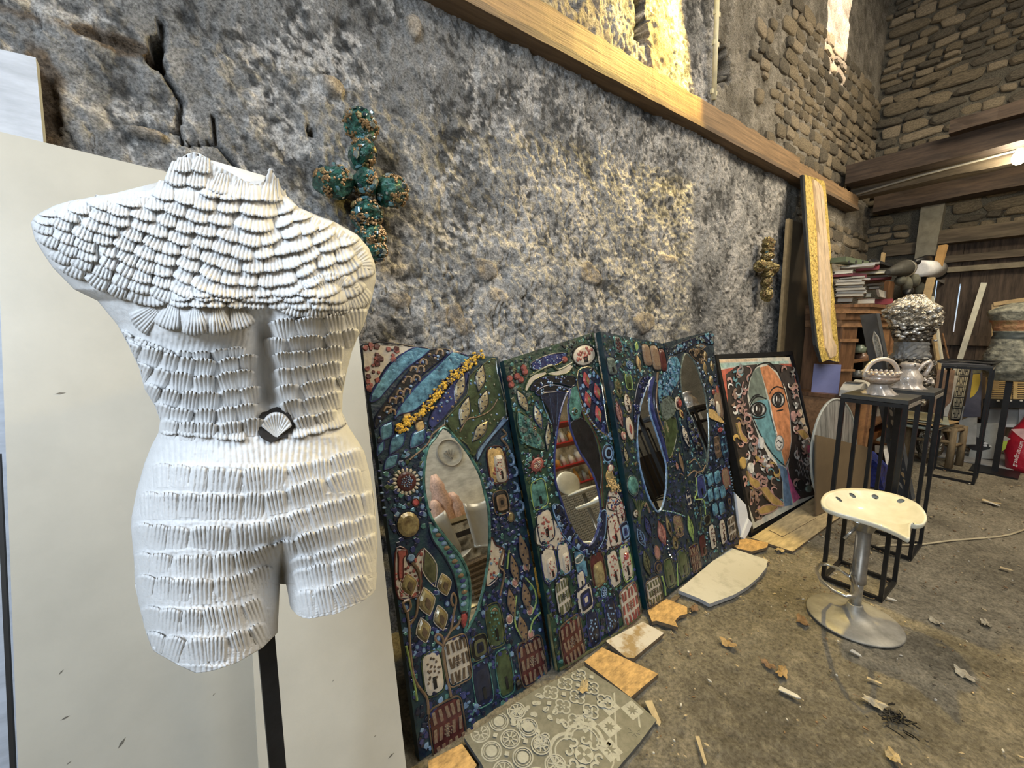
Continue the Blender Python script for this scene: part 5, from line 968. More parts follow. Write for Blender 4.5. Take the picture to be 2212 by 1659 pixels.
def dec(fn, name, u0, v0, s, ang=0):
    cnt = []; mb = MB(); o = S0 + E1 * u0 + E2 * v0; o[2] = .0203; a = math.radians(ang); e1 = E1 * math.cos(a) + E2 * math.sin(a); e2 = -E1 * math.sin(a) + E2 * math.cos(a); poly = np.array([p[:2] for p in out_])
    def pt(u, v): return o + e1 * u * s + e2 * v * s
    def poly_(pts, mi=0):
        P = [pt(*q) for q in pts]
        if all(inpoly(p[:2], poly) for p in P): (cnt.append(1), mb.slab([p + np.array([0, 0, .000012 * len(cnt)]) for p in P], (0, 0, 1), .0003 + .0006 * mi, mi))
    def rib(pts, w=.03, closed=False, mi=0):
        n = len(pts)
        for i in range(n if closed else n - 1):
            a_, b_ = np.array(pts[i], float), np.array(pts[(i + 1) % n], float); d = b_ - a_; d = d / (np.hypot(*d) + 1e-9); q = np.array([-d[1], d[0]]) * w / 2; d = d * w * .2; poly_([a_ - q - d, b_ - q + d, b_ + q + d, a_ + q - d], mi)
    def arc(cx, cy, r, a0, a1, n=14): return [(cx + r * math.cos(t), cy + r * math.sin(t)) for t in np.linspace(a0, a1, n)]
    fn(poly_, rib, arc); mb.v and mb.build(name, [M_print, M_tile], sl)
def t_wheels(P, B, A):
    for i in range(3):
        for j in range(3):
            c = ((i + .5) / 3, (j + .5) / 3); B(A(*c, .145, 0, 6.28, 20), .022); B(A(*c, .115, 0, 6.28, 20), .012)
            if (i + j) % 2 == 0:
                for k in range(8): t = k * math.pi / 4; B([(c[0] + .03 * math.cos(t), c[1] + .03 * math.sin(t)), (c[0] + .1 * math.cos(t), c[1] + .1 * math.sin(t))], .022)
            else: P(A(*c, .085, 0, 6.0, 14))
    for i in range(1, 3):
        for j in range(1, 3): P([(i / 3 + q[0] * .045, j / 3 + q[1] * .045) for q in ((1, 0), (0, 1), (-1, 0), (0, -1))])
def t_scroll(P, B, A):
    r = random.Random(4); P([(.0, .0), (1, 0), (1, .02), (0, .02)])
    for i in range(34):
        x, y = r.uniform(.08, .92), r.uniform(.08, .92); a0 = r.uniform(0, 6.28); q = r.uniform(.05, .11); B([(x + q * (1 - .25 * t) * math.cos(a0 + 1.3 * t), y + q * (1 - .25 * t) * math.sin(a0 + 1.3 * t)) for t in np.linspace(0, 3, 9)], .026)
        P([(x + .05 * math.cos(a0 + k) * (1.6 if k == 0 else .7), y + .05 * math.sin(a0 + k) * (1.6 if k == 0 else .7)) for k in (0, 1.6, 3.1, 4.7)])
def t_check(P, B, A):
    for i in range(4):
        for j in range(4):
            x, y = (i + .5) / 4, (j + .5) / 4
            if (i + j) % 2 == 0: P([(x - .125, y - .125), (x + .125, y - .125), (x + .125, y + .125), (x - .125, y + .125)]); P([(x + .09 * (1 if k % 2 else .45) * math.cos(k * math.pi / 8), y + .09 * (1 if k % 2 else .45) * math.sin(k * math.pi / 8)) for k in range(16)], 1)
            else: P([(x - .125, y - .02), (x - .02, y - .125), (x + .02, y - .125), (x - .125, y + .02)])
def t_lattice(P, B, A):
    for i in range(3):
        for j in range(3):
            x, y = (i + .5) / 3, (j + .5) / 3
            for k in range(4): t = k * math.pi / 2; B(A(x + .075 * math.cos(t), y + .075 * math.sin(t), .07, t - 2, t + 2, 10), .026); P([(x + .035 * math.cos(t + .4), y + .035 * math.sin(t + .4)), (x + .06 * math.cos(t), y + .06 * math.sin(t)), (x + .035 * math.cos(t - .4), y + .035 * math.sin(t - .4)), (x, y)])
    for k in range(4): P([(k / 3 + q[0] * .05, .333 + q[1] * .05) for q in ((1, 0), (0, 1), (-1, 0), (0, -1))])
def t_medal(P, B, A):
    for r0, w in ((.30, .05), (.22, .02)):
        for k in range(4): t = k * math.pi / 2 + math.pi / 4; B(A(.5 + .2 * math.cos(t), .5 + .2 * math.sin(t), r0 * .85, t - 1.7, t + 1.7, 18), w)
    for k in range(8):
        t = k * math.pi / 4; s = 1 if k % 2 else -1; x, y = .5 + .21 * math.cos(t), .5 + .21 * math.sin(t); B([(x + .075 * (1 - .24 * q) * math.cos(t + s * (1.8 + 1.5 * q)), y + .075 * (1 - .24 * q) * math.sin(t + s * (1.8 + 1.5 * q))) for q in np.linspace(0, 3, 12)], .032)
    P(A(.5, .5, .13, 0, 6.0, 12))
    for k in range(4): t = k * math.pi / 2; P([(.5 + q * math.cos(t + e), .5 + q * math.sin(t + e)) for q, e in ((.03, .8), (.10, .35), (.12, 0), (.10, -.35), (.03, -.8))], 1)
    for k in range(4): P([(round(.5 + .5 * math.cos(k * 1.5708 + .785) / .7072, 2) * .9 + .05 + q[0] * .12, round(.5 + .5 * math.sin(k * 1.5708 + .785) / .7072, 2) * .9 + .05 + q[1] * .12) for q in ((.5, 0), (0, .5), (-.5, 0), (0, -.5))])
TS = .215
cw = onslab('b4', 560, 1235); cs = onslab('b4', 720, 1115); cc_ = onslab('b4', 1225, 1175); cl_ = onslab('b4', 960, 985); cm = onslab('b4', 1000, 1330)
for fn, c_, s_, a_ in ((t_wheels, cw, .23, 0), (t_scroll, cs, .20, 0), (t_check, cc_, .24, 0), (t_lattice, cl_, .22, 0), (t_medal, cm, .25, 0)): dec(fn, 'tile_print', c_[0] - s_ / 2, c_[1] - s_ / 2, s_)
cx_ = onslab('b4', 620, 1330); dec(t_wheels, 'tile_print', cw[0] - .115, cw[1] + .115, .23); dec(t_check, 'tile_print', cc_[0] + .1 - .22, cc_[1] + .12, .24)
# ================================================================ STOOL
M_seat = mat('ivory_seat', (.62, .59, .46), .3, var=.15, vs=7, coat=.4, col2=(.68, .65, .54)); M_chrome = mat('dusty_chrome', (.52, .51, .48), .30, .85, var=.18, vs=20); M_dustm = mat('dusty_steel_base', (.27, .255, .22), .5, .3, var=.3, vs=9)
sb = fl(1843, 1338); stool = thing('bar_stool', sb, 'white tractor-seat bar stool on a round dusty chrome base in the foreground', 'stool'); bx, by = sb[0], sb[1]
m = MB(); m.lathe((bx, by, 0), [(.19, 0), (.195, .006), (.19, .011), (.13, .018), (.085, .026), (.055, .042), (.036, .065), (.031, .085), (.029, .088)], 48, sx=1, sy=1); m.build('base_disc', M_dustm, stool, True)
zt = fplane(bx, by, 1868, 1130)[2]
m = MB(); m.lathe((bx, by, .07), [(.0245, 0), (.0245, .16)], 24); m.build('inner_column', M_chrome, stool, True)
m = MB(); m.lathe((bx, by, .20), [(.030, 0), (.033, .004), (.033, .022), (.030, .026), (.030, zt - .23)], 24); m.build('outer_column', mat('brown_column', (.23, .20, .16), .4, .5, var=.25, vs=14), stool, True)
ctr = np.array([bx, by, .30]); fdir = unit(fl(1775, 1300) - fl(1843, 1338)); ful = fplane(bx, by, 1765, 1240)
pts = []
for px_, py_ in [(1852, 1278), (1845, 1288), (1828, 1288), (1800, 1275), (1775, 1255), (1763, 1233), (1768, 1220), (1785, 1218), (1810, 1228), (1836, 1246)]: pts.append(hit(px_, py_, (bx, by, .24), unit((.25, .1, 1))))
m = MB(); m.tube([(bx, by + .02, .225)] + pts + [(bx, by + .03, .27)], .0085, 8); m.build('footrest', M_chrome, stool, True)
m = MB(); m.tube([(bx - .02, by + .03, zt - .03), (bx - .05, by + .06, zt - .09)], .007, 8); m.build('lever', M_chrome, stool, True)
so_px = [(1774, 1082), (1784, 1066), (1812, 1057), (1850, 1055), (1890, 1059), (1930, 1067), (1962, 1078), (1985, 1091), (1998, 1106), (2002, 1120), (1995, 1131), (1980, 1133), (1969, 1130), (1966, 1141), (1966, 1152), (1963, 1163), (1940, 1151), (1900, 1134), (1850, 1118), (1810, 1107), (1783, 1097)]
zs_ = zt + .085; O = []
nO = len(so_px)
for i in range(nO):
    for t in (0, .34, .67):
        a, b, d, e = [np.array(so_px[(i + k) % nO], float) for k in (-1, 0, 1, 2)]; O.append(.5 * ((2 * b) + (d - a) * t + (2 * a - 5 * b + 4 * d - e) * t * t + (3 * b - a - 3 * d + e) * t ** 3))
rim = []
for q in O:
    back = sstep(1120, 1060, q[1] - (q[0] - 1774) * .14); rim.append(hit(q[0], q[1], (bx, by, zs_ + .035 * back), (0, 0, 1)))
c0 = sum(rim) / len(rim); V_ = []; k = len(rim); Rn = [(1.0, -.018), (1.012, -.006), (1.0, .002), (.93, -.004), (.75, -.022), (.5, -.036), (.25, -.042)]
for s_, dz in Rn:
    for p in rim: q = c0 + (p - c0) * s_; V_.append((q[0], q[1], c0[2] + (p[2] - c0[2]) * s_ ** 2 + dz))
V_.append((c0[0], c0[1], c0[2] - .043)); F_ = [(r * k + i, r * k + (i + 1) % k, (r + 1) * k + (i + 1) % k, (r + 1) * k + i) for r in range(len(Rn) - 1) for i in range(k)] + [((len(Rn) - 1) * k + i, (len(Rn) - 1) * k + (i + 1) % k, len(Rn) * k) for i in range(k)]
o0 = len(V_)
for s_, dz in [(.98, -.022), (.75, -.034), (.5, -.048), (.2, -.056)]:
    for p in rim: q = c0 + (p - c0) * s_; V_.append((q[0], q[1], c0[2] + (p[2] - c0[2]) * s_ ** 2 + dz))
F_ += [(o0 + r * k + (i + 1) % k, o0 + r * k + i, o0 + (r + 1) * k + i, o0 + (r + 1) * k + (i + 1) % k) for r in range(3) for i in range(k)] + [(i, o0 + i, o0 + (i + 1) % k, (i + 1) % k) for i in range(k)] + [tuple(o0 + 3 * k + i for i in range(k))]
seat = mkobj('seat', np.array(V_), F_, M_seat, stool, True)
cut = MB()
for q in [(1812, 1080), (1841, 1073), (1890, 1076), (1945, 1088)]:
    c = hit(q[0], q[1], (bx, by, zs_ + .008), (0, 0, 1)); cut.lathe((c[0], c[1], c[2] - .09), [(.0135, 0), (.0135, .2)], 20)
co = cut.build('cutter', M_black, stool)
md = seat.modifiers.new('holes', 'BOOLEAN'); md.object = co; md.operation = 'DIFFERENCE'; md.solver = 'EXACT'
dg = bpy.context.evaluated_depsgraph_get(); nm = bpy.data.meshes.new_from_object(seat.evaluated_get(dg)); seat.modifiers.clear(); seat.data = nm; bpy.data.objects.remove(co)
m = MB(); m.lathe((bx, by, zt - .035), [(.036, 0), (.05, .04), (.07, .05)], 20); m.build('seat_mount', M_chrome, stool, True)
# ================================================================ BLACK DISPLAY STANDS
M_top = mat('charcoal_top', (.035, .034, .031), .5, var=.3, vs=30, bump=.1, bs=60)
def stand(cs, ht, label, w=.019, edge=None):
    cs = [np.array([c[0], c[1], 0.]) for c in cs]; c0 = sum(cs) / 4; r = thing('display_stand', (c0[0], c0[1], 0), label, 'stand'); z = np.array([0, 0, 1.])
    for c in cs: m = MB(); m.bar(c, c + z * (ht - .02), w, w, (1, 0, 0)); m.build('leg', M_black, r)
    for i in range(4):
        a, b = cs[i], cs[(i + 1) % 4]
        for h in (w / 2 + .001, ht - .032): m = MB(); m.bar(a + z * h, b + z * h, w, w); m.build('rail', M_black if h < .5 or edge is None else (edge if i == edge_i else M_black), r)
    m = MB(); m.slab([c + (c - c0) * .06 + z * (ht - .02) for c in cs], z, .02); m.build('top', M_top, r); return r
edge_i = 1; M_pale_edge = mat('pale_edge', (.30, .27, .23), .5, .3, var=.4, vs=40)  # lighter top rail along one side of each stand
stand([(2.783, .716), (2.791, .462), (3.05, .458), (3.06, .712)], 1.085, 'tall black steel display stand behind the tractor stool, holding the shell basket', edge=M_pale_edge)
stand([(3.44, .715), (3.448, .462), (3.735, .462), (3.735, .715)], 1.06, 'second tall black steel display stand, holding the pearly jug, behind the basket stand', edge=M_pale_edge)
stand([(5.62, .712), (5.63, .41), (5.98, .42), (5.96, .712)], 1.10, 'farthest black steel display stand beside the rustic stool, a dark tray on its top', edge=M_pale_edge)
# pearly ceramics
M_pearl = mat('pearl_glaze', (.56, .49, .42), .28, .12, var=.3, vs=30, coat=.7, bump=.5, bs=120, dist=.003, col2=(.58, .50, .42)); M_pearlb = mat('pearl_band', (.58, .36, .24), .3, .15, var=.4, vs=60, coat=.6, col2=(.60, .52, .44))
c = fplane(2.93, .60, 1893, 846); c = np.array([2.93, .60, 1.0855]); bk = thing('shell_basket', c, 'pearly ceramic basket with an arched handle on the stand behind the tractor stool', 'basket')
def ruffle(c, prof, n=40, waves=9, amp=.12, mats=None, name='', parent=None, sx=1, sy=1):
    V = []
    for r, h in prof:
        for j in range(n): t = 2 * math.pi * j / n; q = r * (1 + amp * math.sin(waves * t + h * 60) * max(0, 1 - h / prof[-1][1])); V.append((c[0] + sx * q * math.cos(t), c[1] + sy * q * math.sin(t), c[2] + h))
    k = len(prof); F = [(i * n + j, i * n + (j + 1) % n, (i + 1) * n + (j + 1) % n, (i + 1) * n + j) for i in range(k - 1) for j in range(n)] + [tuple(range(n - 1, -1, -1)), tuple((k - 1) * n + j for j in range(n))]
    return mkobj(name, np.array(V), F, mats, parent, True)
ruffle(c, [(.072, 0), (.070, .004), (.052, .025), (.040, .05), (.044, .06), (.03, .062)], mats=M_pearl, name='foot', parent=bk, amp=.13)
V_ = []; n = 48; prof = [(.025, .058), (.06, .064), (.082, .078), (.086, .092), (.078, .100), (.088, .106), (.086, .116), (.07, .118), (.03, .108)]
ruffle(c, prof, n, 24, .05, [M_pearlb], 'bowl', bk, 1.15, .9)
m = MB(); hd = np.array([.80, -.6, 0]); m.tube([c + hd * (.088 * math.cos(t)) + np.array([0, 0, .105 + .085 * math.sin(t)]) for t in np.linspace(-.15, math.pi + .15, 20)], .0115, 8); m.build('handle', M_pearl, bk, True)
m = MB()
for i in range(22): t = 2 * math.pi * i / 22; m.ell(c + (.096 * math.cos(t), .076 * math.sin(t), .120), ((.009, 0, 0), (0, .009, 0), (0, 0, .008)), 7, 4)
m.build('beaded_rim', M_pearl, bk, True)
c = np.array([3.58, .60, 1.0605]); jg = thing('pearl_jug', c, 'pearly lavender jug with a ruffled foot and side handle on the second stand', 'jug')
ruffle(c, [(.088, 0), (.086, .005), (.068, .02), (.064, .04), (.07, .06), (.06, .085), (.042, .11), (.034, .125), (.046, .14), (.05, .15), (.04, .16), (.02, .163)], 44, 11, .10, M_pearl, 'body', jg)
m = MB(); m.tube([c + np.array([.06, -.045, .06]) * s + np.array([0, 0, z]) for s, z in ((.6, .06), (.9, .08), (1.2, .085), (1.6, .075), (1.75, .05), (1.6, .02), (1.3, .0))], [.012, .012, .011, .011, .012, .012, .014], 8); m.build('handle', M_pearl, jg, True)
m = MB()
for i in range(14): m.ell(c + np.array([.065 + R.uniform(.0, .06), -.05 - R.uniform(0, .05), .035 + R.uniform(0, .03)]), ((.014, 0, 0), (0, .011, 0), (0, 0, .008)), 7, 4)
m.build('modelled_petals', M_pearl, jg, True); m = MB(); m.ell(c + (-.03, -.025, .148), ((.012, 0, 0), (0, .012, 0), (0, 0, .01)), 8, 5); m.build('mouth', M_black, jg, True)
# ================================================================ CROSSES ON THE WALL
M_gg = mat('green_glass', (.008, .05, .042), .2, .2, var=.6, vs=50, bump=.9, bs=60, coat=.7, col2=(.035, .14, .10)); M_brz = mat('bronze_beads', (.30, .19, .09), .35, .5, var=.4, vs=50); M_gem = [mat('gem_blue', (.14, .30, .36), .05, .5, coat=1), mat('gem_clear', (.55, .62, .60), .03, .8), mat('gem_dark', (.03, .05, .06), .08, .3, coat=1)]; M_gol = mat('gold_flake', (.22, .15, .055), .28, .6, var=.8, vs=60, bump=.8, bs=80, col2=(.42, .33, .14))
YC = YW - .10
def crossobj(label, lumps, crp, yc, depth, gold=False, seed=1):
    rr = random.Random(seed); P = [ypl(*pxl(crp, x, y), yc) for x, y, a, b in lumps]; c0 = sum(P) / len(P); r = thing('jewelled_cross', (c0[0], YW, min(p[2] for p in P)), label, 'cross')
    beads = MB()
    for (x, y, a, b), p in zip(lumps, P):
        A = abs(ypl(*pxl(crp, x + a, y), yc)[0] - p[0]); B = abs(ypl(*pxl(crp, x, y + b), yc)[2] - p[2]); m = MB(); n, k = 18, 12; V = []
        m.ell(p, ((A, 0, 0), (0, depth, 0), (0, 0, B)), n, k); V = np.array(m.v); d = V - p; q = 1 + (.5 if gold else .34) * fbm(V[:, 0] * 1 + V[:, 1], V[:, 2] - V[:, 1], 34, 400 + int(x) % 50, 3); V = p + d * q[:, None]
        kb = mkobj('knob', V, m.f, M_gol if gold else M_gg, r, False)
        for i in range(11 if not gold else 5):
            t, f = rr.uniform(2.1, 4.6) , rr.uniform(-1.1, 1.1); t = rr.uniform(math.pi * 1.05, math.pi * 1.95); dv = np.array([math.cos(t) * math.cos(f), math.sin(t) * math.cos(f), math.sin(f)]); s = p + dv * np.array([A, depth, B]) * 1.03; nn = unit(dv / np.array([A, depth, B])); u = unit(np.cross(nn, [.3, .2, 1])); w = np.cross(nn, u); z = rr.uniform(.006, .015) * (.6 if gold else 1)
            g = MB(); g.slab([s + (u * math.cos(q) + w * math.sin(q)) * z * rr.uniform(.7, 1.2) for q in np.linspace(0, 6.28, 6)[:-1]], nn, .006, 0, .3, .002); g.build('gem', M_gol if (i % 4 == 3 or gold and i % 2) else M_gem[rr.randrange(3)], kb)
        for i in range(9 if not gold else 7):
            t = rr.uniform(math.pi * 1.02, math.pi * 1.98); f = rr.uniform(-1.2, 1.2)
            for j in range(14): t2, f2 = t + rr.gauss(0, .2), f + rr.gauss(0, .2); dv = np.array([math.cos(t2) * math.cos(f2), math.sin(t2) * math.cos(f2), math.sin(f2)]); z = rr.uniform(.0035, .006) * (.7 if gold else 1); beads.ell(p + dv * np.array([A, depth, B]) * 1.05, ((z, 0, 0), (0, z, 0), (0, 0, z)), 6, 4)
    beads.build('bead_crust', M_brz, r)['kind'] = 'stuff'; return r
crossobj('large green glass cross crusted with bronze beads hanging on the wall above the torso shoulder', [(580, 260, 165, 160), (590, 560, 125, 150), (615, 850, 120, 150), (300, 850, 190, 165), (895, 950, 160, 165), (640, 1180, 150, 150), (680, 1420, 140, 150), (715, 1580, 120, 110)], 'g', YC, .075)
CR['m'] = (1580, 450, 4.7417)
crossobj('small gold jewelled cross hanging far along the wall beside the brown panel', [(372, 365, 26, 62), (366, 430, 24, 40), (366, 490, 28, 48), (362, 590, 38, 70), (290, 590, 30, 58), (420, 615, 28, 56), (362, 680, 26, 44), (362, 745, 28, 60), (362, 870, 26, 75)], 'm', YW - .09, .05, True, 3)
# ================================================================ FAR END
M_wal = mat('walnut', (.17, .085, .04), .45, var=.4, vs=5, stretch=(5, 5, .8), bump=.1, bs=30); M_wal2 = mat('walnut_light', (.30, .16, .075), .5, var=.35, vs=5, stretch=(1, 5, 5)); M_dk = mat('dark_interior', (.03, .022, .016), .8)
M_kraft = mat('kraft_brown', (.155, .11, .062), .75, var=.15, vs=3); M_kraft_tan = mat('kraft_tan', (.42, .30, .15), .7, var=.15, vs=20)  # brown darkened for the shadow on the panel; tan imitates its lit strip
def single(mb, name, mats, label, cat, group=None, smooth=False): return mb.build(name, mats, smooth=smooth, label=label, cat=cat, group=group)
# far door of vertical planks with a bright gap
door = thing('door_1', (XF + .06, 0, 0), 'dark plank barn door in the far wall with a slit of daylight', None); tag(door, kind='structure')
M_door = mat('door_plank', (.075, .052, .035), .85, var=.5, vs=5, stretch=(5, 5, .6), bump=.3, bs=25)
yy = [1.10, .893, .69, .50, .30, .10, -.1, -.3, -.5, -.7, -.9, -1.12]
for i in range(11):
    m = MB(); y0, y1 = yy[i], yy[i + 1]
    if i == 0: y1 = .906
    m.box((XF + .06 + .008 * (i % 2), y1 - (.004 if i else 0), 0), (XF + .09, y0, 2.46)); m.build('plank', M_door, door)
for z0, z1 in ((0, 1.38), (1.96, 2.46)): m = MB(); m.box((XF + .06, .888, z0), (XF + .085, .910, z1)); m.build('filler_strip', M_door, door)
for z in (1.22, .35): m = MB(); m.box((XF + .015, -1.1, z), (XF + .06, 1.08, z + .12)); m.build('ledger_board', M_door, door)
def ybeam(n, name, z0, z1, x0, x1, y0, y1, mm, label): m = MB(); m.box((x0, y0, z0), (x1, y1, z1)); o = m.build(name, mm, label=label, kind='structure'); return o
ybeam(6, 'trim_6', 2.44, 2.60, XF - .10, XF + .3, -1.3, 1.12, M_beam2, 'weathered timber lintel over the far barn door')
ybeam(7, 'trim_7', 2.22, 2.30, XF + .0, XF + .2, -1.3, 1.10, M_beam2, 'upper pale rail above the far door'); ybeam(8, 'trim_8', 2.10, 2.16, XF - .02, XF + .08, -1.3, 1.09, mat('pale_rail', (.24, .20, .13), .8, var=.3, vs=6), 'lower pale rail above the far door planks')
m = MB(); m.hexa([(XF - .12, 1.31, 2.2), (XF - .12, 1.13, 2.3), (XF + .05, 1.13, 2.3), (XF + .05, 1.31, 2.2)], [(XF - .12, 1.31, 2.93), (XF - .12, 1.10, 2.93), (XF + .05, 1.10, 2.93), (XF + .05, 1.31, 2.93)]); m.build('trim_9', mat('concrete', (.27, .245, .185), .9, var=.2, vs=10, bump=.3, bs=60), label='grey concrete pier holding the lintel above the far door', kind='structure')
m = MB(); m.box((XF - .06, 1.30, 2.36), (XF + .05, 1.64, 2.50)); m.build('trim_10', M_beam2, label='stub of old grey timber set in the far stone wall', kind='structure')
# ---- armoire along the left wall
arm = thing('armoire', (5.8, 1.42, 0), 'dark walnut armoire against the left wall piled with books, behind the gold panel', 'cabinet')
m = MB(); m.box((4.72, 1.12, 0), (5.12, 1.62, .78)); m.build('lower_body', M_wal2, arm); m = MB(); m.box((4.70, 1.08, .78), (6.85, 1.63, .815)); m.build('ledge', M_wal, arm)
m = MB(); m.box((5.10, 1.10, 0), (5.18, 1.2, .78)); m.build('post', M_wal2, arm)
m = MB(); m.box((5.12, 1.55, .0), (6.8, 1.62, .78)); m.build('back_panel', M_dk, arm)
for z in (.03, .40): m = MB(); m.box((5.12, 1.16, z), (6.8, 1.55, z + .02)); m.build('shelf', M_wal, arm)
m = MB(); m.box((6.75, 1.12, 0), (6.85, 1.62, .78)); m.build('side_panel', M_wal, arm)
m = MB(); m.box((4.9, 1.32, .815), (4.95, 1.63, 1.56)); m.build('side_panel', M_wal, arm)
m = MB(); m.hexa([(4.9, 1.34, .815), (5.02, 1.24, .815), (5.08, 1.28, .815), (4.95, 1.40, .815)], [(4.9, 1.34, 1.56), (5.02, 1.24, 1.56), (5.08, 1.28, 1.56), (4.95, 1.40, 1.56)]); m.build('canted_pilaster', M_wal, arm)
for z, th in ((1.30, .03), (1.02, .02)): m = MB(); m.hexa([(4.88, 1.33, z), (5.01, 1.22, z), (5.09, 1.28, z), (4.95, 1.40, z)], [(4.88, 1.33, z + th), (5.01, 1.22, z + th), (5.09, 1.28, z + th), (4.95, 1.40, z + th)]); m.build('moulding', M_wal2, arm)
m = MB(); m.box((5.08, 1.56, .815), (6.7, 1.62, 1.56)); m.build('back_panel', M_dk, arm)
for x0, x1 in ((5.95, 6.25), (6.45, 6.75)): m = MB(); m.box((x0, 1.25, .815), (x1, 1.30, 1.46)); m.build('door_stile', M_wal2, arm)
m = MB(); m.box((6.25, 1.27, .815), (6.45, 1.29, 1.46)); m.build('door_panel', M_wal, arm)
for z in (1.08,): m = MB(); m.box((5.08, 1.3, z), (5.95, 1.56, z + .02)); m.build('shelf', M_wal, arm)
for z0, z1, e in ((1.44, 1.51, .0), (1.51, 1.57, .03), (1.57, 1.625, .06), (1.625, 1.655, .085)):
    m = MB(); m.hexa([(4.88 - e * .35, 1.63, z0), (4.88 - e * .35, 1.33 - e, z0), (5.01 - e * .3, 1.22 - e, z0), (6.85, 1.22 - e, z0), (6.85, 1.63, z0)], [(4.88 - e * .35, 1.63, z1), (4.88 - e * .35, 1.33 - e, z1), (5.01 - e * .3, 1.22 - e, z1), (6.85, 1.22 - e, z1), (6.85, 1.63, z1)]); m.build('cornice', M_wal if e in (.03, .085) else M_wal2, arm)
# things on and in it
def pbox(px0, py0, px1, py1, Y, dep, name, mats, label, cat, group=None, tilt=0, grow=0, face=False):
    if face:
        a = ypl(px0, py1, Y); f = unit((a[0], a[1], 0)); w = np.array([f[1], -f[0], 0]); b = hit(px1, py1, a, f); L = np.dot(b - a, w); h = hit(px0, py0, a, f)[2] - a[2]; m = MB(); Q = [a, a + w * L, a + w * L + f * dep, a + f * dep]; m.hexa(Q, [q + (0, 0, h) for q in Q]); return m.build(name, mats, label=label, cat=cat, group=group)
    a = ypl(px0, py1, Y); b = ypl(px1, py1, Y); h = ypl((px0 + px1) / 2, py0, Y)[2] - (a[2] + b[2]) / 2; x = np.array([b[0] - a[0], 0, (b[0] - a[0]) * tilt]); m = MB()
    y = np.array([grow, dep, 0]); z = np.array([0, 0, h]); z0 = (a[2] + b[2]) / 2 - x[2] / 2; p = np.array([a[0], Y, z0])
    m.hexa([p, p + x, p + x + y, p + y], [p + z, p + x + z, p + x + y + z, p + y + z]); return m.build(name, mats, label=label, cat=cat, group=group)
BK = dict(red=(.26, .03, .035), dred=(.14, .02, .025), grey=(.34, .32, .28), pale=(.56, .54, .48), gre=(.10, .13, .08), blk=(.02, .02, .022), wht=(.66, .65, .64), brn=(.20, .12, .07), kha=(.36, .33, .18)); BM = {k: mat('book_' + k, v, .6, var=.12, vs=20) for k, v in BK.items()}
M_pages = mat('page_block', (.60, .56, .46), .8, var=.15, vs=80, stretch=(1, 1, 12))
def book(px0, py0, px1, py1, Y, dep, col, label, tilt=0, cat='book', group='books and folders piled on the armoire'):
    a = ypl(px0, py1, Y + .12); f = unit((a[0], a[1], 0)); w = np.array([f[1], -f[0], 0]); b = hit(px1, py1, a, f); h = max(.008, hit((px0 + px1) / 2, py0, a, f)[2] - (a[2] + b[2]) / 2); L = np.linalg.norm(b[:2] - a[:2]); z0 = (a[2] + b[2]) / 2 - L * tilt / 2; t = min(.004, h * .2); dep *= .9
    r = thing('book', (*(a[:2] + (w * L / 2 + f * dep / 2)[:2]), z0), label, cat, group)
    def blk(x0, x1, y0, y1, za, zb, nm, mm):
        m = MB(); g = lambda x, y, z: (a[0] + w[0] * x + f[0] * y, a[1] + w[1] * x + f[1] * y, z0 + z + x * tilt); q = ((x0, y0), (x1, y0), (x1, y1), (x0, y1)); m.hexa([g(x, y, za) for x, y in q], [g(x, y, zb) for x, y in q]); m.build(nm, mm, r)
    blk(0, L, 0, dep, 0, t, 'cover', BM[col]); blk(.01, L - .004, .006, dep - .004, t, h - t, 'pages', M_pages if col not in ('wht', 'pale') else BM['pale']); blk(0, L, 0, dep, h - t, h, 'cover', BM[col])
    if col in ('red', 'dred', 'gre', 'blk'): blk(0, L, -.003, .004, 0, h, 'spine', BM[col])
stack = [(1803, 634, 1866, 640, 'grey', 'lowest'), (1805, 628, 1872, 633, 'pale', 'second'), (1803, 621, 1870, 627, 'grey', 'third'), (1806, 616, 1864, 620, 'pale', 'fourth'), (1802, 609, 1868, 615, 'grey', 'fifth'), (1805, 604, 1862, 608, 'pale', 'top')]
for a, b, c, d, q, w in stack: book(a, b, c, d, 1.30, .24, q, '%s of the six grey folders stacked at the left end of the armoire top' % w, 0)
book(1800, 592, 1842, 597, 1.34, .24, 'dred', 'maroon bound book under the leaning books on the left of the pile'); book(1800, 584, 1842, 591, 1.34, .24, 'pale', 'thick pale volume with uneven pages above the maroon book', .02)
book(1836, 590, 1872, 597, 1.28, .06, 'dred', 'thin maroon book sliding off the pile at a slant', -.22); book(1848, 575, 1899, 584, 1.32, .2, 'red', 'bright red book lying near the top of the pile', .02)
book(1815, 572, 1890, 576, 1.34, .22, 'wht', 'white folder on top of the red book', .02); book(1850, 585, 1918, 592, 1.33, .22, 'kha', 'olive book under the red book'); book(1870, 600, 1926, 604, 1.26, .2, 'dred', 'maroon folder jutting right from the middle of the pile', .05); book(1880, 594, 1918, 599, 1.30, .2, 'blk', 'black notebook in the middle of the pile', .04)
book(1888, 646, 1928, 658, 1.19, .2, 'red', 'red book lying on the armoire edge next to the silver torso', .02); book(1868, 633, 1882, 642, 1.24, .1, 'kha', 'small yellowish booklet beside the folders'); book(1872, 644, 1890, 655, 1.2, .1, 'wht', 'small white card pad next to the red book on the armoire edge')
book(1806, 641, 1842, 653, 1.31, .2, 'brn', 'pinkish brown box-like book at the left front of the armoire top'); book(1850, 645, 1890, 656, 1.24, .2, 'brn', 'brown wooden-looking book under the white card pad')
m = MB(); pts = [ypl(x, y, 1.24) for x, y in ((1892, 625), (1909, 630), (1908, 644), (1896, 641))]; m.slab(pts, (0, -1, 0), .02); single(m, 'card_block', BM['pale'], 'pale leaning card block above the red book on the armoire edge', 'card')
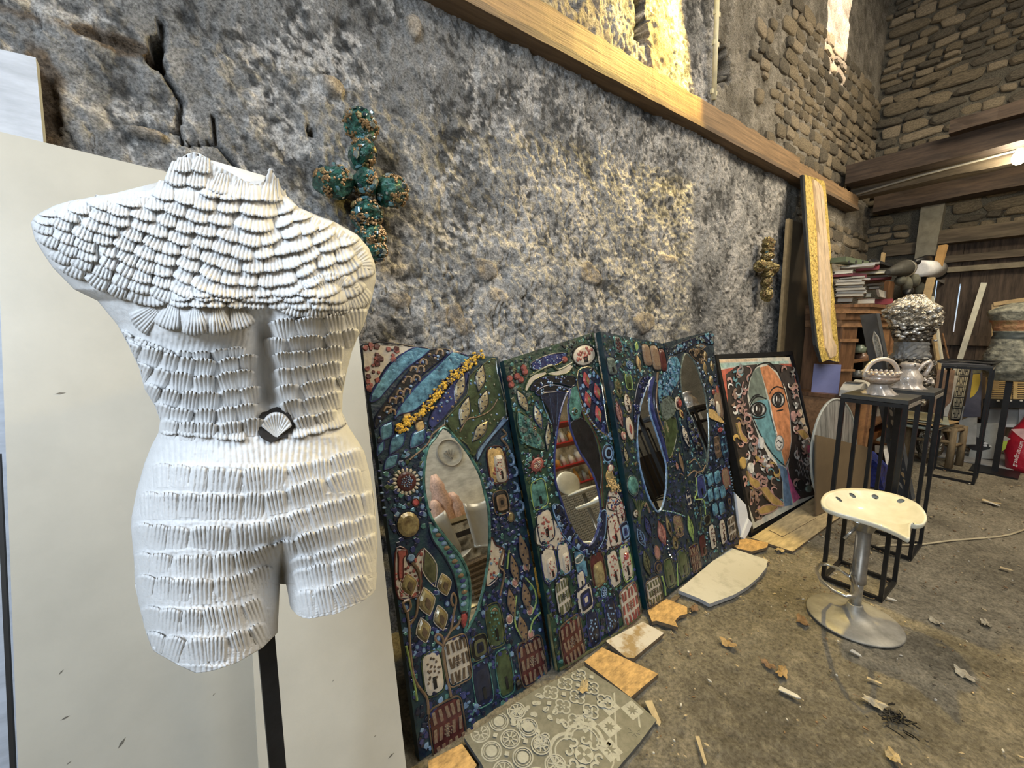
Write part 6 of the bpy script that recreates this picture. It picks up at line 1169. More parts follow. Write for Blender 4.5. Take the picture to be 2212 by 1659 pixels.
for i, (a, b, c_, d, q, t_, w) in enumerate([(1812, 598, 1868, 601, 'pale', .05, 'thin cream sheet wad sloping up to the right over the folders'), (1820, 601, 1880, 604, 'wht', -.04, 'thin white paper wad sloping down to the right over the folders'), (1866, 606, 1912, 609, 'brn', .06, 'brown folder edge in the middle right of the pile'), (1872, 612, 1908, 616, 'pale', .0, 'small cream pad right of the folders'), (1874, 619, 1900, 624, 'grey', .03, 'small grey pad below the cream pad'), (1842, 568, 1900, 571, 'pale', .01, 'topmost cream folder under the green case')]): book(a, b, c_, d, 1.31, .2, q, w, t_)
pbox(1826, 560, 1891, 571, 1.36, .12, 'case', BM['gre'], 'dark green studded case on top of the book pile', 'case', tilt=.03); m = MB()
for i in range(4): m.ell(ypl(1834 + 15 * i, 566 - i * .6, 1.358), ((.022, 0, 0), (0, .008, 0), (0, 0, .018)), 10, 5)
m.build('stud', BM['blk'], bpy.data.objects['case'])['kind'] = 'stuff'
pbox(1890, 566, 1930, 572, 1.36, .2, 'folder', BM['blk'], 'black flat folder beside the green case', 'folder'); pbox(1906, 545, 1911, 566, 1.45, .02, 'lath', M_kraft_tan, 'short upright wood lath standing behind the book pile', 'lath'); 
m = MB(); m.box((6.2, 1.3, 1.656), (6.45, 1.34, 1.95)); m.build('upright_board', M_wal, label='brown upright board standing on the armoire behind the lamp', cat='board')
# studio lamp heap at the right end
Yl = 1.12; lamp = thing('studio_lamp', ypl(2000, 610, Yl), 'black studio flash lamp with white label band and glass dome lying above the silver torso', 'lamp')
def cone(mb, p, q, r0, r1, n=20, mi=0): p = np.array(p); q = np.array(q); mb.lathe(p, [(r0 * .6, 0), (r0, .0), (r1, np.linalg.norm(q - p)), (r1 * .6, np.linalg.norm(q - p))], n, mi, q - p)
m = MB(); cone(m, ypl(1984, 585, Yl), ypl(2078, 588, Yl), .085, .15); m.build('housing', M_black, lamp, True); m = MB(); cone(m, ypl(1988, 580, Yl - .03), ypl(2022, 582, Yl - .04), .088, .10); m.build('label_band', BM['wht'], lamp, True)
M_gls = mat('lamp_glass', (.60, .58, .50), .08, .5, var=.2, vs=30, coat=1); m = MB(); m.lathe(ypl(1952, 580, Yl), [(.07, 0), (.085, .03), (.09, .08), (.07, .13), (.03, .16)], 20, ax=ypl(1984, 582, Yl) - ypl(1952, 580, Yl)); m.build('glass_dome', M_gls, lamp, True)
m = MB(); cone(m, ypl(1918, 588, Yl), ypl(1953, 580, Yl), .025, .085); m.build('reflector_cone', mat('olive_cloth', (.045, .043, .036), .7, .1, var=.3, vs=20), lamp, True)
for q in ([(2072, 574), (2108, 575), (2106, 590), (2096, 602), (2084, 600)], [(2020, 604), (2082, 603), (2078, 614), (2064, 626)], [(2024, 561), (2054, 571), (2036, 573)]): m = MB(); m.slab([ypl(x, y, Yl - .08) for x, y in q], (0, -1, 0), .004); m.build('barn_door_flap', mat('visor_film', (.36, .34, .30), .25, .2, var=.1), lamp)
m = MB(); m.tube([ypl(1976, 566, Yl), ypl(2000, 560, Yl), ypl(2030, 562, Yl), ypl(2052, 572, Yl)], [.03, .05, .05, .02], 8); m.build('hood', M_black, lamp, True)
cl = thing('cloth_bundle', ypl(1965, 640, Yl + .03), 'bundle of olive cloth and leaves slumped under the studio lamp', 'cloth'); M_olc = mat('olive_canvas', (.085, .082, .06), .85, var=.3, vs=14)
for i, (x, y, a, b) in enumerate([(1945, 606, 15, 8), (1958, 615, 8, 14), (1975, 606, 12, 12), (1985, 622, 11, 12), (1962, 630, 10, 8)]):
    p = ypl(x, y, Yl + .02 * (i % 2)); m = MB(); m.ell(p, ((a * .0062, 0, .01), (0, .05, 0), (-.02 + .01 * i, 0, b * .0062)), 10, 6); V = np.array(m.v); V += (.02 * fbm(V[:, 0], V[:, 2], 14, 60 + i, 2))[:, None]; mkobj('fold', V, m.f, M_olc if i != 4 else M_black, cl, True)
# ---- panel boards standing behind
bp = thing('brown_panel', (5.05, 1.7, 0), 'tall plain brown panel leaning on the wall beside the small gold cross', 'panel'); m = MB(); pl = plane3(ypl(1697, 474, 1.74), ypl(1680, 764, 1.62), np.array([5.6, 1.72, 2.3])); 
q0, q1 = ypl(1699, 474, 1.765), ypl(1678, 790, 1.72); dn = q0 + (q1 - q0) * (q0[2] / (q0[2] - q1[2])); m = MB(); w_ = np.array([.62, -.02, 0]); nn = unit(np.cross(w_, q0 - dn)); nn = nn if nn[1] < 0 else -nn; m.slab([dn, dn + w_, q0 + w_, q0], nn, .02); m.build('face', M_kraft, bp); m = MB(); m.slab([dn - w_ * .03, dn + w_ * .12, q0 + w_ * .12, q0 - w_ * .03], nn, .028); m.build('lit_strip', M_kraft_tan, bp)  # face colour carries the shadow on it, left strip is painted as lit
# gold panel with carved legs
M_gpan = mat('gold_leaf_panel', (.46, .29, .03), .38, .3, var=.6, vs=26, bump=1., bs=45, dist=.02, col2=(.80, .58, .16), ramp=(.3, .5)); M_lime = mat('limewood', (.60, .45, .29), .6, var=.2, vs=5, stretch=(6, 6, .7)); M_blk2 = mat('blackened_edge', (.018, .02, .022), .6, var=.4, vs=20)
pg = plane3(ypl(1757, 785, 1.31), ypl(1812, 783, 1.28), ypl(1738, 378, 1.68)); CR['n'] = (1680, 360, 4.1466)
gp = thing('gold_panel', hit(1785, 780, *pg), 'tall narrow gold-leafed panel with two carved pale wooden legs, above the lavender box', 'panel')
ol = [(1734, 377), (1779, 391), (1783, 400), (1790, 480), (1800, 620), (1812, 760), (1813, 782), (1800, 780), (1790, 777), (1776, 782), (1763, 745), (1750, 620), (1740, 480)]
m = MB(); m.slab([p - pg[1] * .024 for p in [hit(*q, *pg) for q in ol]], pg[1], .022); m.build('backing', M_blk2, gp)
m = MB(); m.slab([hit(x + (4 if x < 1765 else 0), y, *pg) - pg[1] * .003 for x, y in ol], pg[1], .004); m.build('gold_face', M_gpan, gp)
leg1 = [(1754, 388), (1770, 400), (1776, 410), (1778, 470), (1786, 540), (1789, 600), (1789, 650), (1788, 700), (1793, 750), (1802, 770), (1797, 773), (1788, 757), (1783, 745), (1775, 690), (1768, 640), (1766, 580), (1764, 500), (1759, 440)]
legL = [(1754, 388), (1764, 394), (1770, 470), (1776, 560), (1776, 640), (1781, 700), (1786, 745), (1797, 772), (1791, 774), (1781, 752), (1775, 700), (1768, 640), (1766, 580), (1764, 500), (1758, 440)]; legR = [(1765, 395), (1773, 405), (1777, 470), (1785, 540), (1789, 600), (1789, 650), (1788, 700), (1793, 748), (1803, 768), (1798, 771), (1788, 748), (1784, 700), (1778, 640), (1777, 560), (1771, 470)]
for lg in (legL, legR): m = MB(); m.slab([hit(*q, *pg) for q in lg], pg[1], .012, 0, .12, .012); m.build('carved_leg', M_lime, gp)
# lavender box, woven sample, open book on the ledge
pbox(1752, 786, 1811, 849, 1.48, .05, 'box', mat('lavender_card', (.27, .28, .50), .7, var=.06), 'plain lavender square box on the armoire ledge under the gold panel', 'box', face=True)
pk_ = pbox(1814, 790, 1838, 808, 1.33, .03, 'reed_sample', mat('reed', (.52, .38, .16), .7, var=.25, vs=40, stretch=(1, 1, 8)), 'small yellow reed panel with dark bands beside the lavender box', 'panel', face=True); pbox(1814, 810, 1832, 846, 1.35, .03, 'card', BM['pale'], 'pale card with dark lines under the reed panel', 'card', face=True)
ob = thing('open_book', (4.95, 1.2, .815), 'large open book with a dark picture page lying on the armoire ledge behind the basket', 'book')
for sg, nm in ((-1, 'left_page'), (1, 'right_page')):
    U_ = np.linspace(0, 1, 9); V_ = []
    for u in U_:
        for y in (1.085, 1.225): V_.append((4.93 + sg * .29 * u, y, .826 + .10 * math.sin(math.pi * (u * .75 + .12)) + .012))
    for u in U_:
        for y in (1.085, 1.225): V_.append((4.93 + sg * .29 * u, y, .817))
    F_ = [(2 * i, 2 * i + 1, 2 * i + 3, 2 * i + 2) for i in range(8)] + [(18 + 2 * i, 18 + 2 * i + 2, 2 * i + 2, 2 * i) for i in range(8)] + [(2 * i + 1, 18 + 2 * i + 1, 18 + 2 * i + 3, 2 * i + 3) for i in range(8)] + [(16, 17, 35, 34), (0, 18, 19, 1)]
    mkobj('page_block', np.array(V_), F_, M_pages if sg > 0 else BM['pale'], ob, False)
m = MB(); m.slab([(4.72, 1.10, .941), (4.86, 1.10, .938), (4.86, 1.21, .938), (4.72, 1.21, .941)], (0, 0, 1), .001); m.build('picture', mat('book_picture', (.10, .10, .10), .5, var=.8, vs=40, col2=(.4, .38, .34)), ob)
# jars and dried flowers in the upper shelf
for i, (x, y0, y1, w, c_) in enumerate([(1856, 745, 762, 9, (.16, .20, .15)), (1860, 762, 778, 10, (.20, .12, .08)), (1851, 800, 815, 8, (.10, .10, .09))]):
    p = ypl(x, y1, 1.36); h = ypl(x, y0, 1.36)[2] - p[2]; q = w / 1.25 / 130; p = np.array([p[0], p[1], p[2]]); m = MB(); m.lathe(p, [(q * .8, 0), (q, h * .1), (q, h * .7), (q * .6, h * .85), (q * .7, h)], 14); single(m, 'jar', mat('jar_%d' % i, c_, .3, var=.3, vs=30), ('green glazed jar on the dark upper shelf', 'brown jar below the green jar on the upper shelf', 'small dark pot on the armoire ledge in the shadow')[i], 'jar', None, True)
df = thing('dried_flowers', ypl(1912, 815, 1.05), 'bunch of dried pale flowers above the basket handle', 'flowers'); rr = random.Random(8); mt = MB(); mf = MB()
for i in range(26):
    a = ypl(1912 + rr.gauss(0, 3), 812, 1.06); b = ypl(1912 + rr.gauss(0, 14), 768 + rr.uniform(-10, 24), 1.06 + rr.uniform(-.05, .05)); mt.tube([a, (a + b) / 2 + (0, 0, .01), b], .002, 4); mf.ell(b, ((.012, 0, 0), (0, .012, 0), (0, 0, .009)), 6, 4)
mt.build('stem', mat('dry_stem', (.20, .17, .09), .8), df)['kind'] = 'stuff'; mf.build('flower_head', mat('dry_flower', (.40, .36, .24), .8, var=.3, vs=60), df)['kind'] = 'stuff'; m = MB(); p = ypl(1912, 852, 1.06); m.lathe((p[0], p[1], .816), [(.04, 0), (.05, .05), (.045, .14), (.03, .16)], 14); m.build('vase', M_black, df, True)
# lower niche: boards, orange block, grey book, white box, blue bag
pbox(1898, 880, 1928, 892, 1.25, .25, 'board_stack', BM['pale'], 'pale board stack on the niche shelf of the armoire', 'board'); pbox(1888, 905, 1908, 917, 1.25, .2, 'board_stack', BM['grey'], 'short grey board stack low in the armoire niche', 'board')
pbox(1895, 932, 1908, 946, 1.2, .12, 'block', mat('orange_block', (.48, .19, .06), .6), 'small orange block in the armoire niche', 'block'); m = MB(); m.slab([ypl(x, y, 1.12) for x, y in ((1892, 951), (1905, 943), (1930, 951), (1912, 958))], (0, -.3, 1), .02); single(m, 'book', mat('grey_blue_cover', (.24, .29, .30), .6), 'grey-blue book jutting from the armoire niche under the orange block', 'book')
m = MB(); pl = plane3(ypl(1910, 965, 1.1), ypl(1934, 1030, .95), ypl(1919, 970, 1.1)); m.slab([hit(x, y, *pl) for x, y in ((1908, 970), (1918, 968), (1936, 1032), (1920, 1036))], pl[1], .03); single(m, 'white_batten', BM['wht'], 'narrow white batten leaning out of the armoire niche', 'batten')
m = MB(); m.slab([ypl(x, y, 1.13) for x, y in ((1890, 962), (1918, 963), (1900, 980), (1890, 978))], (0, -1, .2), .06); single(m, 'tray', BM['pale'], 'pale cardboard tray in the lower armoire niche', 'tray')
p = fl(1912, 1052); p[1] += .08; m = MB(); m.hexa([(p[0] - .14, p[1] - .1, .01), (p[0] + .16, p[1] - .12, .01), (p[0] + .18, p[1] + .12, .01), (p[0] - .12, p[1] + .14, .01)], [(p[0] - .20, p[1] - .04, .26), (p[0] + .1, p[1] - .10, .14), (p[0] + .12, p[1] + .05, .28), (p[0] - .15, p[1] + .12, .34)]); single(m, 'plastic_bag', mat('blue_plastic', (.03, .045, .22), .2, var=.4, vs=20, bump=.6, bs=20, dist=.03), 'shiny dark blue plastic bag on the floor in front of the armoire niche', 'bag')
# round mirror and cardboard leaning on the armoire
pm2 = plane3(fl(1800, 1096), fl(1886, 1058), ypl(1800, 862, 1.09)); cM = hit(1803, 978, *pm2); uM = unit(np.cross([0, 0, 1], pm2[1])); vM = np.cross(pm2[1], uM); vM = vM if vM[2] > 0 else -vM; rM = np.dot(hit(1803, 862, *pm2) - cM, vM)
rm = thing('round_mirror', cM - vM * rM, 'round cloudy mirror leaning against the armoire behind the black stands', 'mirror'); m = MB(); rg = [cM + uM * rM * .86 * math.cos(t) + vM * rM * math.sin(t) for t in np.linspace(0, 6.283, 61)[:-1]]; m.slab([p - pm2[1] * .006 for p in rg], pm2[1], .006); m.build('glass', mat('aged_mirror', (.50, .51, .48), .34, .6, var=.45, vs=8, stretch=(5, 5, .5)), rm); m = MB(); m.tube(rg, .009, 6, 0, True); m.build('bevelled_rim', mat('pale_rim', (.50, .52, .48), .25, .3), rm)
m = MB(); q = [hit(x, y, *pm2) + pm2[1] * .03 for x, y in ((1750, 938), (1871, 966), (1866, 1062), (1750, 1110))]; m.slab(q, pm2[1], .012); single(m, 'cardboard_sheet', [M_kraft], 'brown cardboard sheet leaning in front of the lower half of the round mirror', 'cardboard')
# mandorla plank
pq = plane3(fl(1940, 1070), fl(1968, 1078), ypl(1875, 677, 1.13)); mk = thing('painted_plank', fl(1955, 1075), 'tall dark grey plank painted with a pale almond-shaped medallion, leaning on the armoire', 'plank')
bl, br_ = fl(1938, 1068), fl(1970, 1079); tl_, tr_ = hit(1857, 680, *pq), hit(1893, 677, *pq); m = MB(); m.slab([p - pq[1] * .06 for p in (bl, br_, tr_, tl_)], pq[1], .06); m.build('board', mat('slate_paint', (.05, .055, .062), .6, var=.25, vs=12), mk)
md_ = [hit(x, y, *pq) for x, y in ((1889, 716), (1897, 728), (1902, 745), (1906, 765), (1904, 778), (1896, 772), (1890, 750), (1886, 732))]; cmd = sum(md_) / 8
m = MB(); m.tube([p + pq[1] * .003 for p in md_], .006, 6, 0, True); m.build('medallion_outline', BM['grey'], mk); m = MB(); m.slab(md_, pq[1], .002); m.build('medallion', mat('medallion_blue', (.22, .24, .25), .6, var=.6, vs=50, col2=(.5, .48, .4)), mk)
rr = random.Random(2)
for i in range(16):
    t = rr.uniform(.05, .5); s = rr.uniform(.25, .85); c = (bl * (1 - s) + br_ * s) * (1 - t) + (tl_ * (1 - s) + tr_ * s) * t; u = unit(br_ - bl); v = unit(tl_ - bl); z = rr.uniform(.008, .03); m = MB(); m.slab([c + (u * math.cos(a) * .5 + v * math.sin(a)) * z * rr.uniform(.6, 1.4) for a in (0, 1, 2.1, 3.1, 4.2, 5.2)], pq[1], .0015); m.build('bare_patch', M_kraft_tan if i % 2 else BM['grey'], mk)
# silver torso
def bust(name, c, prof, mats, label, right, sy=.62, n=40, seed=1, chunk=None, squash=None):
    """stacked oval rings along a torso; prof rows are (z, half width left, half width right, lump)"""
    r = thing(name, (c[0], c[1], 0), label, 'sculpture'); rr = np.random.RandomState(seed); fw = np.array([-right[1], right[0], 0.]); V = []; zz = np.linspace(prof[0][0], prof[-1][0], 60); P_ = np.array(prof, float)
    for z in zz:
        wl, wr, lp = [np.interp(z, P_[:, 0], P_[:, k]) for k in (1, 2, 3)]
        for j in range(n):
            t = 2 * math.pi * j / n; w = (wr if math.cos(t) > 0 else wl); p = right * w * math.cos(t) + fw * (.5 * (wl + wr) * sy) * math.sin(t); q = 1 + lp * (vn(np.array([t * 6.]), np.array([z * 60]), 1., seed + 60)[0] + .6 * vn(np.array([t * 15.]), np.array([z * 140]), 1., seed + 61)[0]); V.append((c[0] + p[0] * q, c[1] + p[1] * q, z))
    F = [(i * n + j, i * n + (j + 1) % n, (i + 1) * n + (j + 1) % n, (i + 1) * n + j) for i in range(59) for j in range(n)] + [tuple(range(n - 1, -1, -1)), tuple(59 * n + j for j in range(n))]
    return r, np.array(V), F
M_foil = mat('crushed_foil', (.46, .42, .35), .22, .8, var=.6, vs=35, bump=1., bs=45, dist=.02); M_dfoil = mat('dark_foil', (.09, .085, .08), .25, .7, var=.8, vs=40, bump=1., bs=45, dist=.02, col2=(.22, .19, .15)); M_cob = mat('silver_pebble', (.46, .46, .45), .2, .6, var=.3, vs=30, coat=.6)
cs_ = np.array([4.5, .785, 0]); rt_ = unit((.45, -.9, 0)); zof = lambda y: xpl(1972, y, 4.5)[2]; hw = lambda x: (x - 1972) / 345.
pr = [(zof(y), hw(2 * 1972 - l) if True else 0, hw(r_), lp) for y, l, r_, lp in [(875, 2000, 2012, .5), (850, 1965, 2024, .5), (815, 1945, 2030, .45), (775, 1940, 2026, .35), (760, 1944, 2019, .1), (738, 1944, 2015, .1), (725, 1938, 2019, .4), (705, 1932, 2030, .35), (690, 1922, 2036, .35), (672, 1910, 2034, .3), (660, 1914, 2022, .3), (650, 1935, 2005, .3), (640, 1952, 1995, .3), (636, 1960, 1992, .2)]]
pr = [(z, max(.02, a), b, l) for z, a, b, l in pr]
st, V_, F_ = bust('silver_torso', cs_, pr, None, 'silver torso crusted with pebbles, shells and foil beside the armoire', rt_, .6, 44, 3); zc = [np.mean([V_[i][2] for i in f]) for f in F_]
o = mkobj('body', V_, F_, [M_foil, mat('grey_clay', (.15, .15, .145), .5, .2, var=.35, vs=14), M_dfoil], st, False, [1 if zof(774) < z < zof(737) else (2 if z < zof(774) or z < zof(705) else 0) for z in zc])
rr = random.Random(9)
for i in range(46):
    y = rr.uniform(655, 735); x = rr.uniform(1925 + max(0, (y - 690) * .4), 2022); p = xpl(x, y, 4.5 - .0); s = (x - 1972) / 60.; p = cs_ + rt_ * (hw(x) * .97) + np.array([rt_[1], -rt_[0], 0]) * (.115 * math.sqrt(max(.05, 1 - s * s))) ; p[2] = zof(y); m = MB(); z = rr.uniform(.012, .024); m.ell(p, ((z, 0, 0), (0, z, 0), (0, 0, z * .7)), 8, 5); m.build('pebble', M_cob if i % 3 else M_foil, st, True)
for i in range(60):
    y = rr.uniform(780, 870); x = rr.uniform(1955, 2026); s = (x - 1985) / 50.; p = cs_ + rt_ * (hw(x)) + np.array([rt_[1], -rt_[0], 0]) * (.10 * math.sqrt(max(.05, 1 - s * s))); p[2] = zof(y); m = MB(); z = rr.uniform(.008, .02); m.ell(p, ((z, 0, z * .4), (0, z, 0), (-.3 * z, 0, z * rr.uniform(.5, 1.4))), 5, 3); m.build('foil_shard', (M_dfoil, M_foil, M_dfoil)[i % 3], st)
m = MB(); m.box((cs_[0] - .02, cs_[1] - .02, .012), (cs_[0] + .02, cs_[1] + .02, 1.15)); m.build('pole', M_black, st); m = MB(); m.box((cs_[0] - .14, cs_[1] - .14, 0), (cs_[0] + .14, cs_[1] + .10, .012)); m.build('base_plate', M_black, st)
# painted torso far right
zr = lambda y: xpl(2175, y, 6.3)[2]; cr_ = np.array([6.3, .33, 0]); rt2 = unit((.25, -.97, 0)); hwr = lambda d: d / 290.
pr = [(zr(y), hwr(a), hwr(b), l) for y, a, b, l in [(822, 40, 40, .2), (800, 62, 70, .15), (770, 58, 70, .12), (742, 48, 58, .12), (722, 46, 56, .12), (700, 50, 60, .15), (682, 60, 70, .15), (672, 62, 72, .12), (662, 40, 50, .1), (655, 20, 30, .1)]]
rt_t, V_, F_ = bust('painted_torso', cr_, pr, None, 'yellow and grey patched torso on a black post at the right edge', rt2, .6, 40, 8); zc = [np.mean([V_[i][2] for i in f]) for f in F_]
Mt = [mat('torso_grey', (.17, .18, .15), .6, var=.6, vs=14, col2=(.34, .33, .25), bump=.6, bs=30, dist=.02), mat('torso_yellow', (.48, .36, .14), .6, var=.5, vs=12, col2=(.36, .15, .08), bump=.6, bs=30, dist=.02), mat('torso_dark', (.05, .06, .055), .5, var=.4, vs=18)]
mkobj('body', V_, F_, Mt, rt_t, True, [2 if zr(733) < z < zr(718) else 1 if zr(716) < z < zr(692) else 0 for z in zc])
m = MB(); m.box((cr_[0] - .022, cr_[1] - .022, .012), (cr_[0] + .022, cr_[1] + .022, .99)); m.build('post', M_black, rt_t); m = MB(); m.box((cr_[0] - .16, cr_[1] - .16, 0), (cr_[0] + .16, cr_[1] + .16, .012)); m.build('base_plate', M_black, rt_t)
m = MB(); m.bar(xpl(2147, 657, 6.9), xpl(2230, 645, 6.9), .05, .04); m.bar(xpl(2150, 657, 6.9), xpl(2150, 840, 6.9), .05, .03); single(m, 'wooden_frame', M_kraft_tan, 'light wooden frame corner showing behind the painted torso', 'frame')
# crate of slats, bench and white stretcher frames, eye panel
Xc = 6.95; crt = thing('slatted_crate', xpl(2170, 862, Xc), 'pale slatted wooden crate on a black bench below the painted torso', 'crate'); M_pal = mat('pale_lath', (.56, .40, .17), .7, var=.2, vs=12)
for x in (2134, 2181, 2194, 2240): m = MB(); m.bar(xpl(x, 814, Xc), xpl(x - 1, 862, Xc), .028, .02); m.build('upright', M_pal, crt)
for i in range(10): m = MB(); m.bar(xpl(2136, 820 + 4.4 * i, Xc + .02), xpl(2240, 817 + 4.8 * i + (3 if i < 2 else 0), Xc + .02), .012, .012); m.build('slat', M_pal, crt)
bn = thing('black_bench', xpl(2180, 990, Xc), 'low black riveted bench carrying the slatted crate', 'bench'); m = MB(); a, b = xpl(2124, 870, Xc - .05), xpl(2260, 873, Xc - .05); m.bar(a, b, .08, .09); m.build('beam', M_black, bn)
for x in (2132, 2240): m = MB(); m.bar(xpl(x, 870, Xc), [xpl(x, 870, Xc)[0], xpl(x, 870, Xc)[1], .003], .05, .05); m.build('leg', M_black, bn)
for x in (2131, 2156, 2183, 2206): m = MB(); m.ell(xpl(x, 866, Xc - .1), ((.006, 0, 0), (0, .012, 0), (0, 0, .012)), 8, 4); m.build('rivet', BM['pale'], bn)
def frame_x(pts, X0, w, name, label, cat, mats, back=None, X1=None):
    P = [xpl(x, y, X0 if (X1 is None or i > 1) else X1) for i, (x, y) in enumerate(pts)]; r = thing(name, sum(P) / 4 - np.array([0, 0, (max(p[2] for p in P) - min(p[2] for p in P)) / 2]), label, cat)
    for i in range(4): m = MB(); m.bar(P[i], P[(i + 1) % 4], w, .03); m.build('stretcher_bar', mats, r)
    if back: m = MB(); m.slab([p + (.02, 0, 0) for p in P], (1, 0, 0), .008); m.build('panel', back, r)
    return r
frame_x([(2127, 918), (2206, 920), (2207, 875), (2133, 873)], 7.0, .035, 'stretcher_frame', 'white stretcher frame with grey canvas under the black bench', 'frame', BM['wht'], mat('grey_canvas', (.42, .41, .37), .8, var=.1)); frame_x([(2204, 920), (2270, 922), (2270, 880), (2206, 878)], 7.05, .035, 'stretcher_frame', 'second white stretcher frame cut by the right edge of the picture', 'frame', BM['wht'], BM['pale'])
eb = thing('eye_panel', xpl(2130, 990, 6.75), 'pale grey panel painted with a large black eye shape behind the farthest stand', 'painting'); m = MB(); m.slab([xpl(x, y, 6.75) for x, y in ((2092, 990), (2160, 992), (2165, 915), (2105, 915))], (1, 0, 0), .02); m.build('board', mat('grey_panel', (.36, .37, .35), .7, var=.15), eb)
m = MB(); m.slab([xpl(x, y, 6.75) for x, y in ((2092, 966), (2093, 944), (2099, 938), (2112, 945), (2130, 956), (2141, 964), (2138, 970), (2118, 974), (2100, 972))], (-1, 0, 0), .003); m.build('eye_shape', BM['blk'], eb)
for x, y, a in ((2128, 958, 3.5), (2128, 963, 3), (2139, 964, 2)): m = MB(); m.ell(xpl(x, y, 6.745), ((.003, 0, 0), (0, a / 170, 0), (0, 0, a / 260)), 8, 4); m.build('highlight', BM['wht'], eb)
m = MB(); m.box((6.5, .05, .0), (7.2, 1.0, .012)); single(m, 'threshold_board', M_chalke, 'grey flat board on the ground before the far door', 'board')
# pattern panel, yellow-blue painting, corner painting, brown planks behind the rustic stool
def xpoly(pts, X0, X1, y0, y1): return [xpl(x, y, X0 + (X1 - X0) * (y - y0) / (y1 - y0)) for x, y in pts]
pt_ = thing('pattern_panel', xpl(2075, 905, 6.55), 'narrow black and cream fretwork patterned panel leaning by the far door', 'painting'); Q = xpoly([(2068, 790), (2098, 791), (2074, 905), (2054, 905)], 7.2, 6.6, 790, 905); pn = plane3(Q[0], Q[1], Q[3]); m = MB(); m.slab([p - pn[1] * .02 for p in Q], pn[1], .02); m.build('board', BM['blk'], pt_)
cre_ = mat('fret_cream', (.46, .42, .30), .6); L = lambda u, v: (Q[3] * (1 - u) + Q[2] * u) * (1 - v) + (Q[0] * (1 - u) + Q[1] * u) * v; m = MB()
for i in range(5):
    for u0, u1, v0, v1 in ((.06, .16, .1, .9), (.84, .94, .1, .9), (.2, .3, .1, .4), (.7, .8, .1, .4), (.2, .3, .55, .9), (.7, .8, .55, .9), (.36, .42, .15, .85), (.47, .53, .15, .85), (.58, .64, .15, .85), (.06, .94, .0, .05)): f = lambda v: (i + v) / 5.; m.slab([L(u0, f(v0)), L(u1, f(v0)), L(u1, f(v1)), L(u0, f(v1))], pn[1], .002)
m.build('fretwork', cre_, pt_)['kind'] = 'stuff'
yp = thing('yellow_blue_painting', xpl(2105, 880, 6.75), 'painting of a yellow disc over slate blue leaning beside the fretwork panel', 'painting'); Q = xpoly([(2100, 791), (2122, 791), (2118, 900), (2080, 900)], 7.15, 6.8, 790, 900); pn = plane3(Q[0], Q[1], Q[3]); m = MB(); m.slab([p - pn[1] * .02 for p in Q], pn[1], .02); m.build('board', mat('slate_blue', (.075, .08, .13), .6, var=.2), yp)
m = MB(); m.slab([hit(x, y, *pn) for x, y in ((2102, 809), (2117, 808), (2118, 822), (2113, 842), (2104, 855), (2095, 860))], pn[1], .003); m.build('yellow_disc', mat('yellow_paint', (.56, .42, .05), .6, var=.1), yp); m = MB(); m.slab([hit(x, y, *pn) for x, y in ((2100, 792), (2121, 792), (2119, 806), (2101, 808))], pn[1], .003); m.build('olive_band', mat('olive_paint', (.13, .13, .08), .6, var=.4, vs=30), yp)
cp = thing('corner_painting', xpl(2090, 960, 6.7), 'pale painting with a brown corner and white border behind the rustic stool', 'painting'); Q = xpoly([(2078, 877), (2112, 876), (2108, 960), (2064, 960)], 6.9, 6.6, 876, 960); pn = plane3(Q[0], Q[1], Q[3]); m = MB(); m.slab([p - pn[1] * .02 for p in Q], pn[1], .02); m.build('board', mat('pale_grey_paint', (.42, .43, .42), .6, var=.15), cp); m = MB(); m.slab([hit(x, y, *pn) for x, y in ((2082, 883), (2108, 882), (2107, 895), (2078, 907))], pn[1], .003); m.build('brown_corner', M_kraft, cp)
for i, (a, b, mm, lb) in enumerate([((2064, 812), (2040, 900), BM['pale'], 'pale thin board edge leaning behind the fretwork panel'), ((2044, 800), (2030, 900), M_wal, 'dark brown board leaning behind the silver torso')]): m = MB(); m.bar(xpl(*a, 6.9), xpl(*b, 6.6), .05 if i == 0 else .14, .03); single(m, 'leaning_plank', mm, lb, 'plank')
# poles and laths
for (a, b, Xa, w, mm, lb, nm) in [((2126, 611), (2075, 772), 7.34, .05, mat('cream_batten', (.70, .66, .50), .6), 'long cream batten leaning diagonally across the dark far door', 'batten'), ((2012, 640), (2033, 775), 7.2, .045, mat('cream_batten', (.70, .66, .50), .6), 'cream lath beside the silver torso shoulder', 'lath'), ((2016, 720), (2025, 775), 7.1, .04, M_kraft_tan, 'brown lath just left of the cream lath', 'lath'), ((2038, 530), (2026, 575), 6.9, .07, mat('orange_lath', (.46, .27, .10), .7), 'orange wood lath end rising behind the studio lamp', 'lath'), ((2012, 600), (2000, 650), 6.4, .06, M_kraft_tan, 'short tan strut below the studio lamp', 'strut'), ((2036, 720), (2049, 775), 7.3, .015, M_wal2, 'thin brown stick right of the cream lath', 'stick')]:
    p, q = xpl(*a, Xa), xpl(*b, Xa - .05); q2 = q + (q - p) * ((q[2] - .005) / max(.05, (p[2] - q[2]))) if lb.startswith(('long', 'cream', 'thin', 'brown')) else q
    m = MB(); m.bar(p, q2, w, w * .6); single(m, nm, mm, lb, nm)
tr = thing('picture_tray', (5.8, .56, 1.101), 'dark framed tray lying on the farthest black stand', 'tray'); m = MB(); m.slab([(5.66, .42, 1.101), (6.0, .40, 1.101), (6.02, .74, 1.101), (5.64, .74, 1.101)], (0, 0, 1), .012); m.build('panel', mat('grey_gloss', (.30, .29, .30), .12, .2, coat=.8), tr); m = MB(); m.tube([(5.64, .41, 1.118), (6.02, .39, 1.118), (6.04, .75, 1.118), (5.62, .75, 1.118)], .012, 4, 0, True); m.build('rim', M_black, tr)
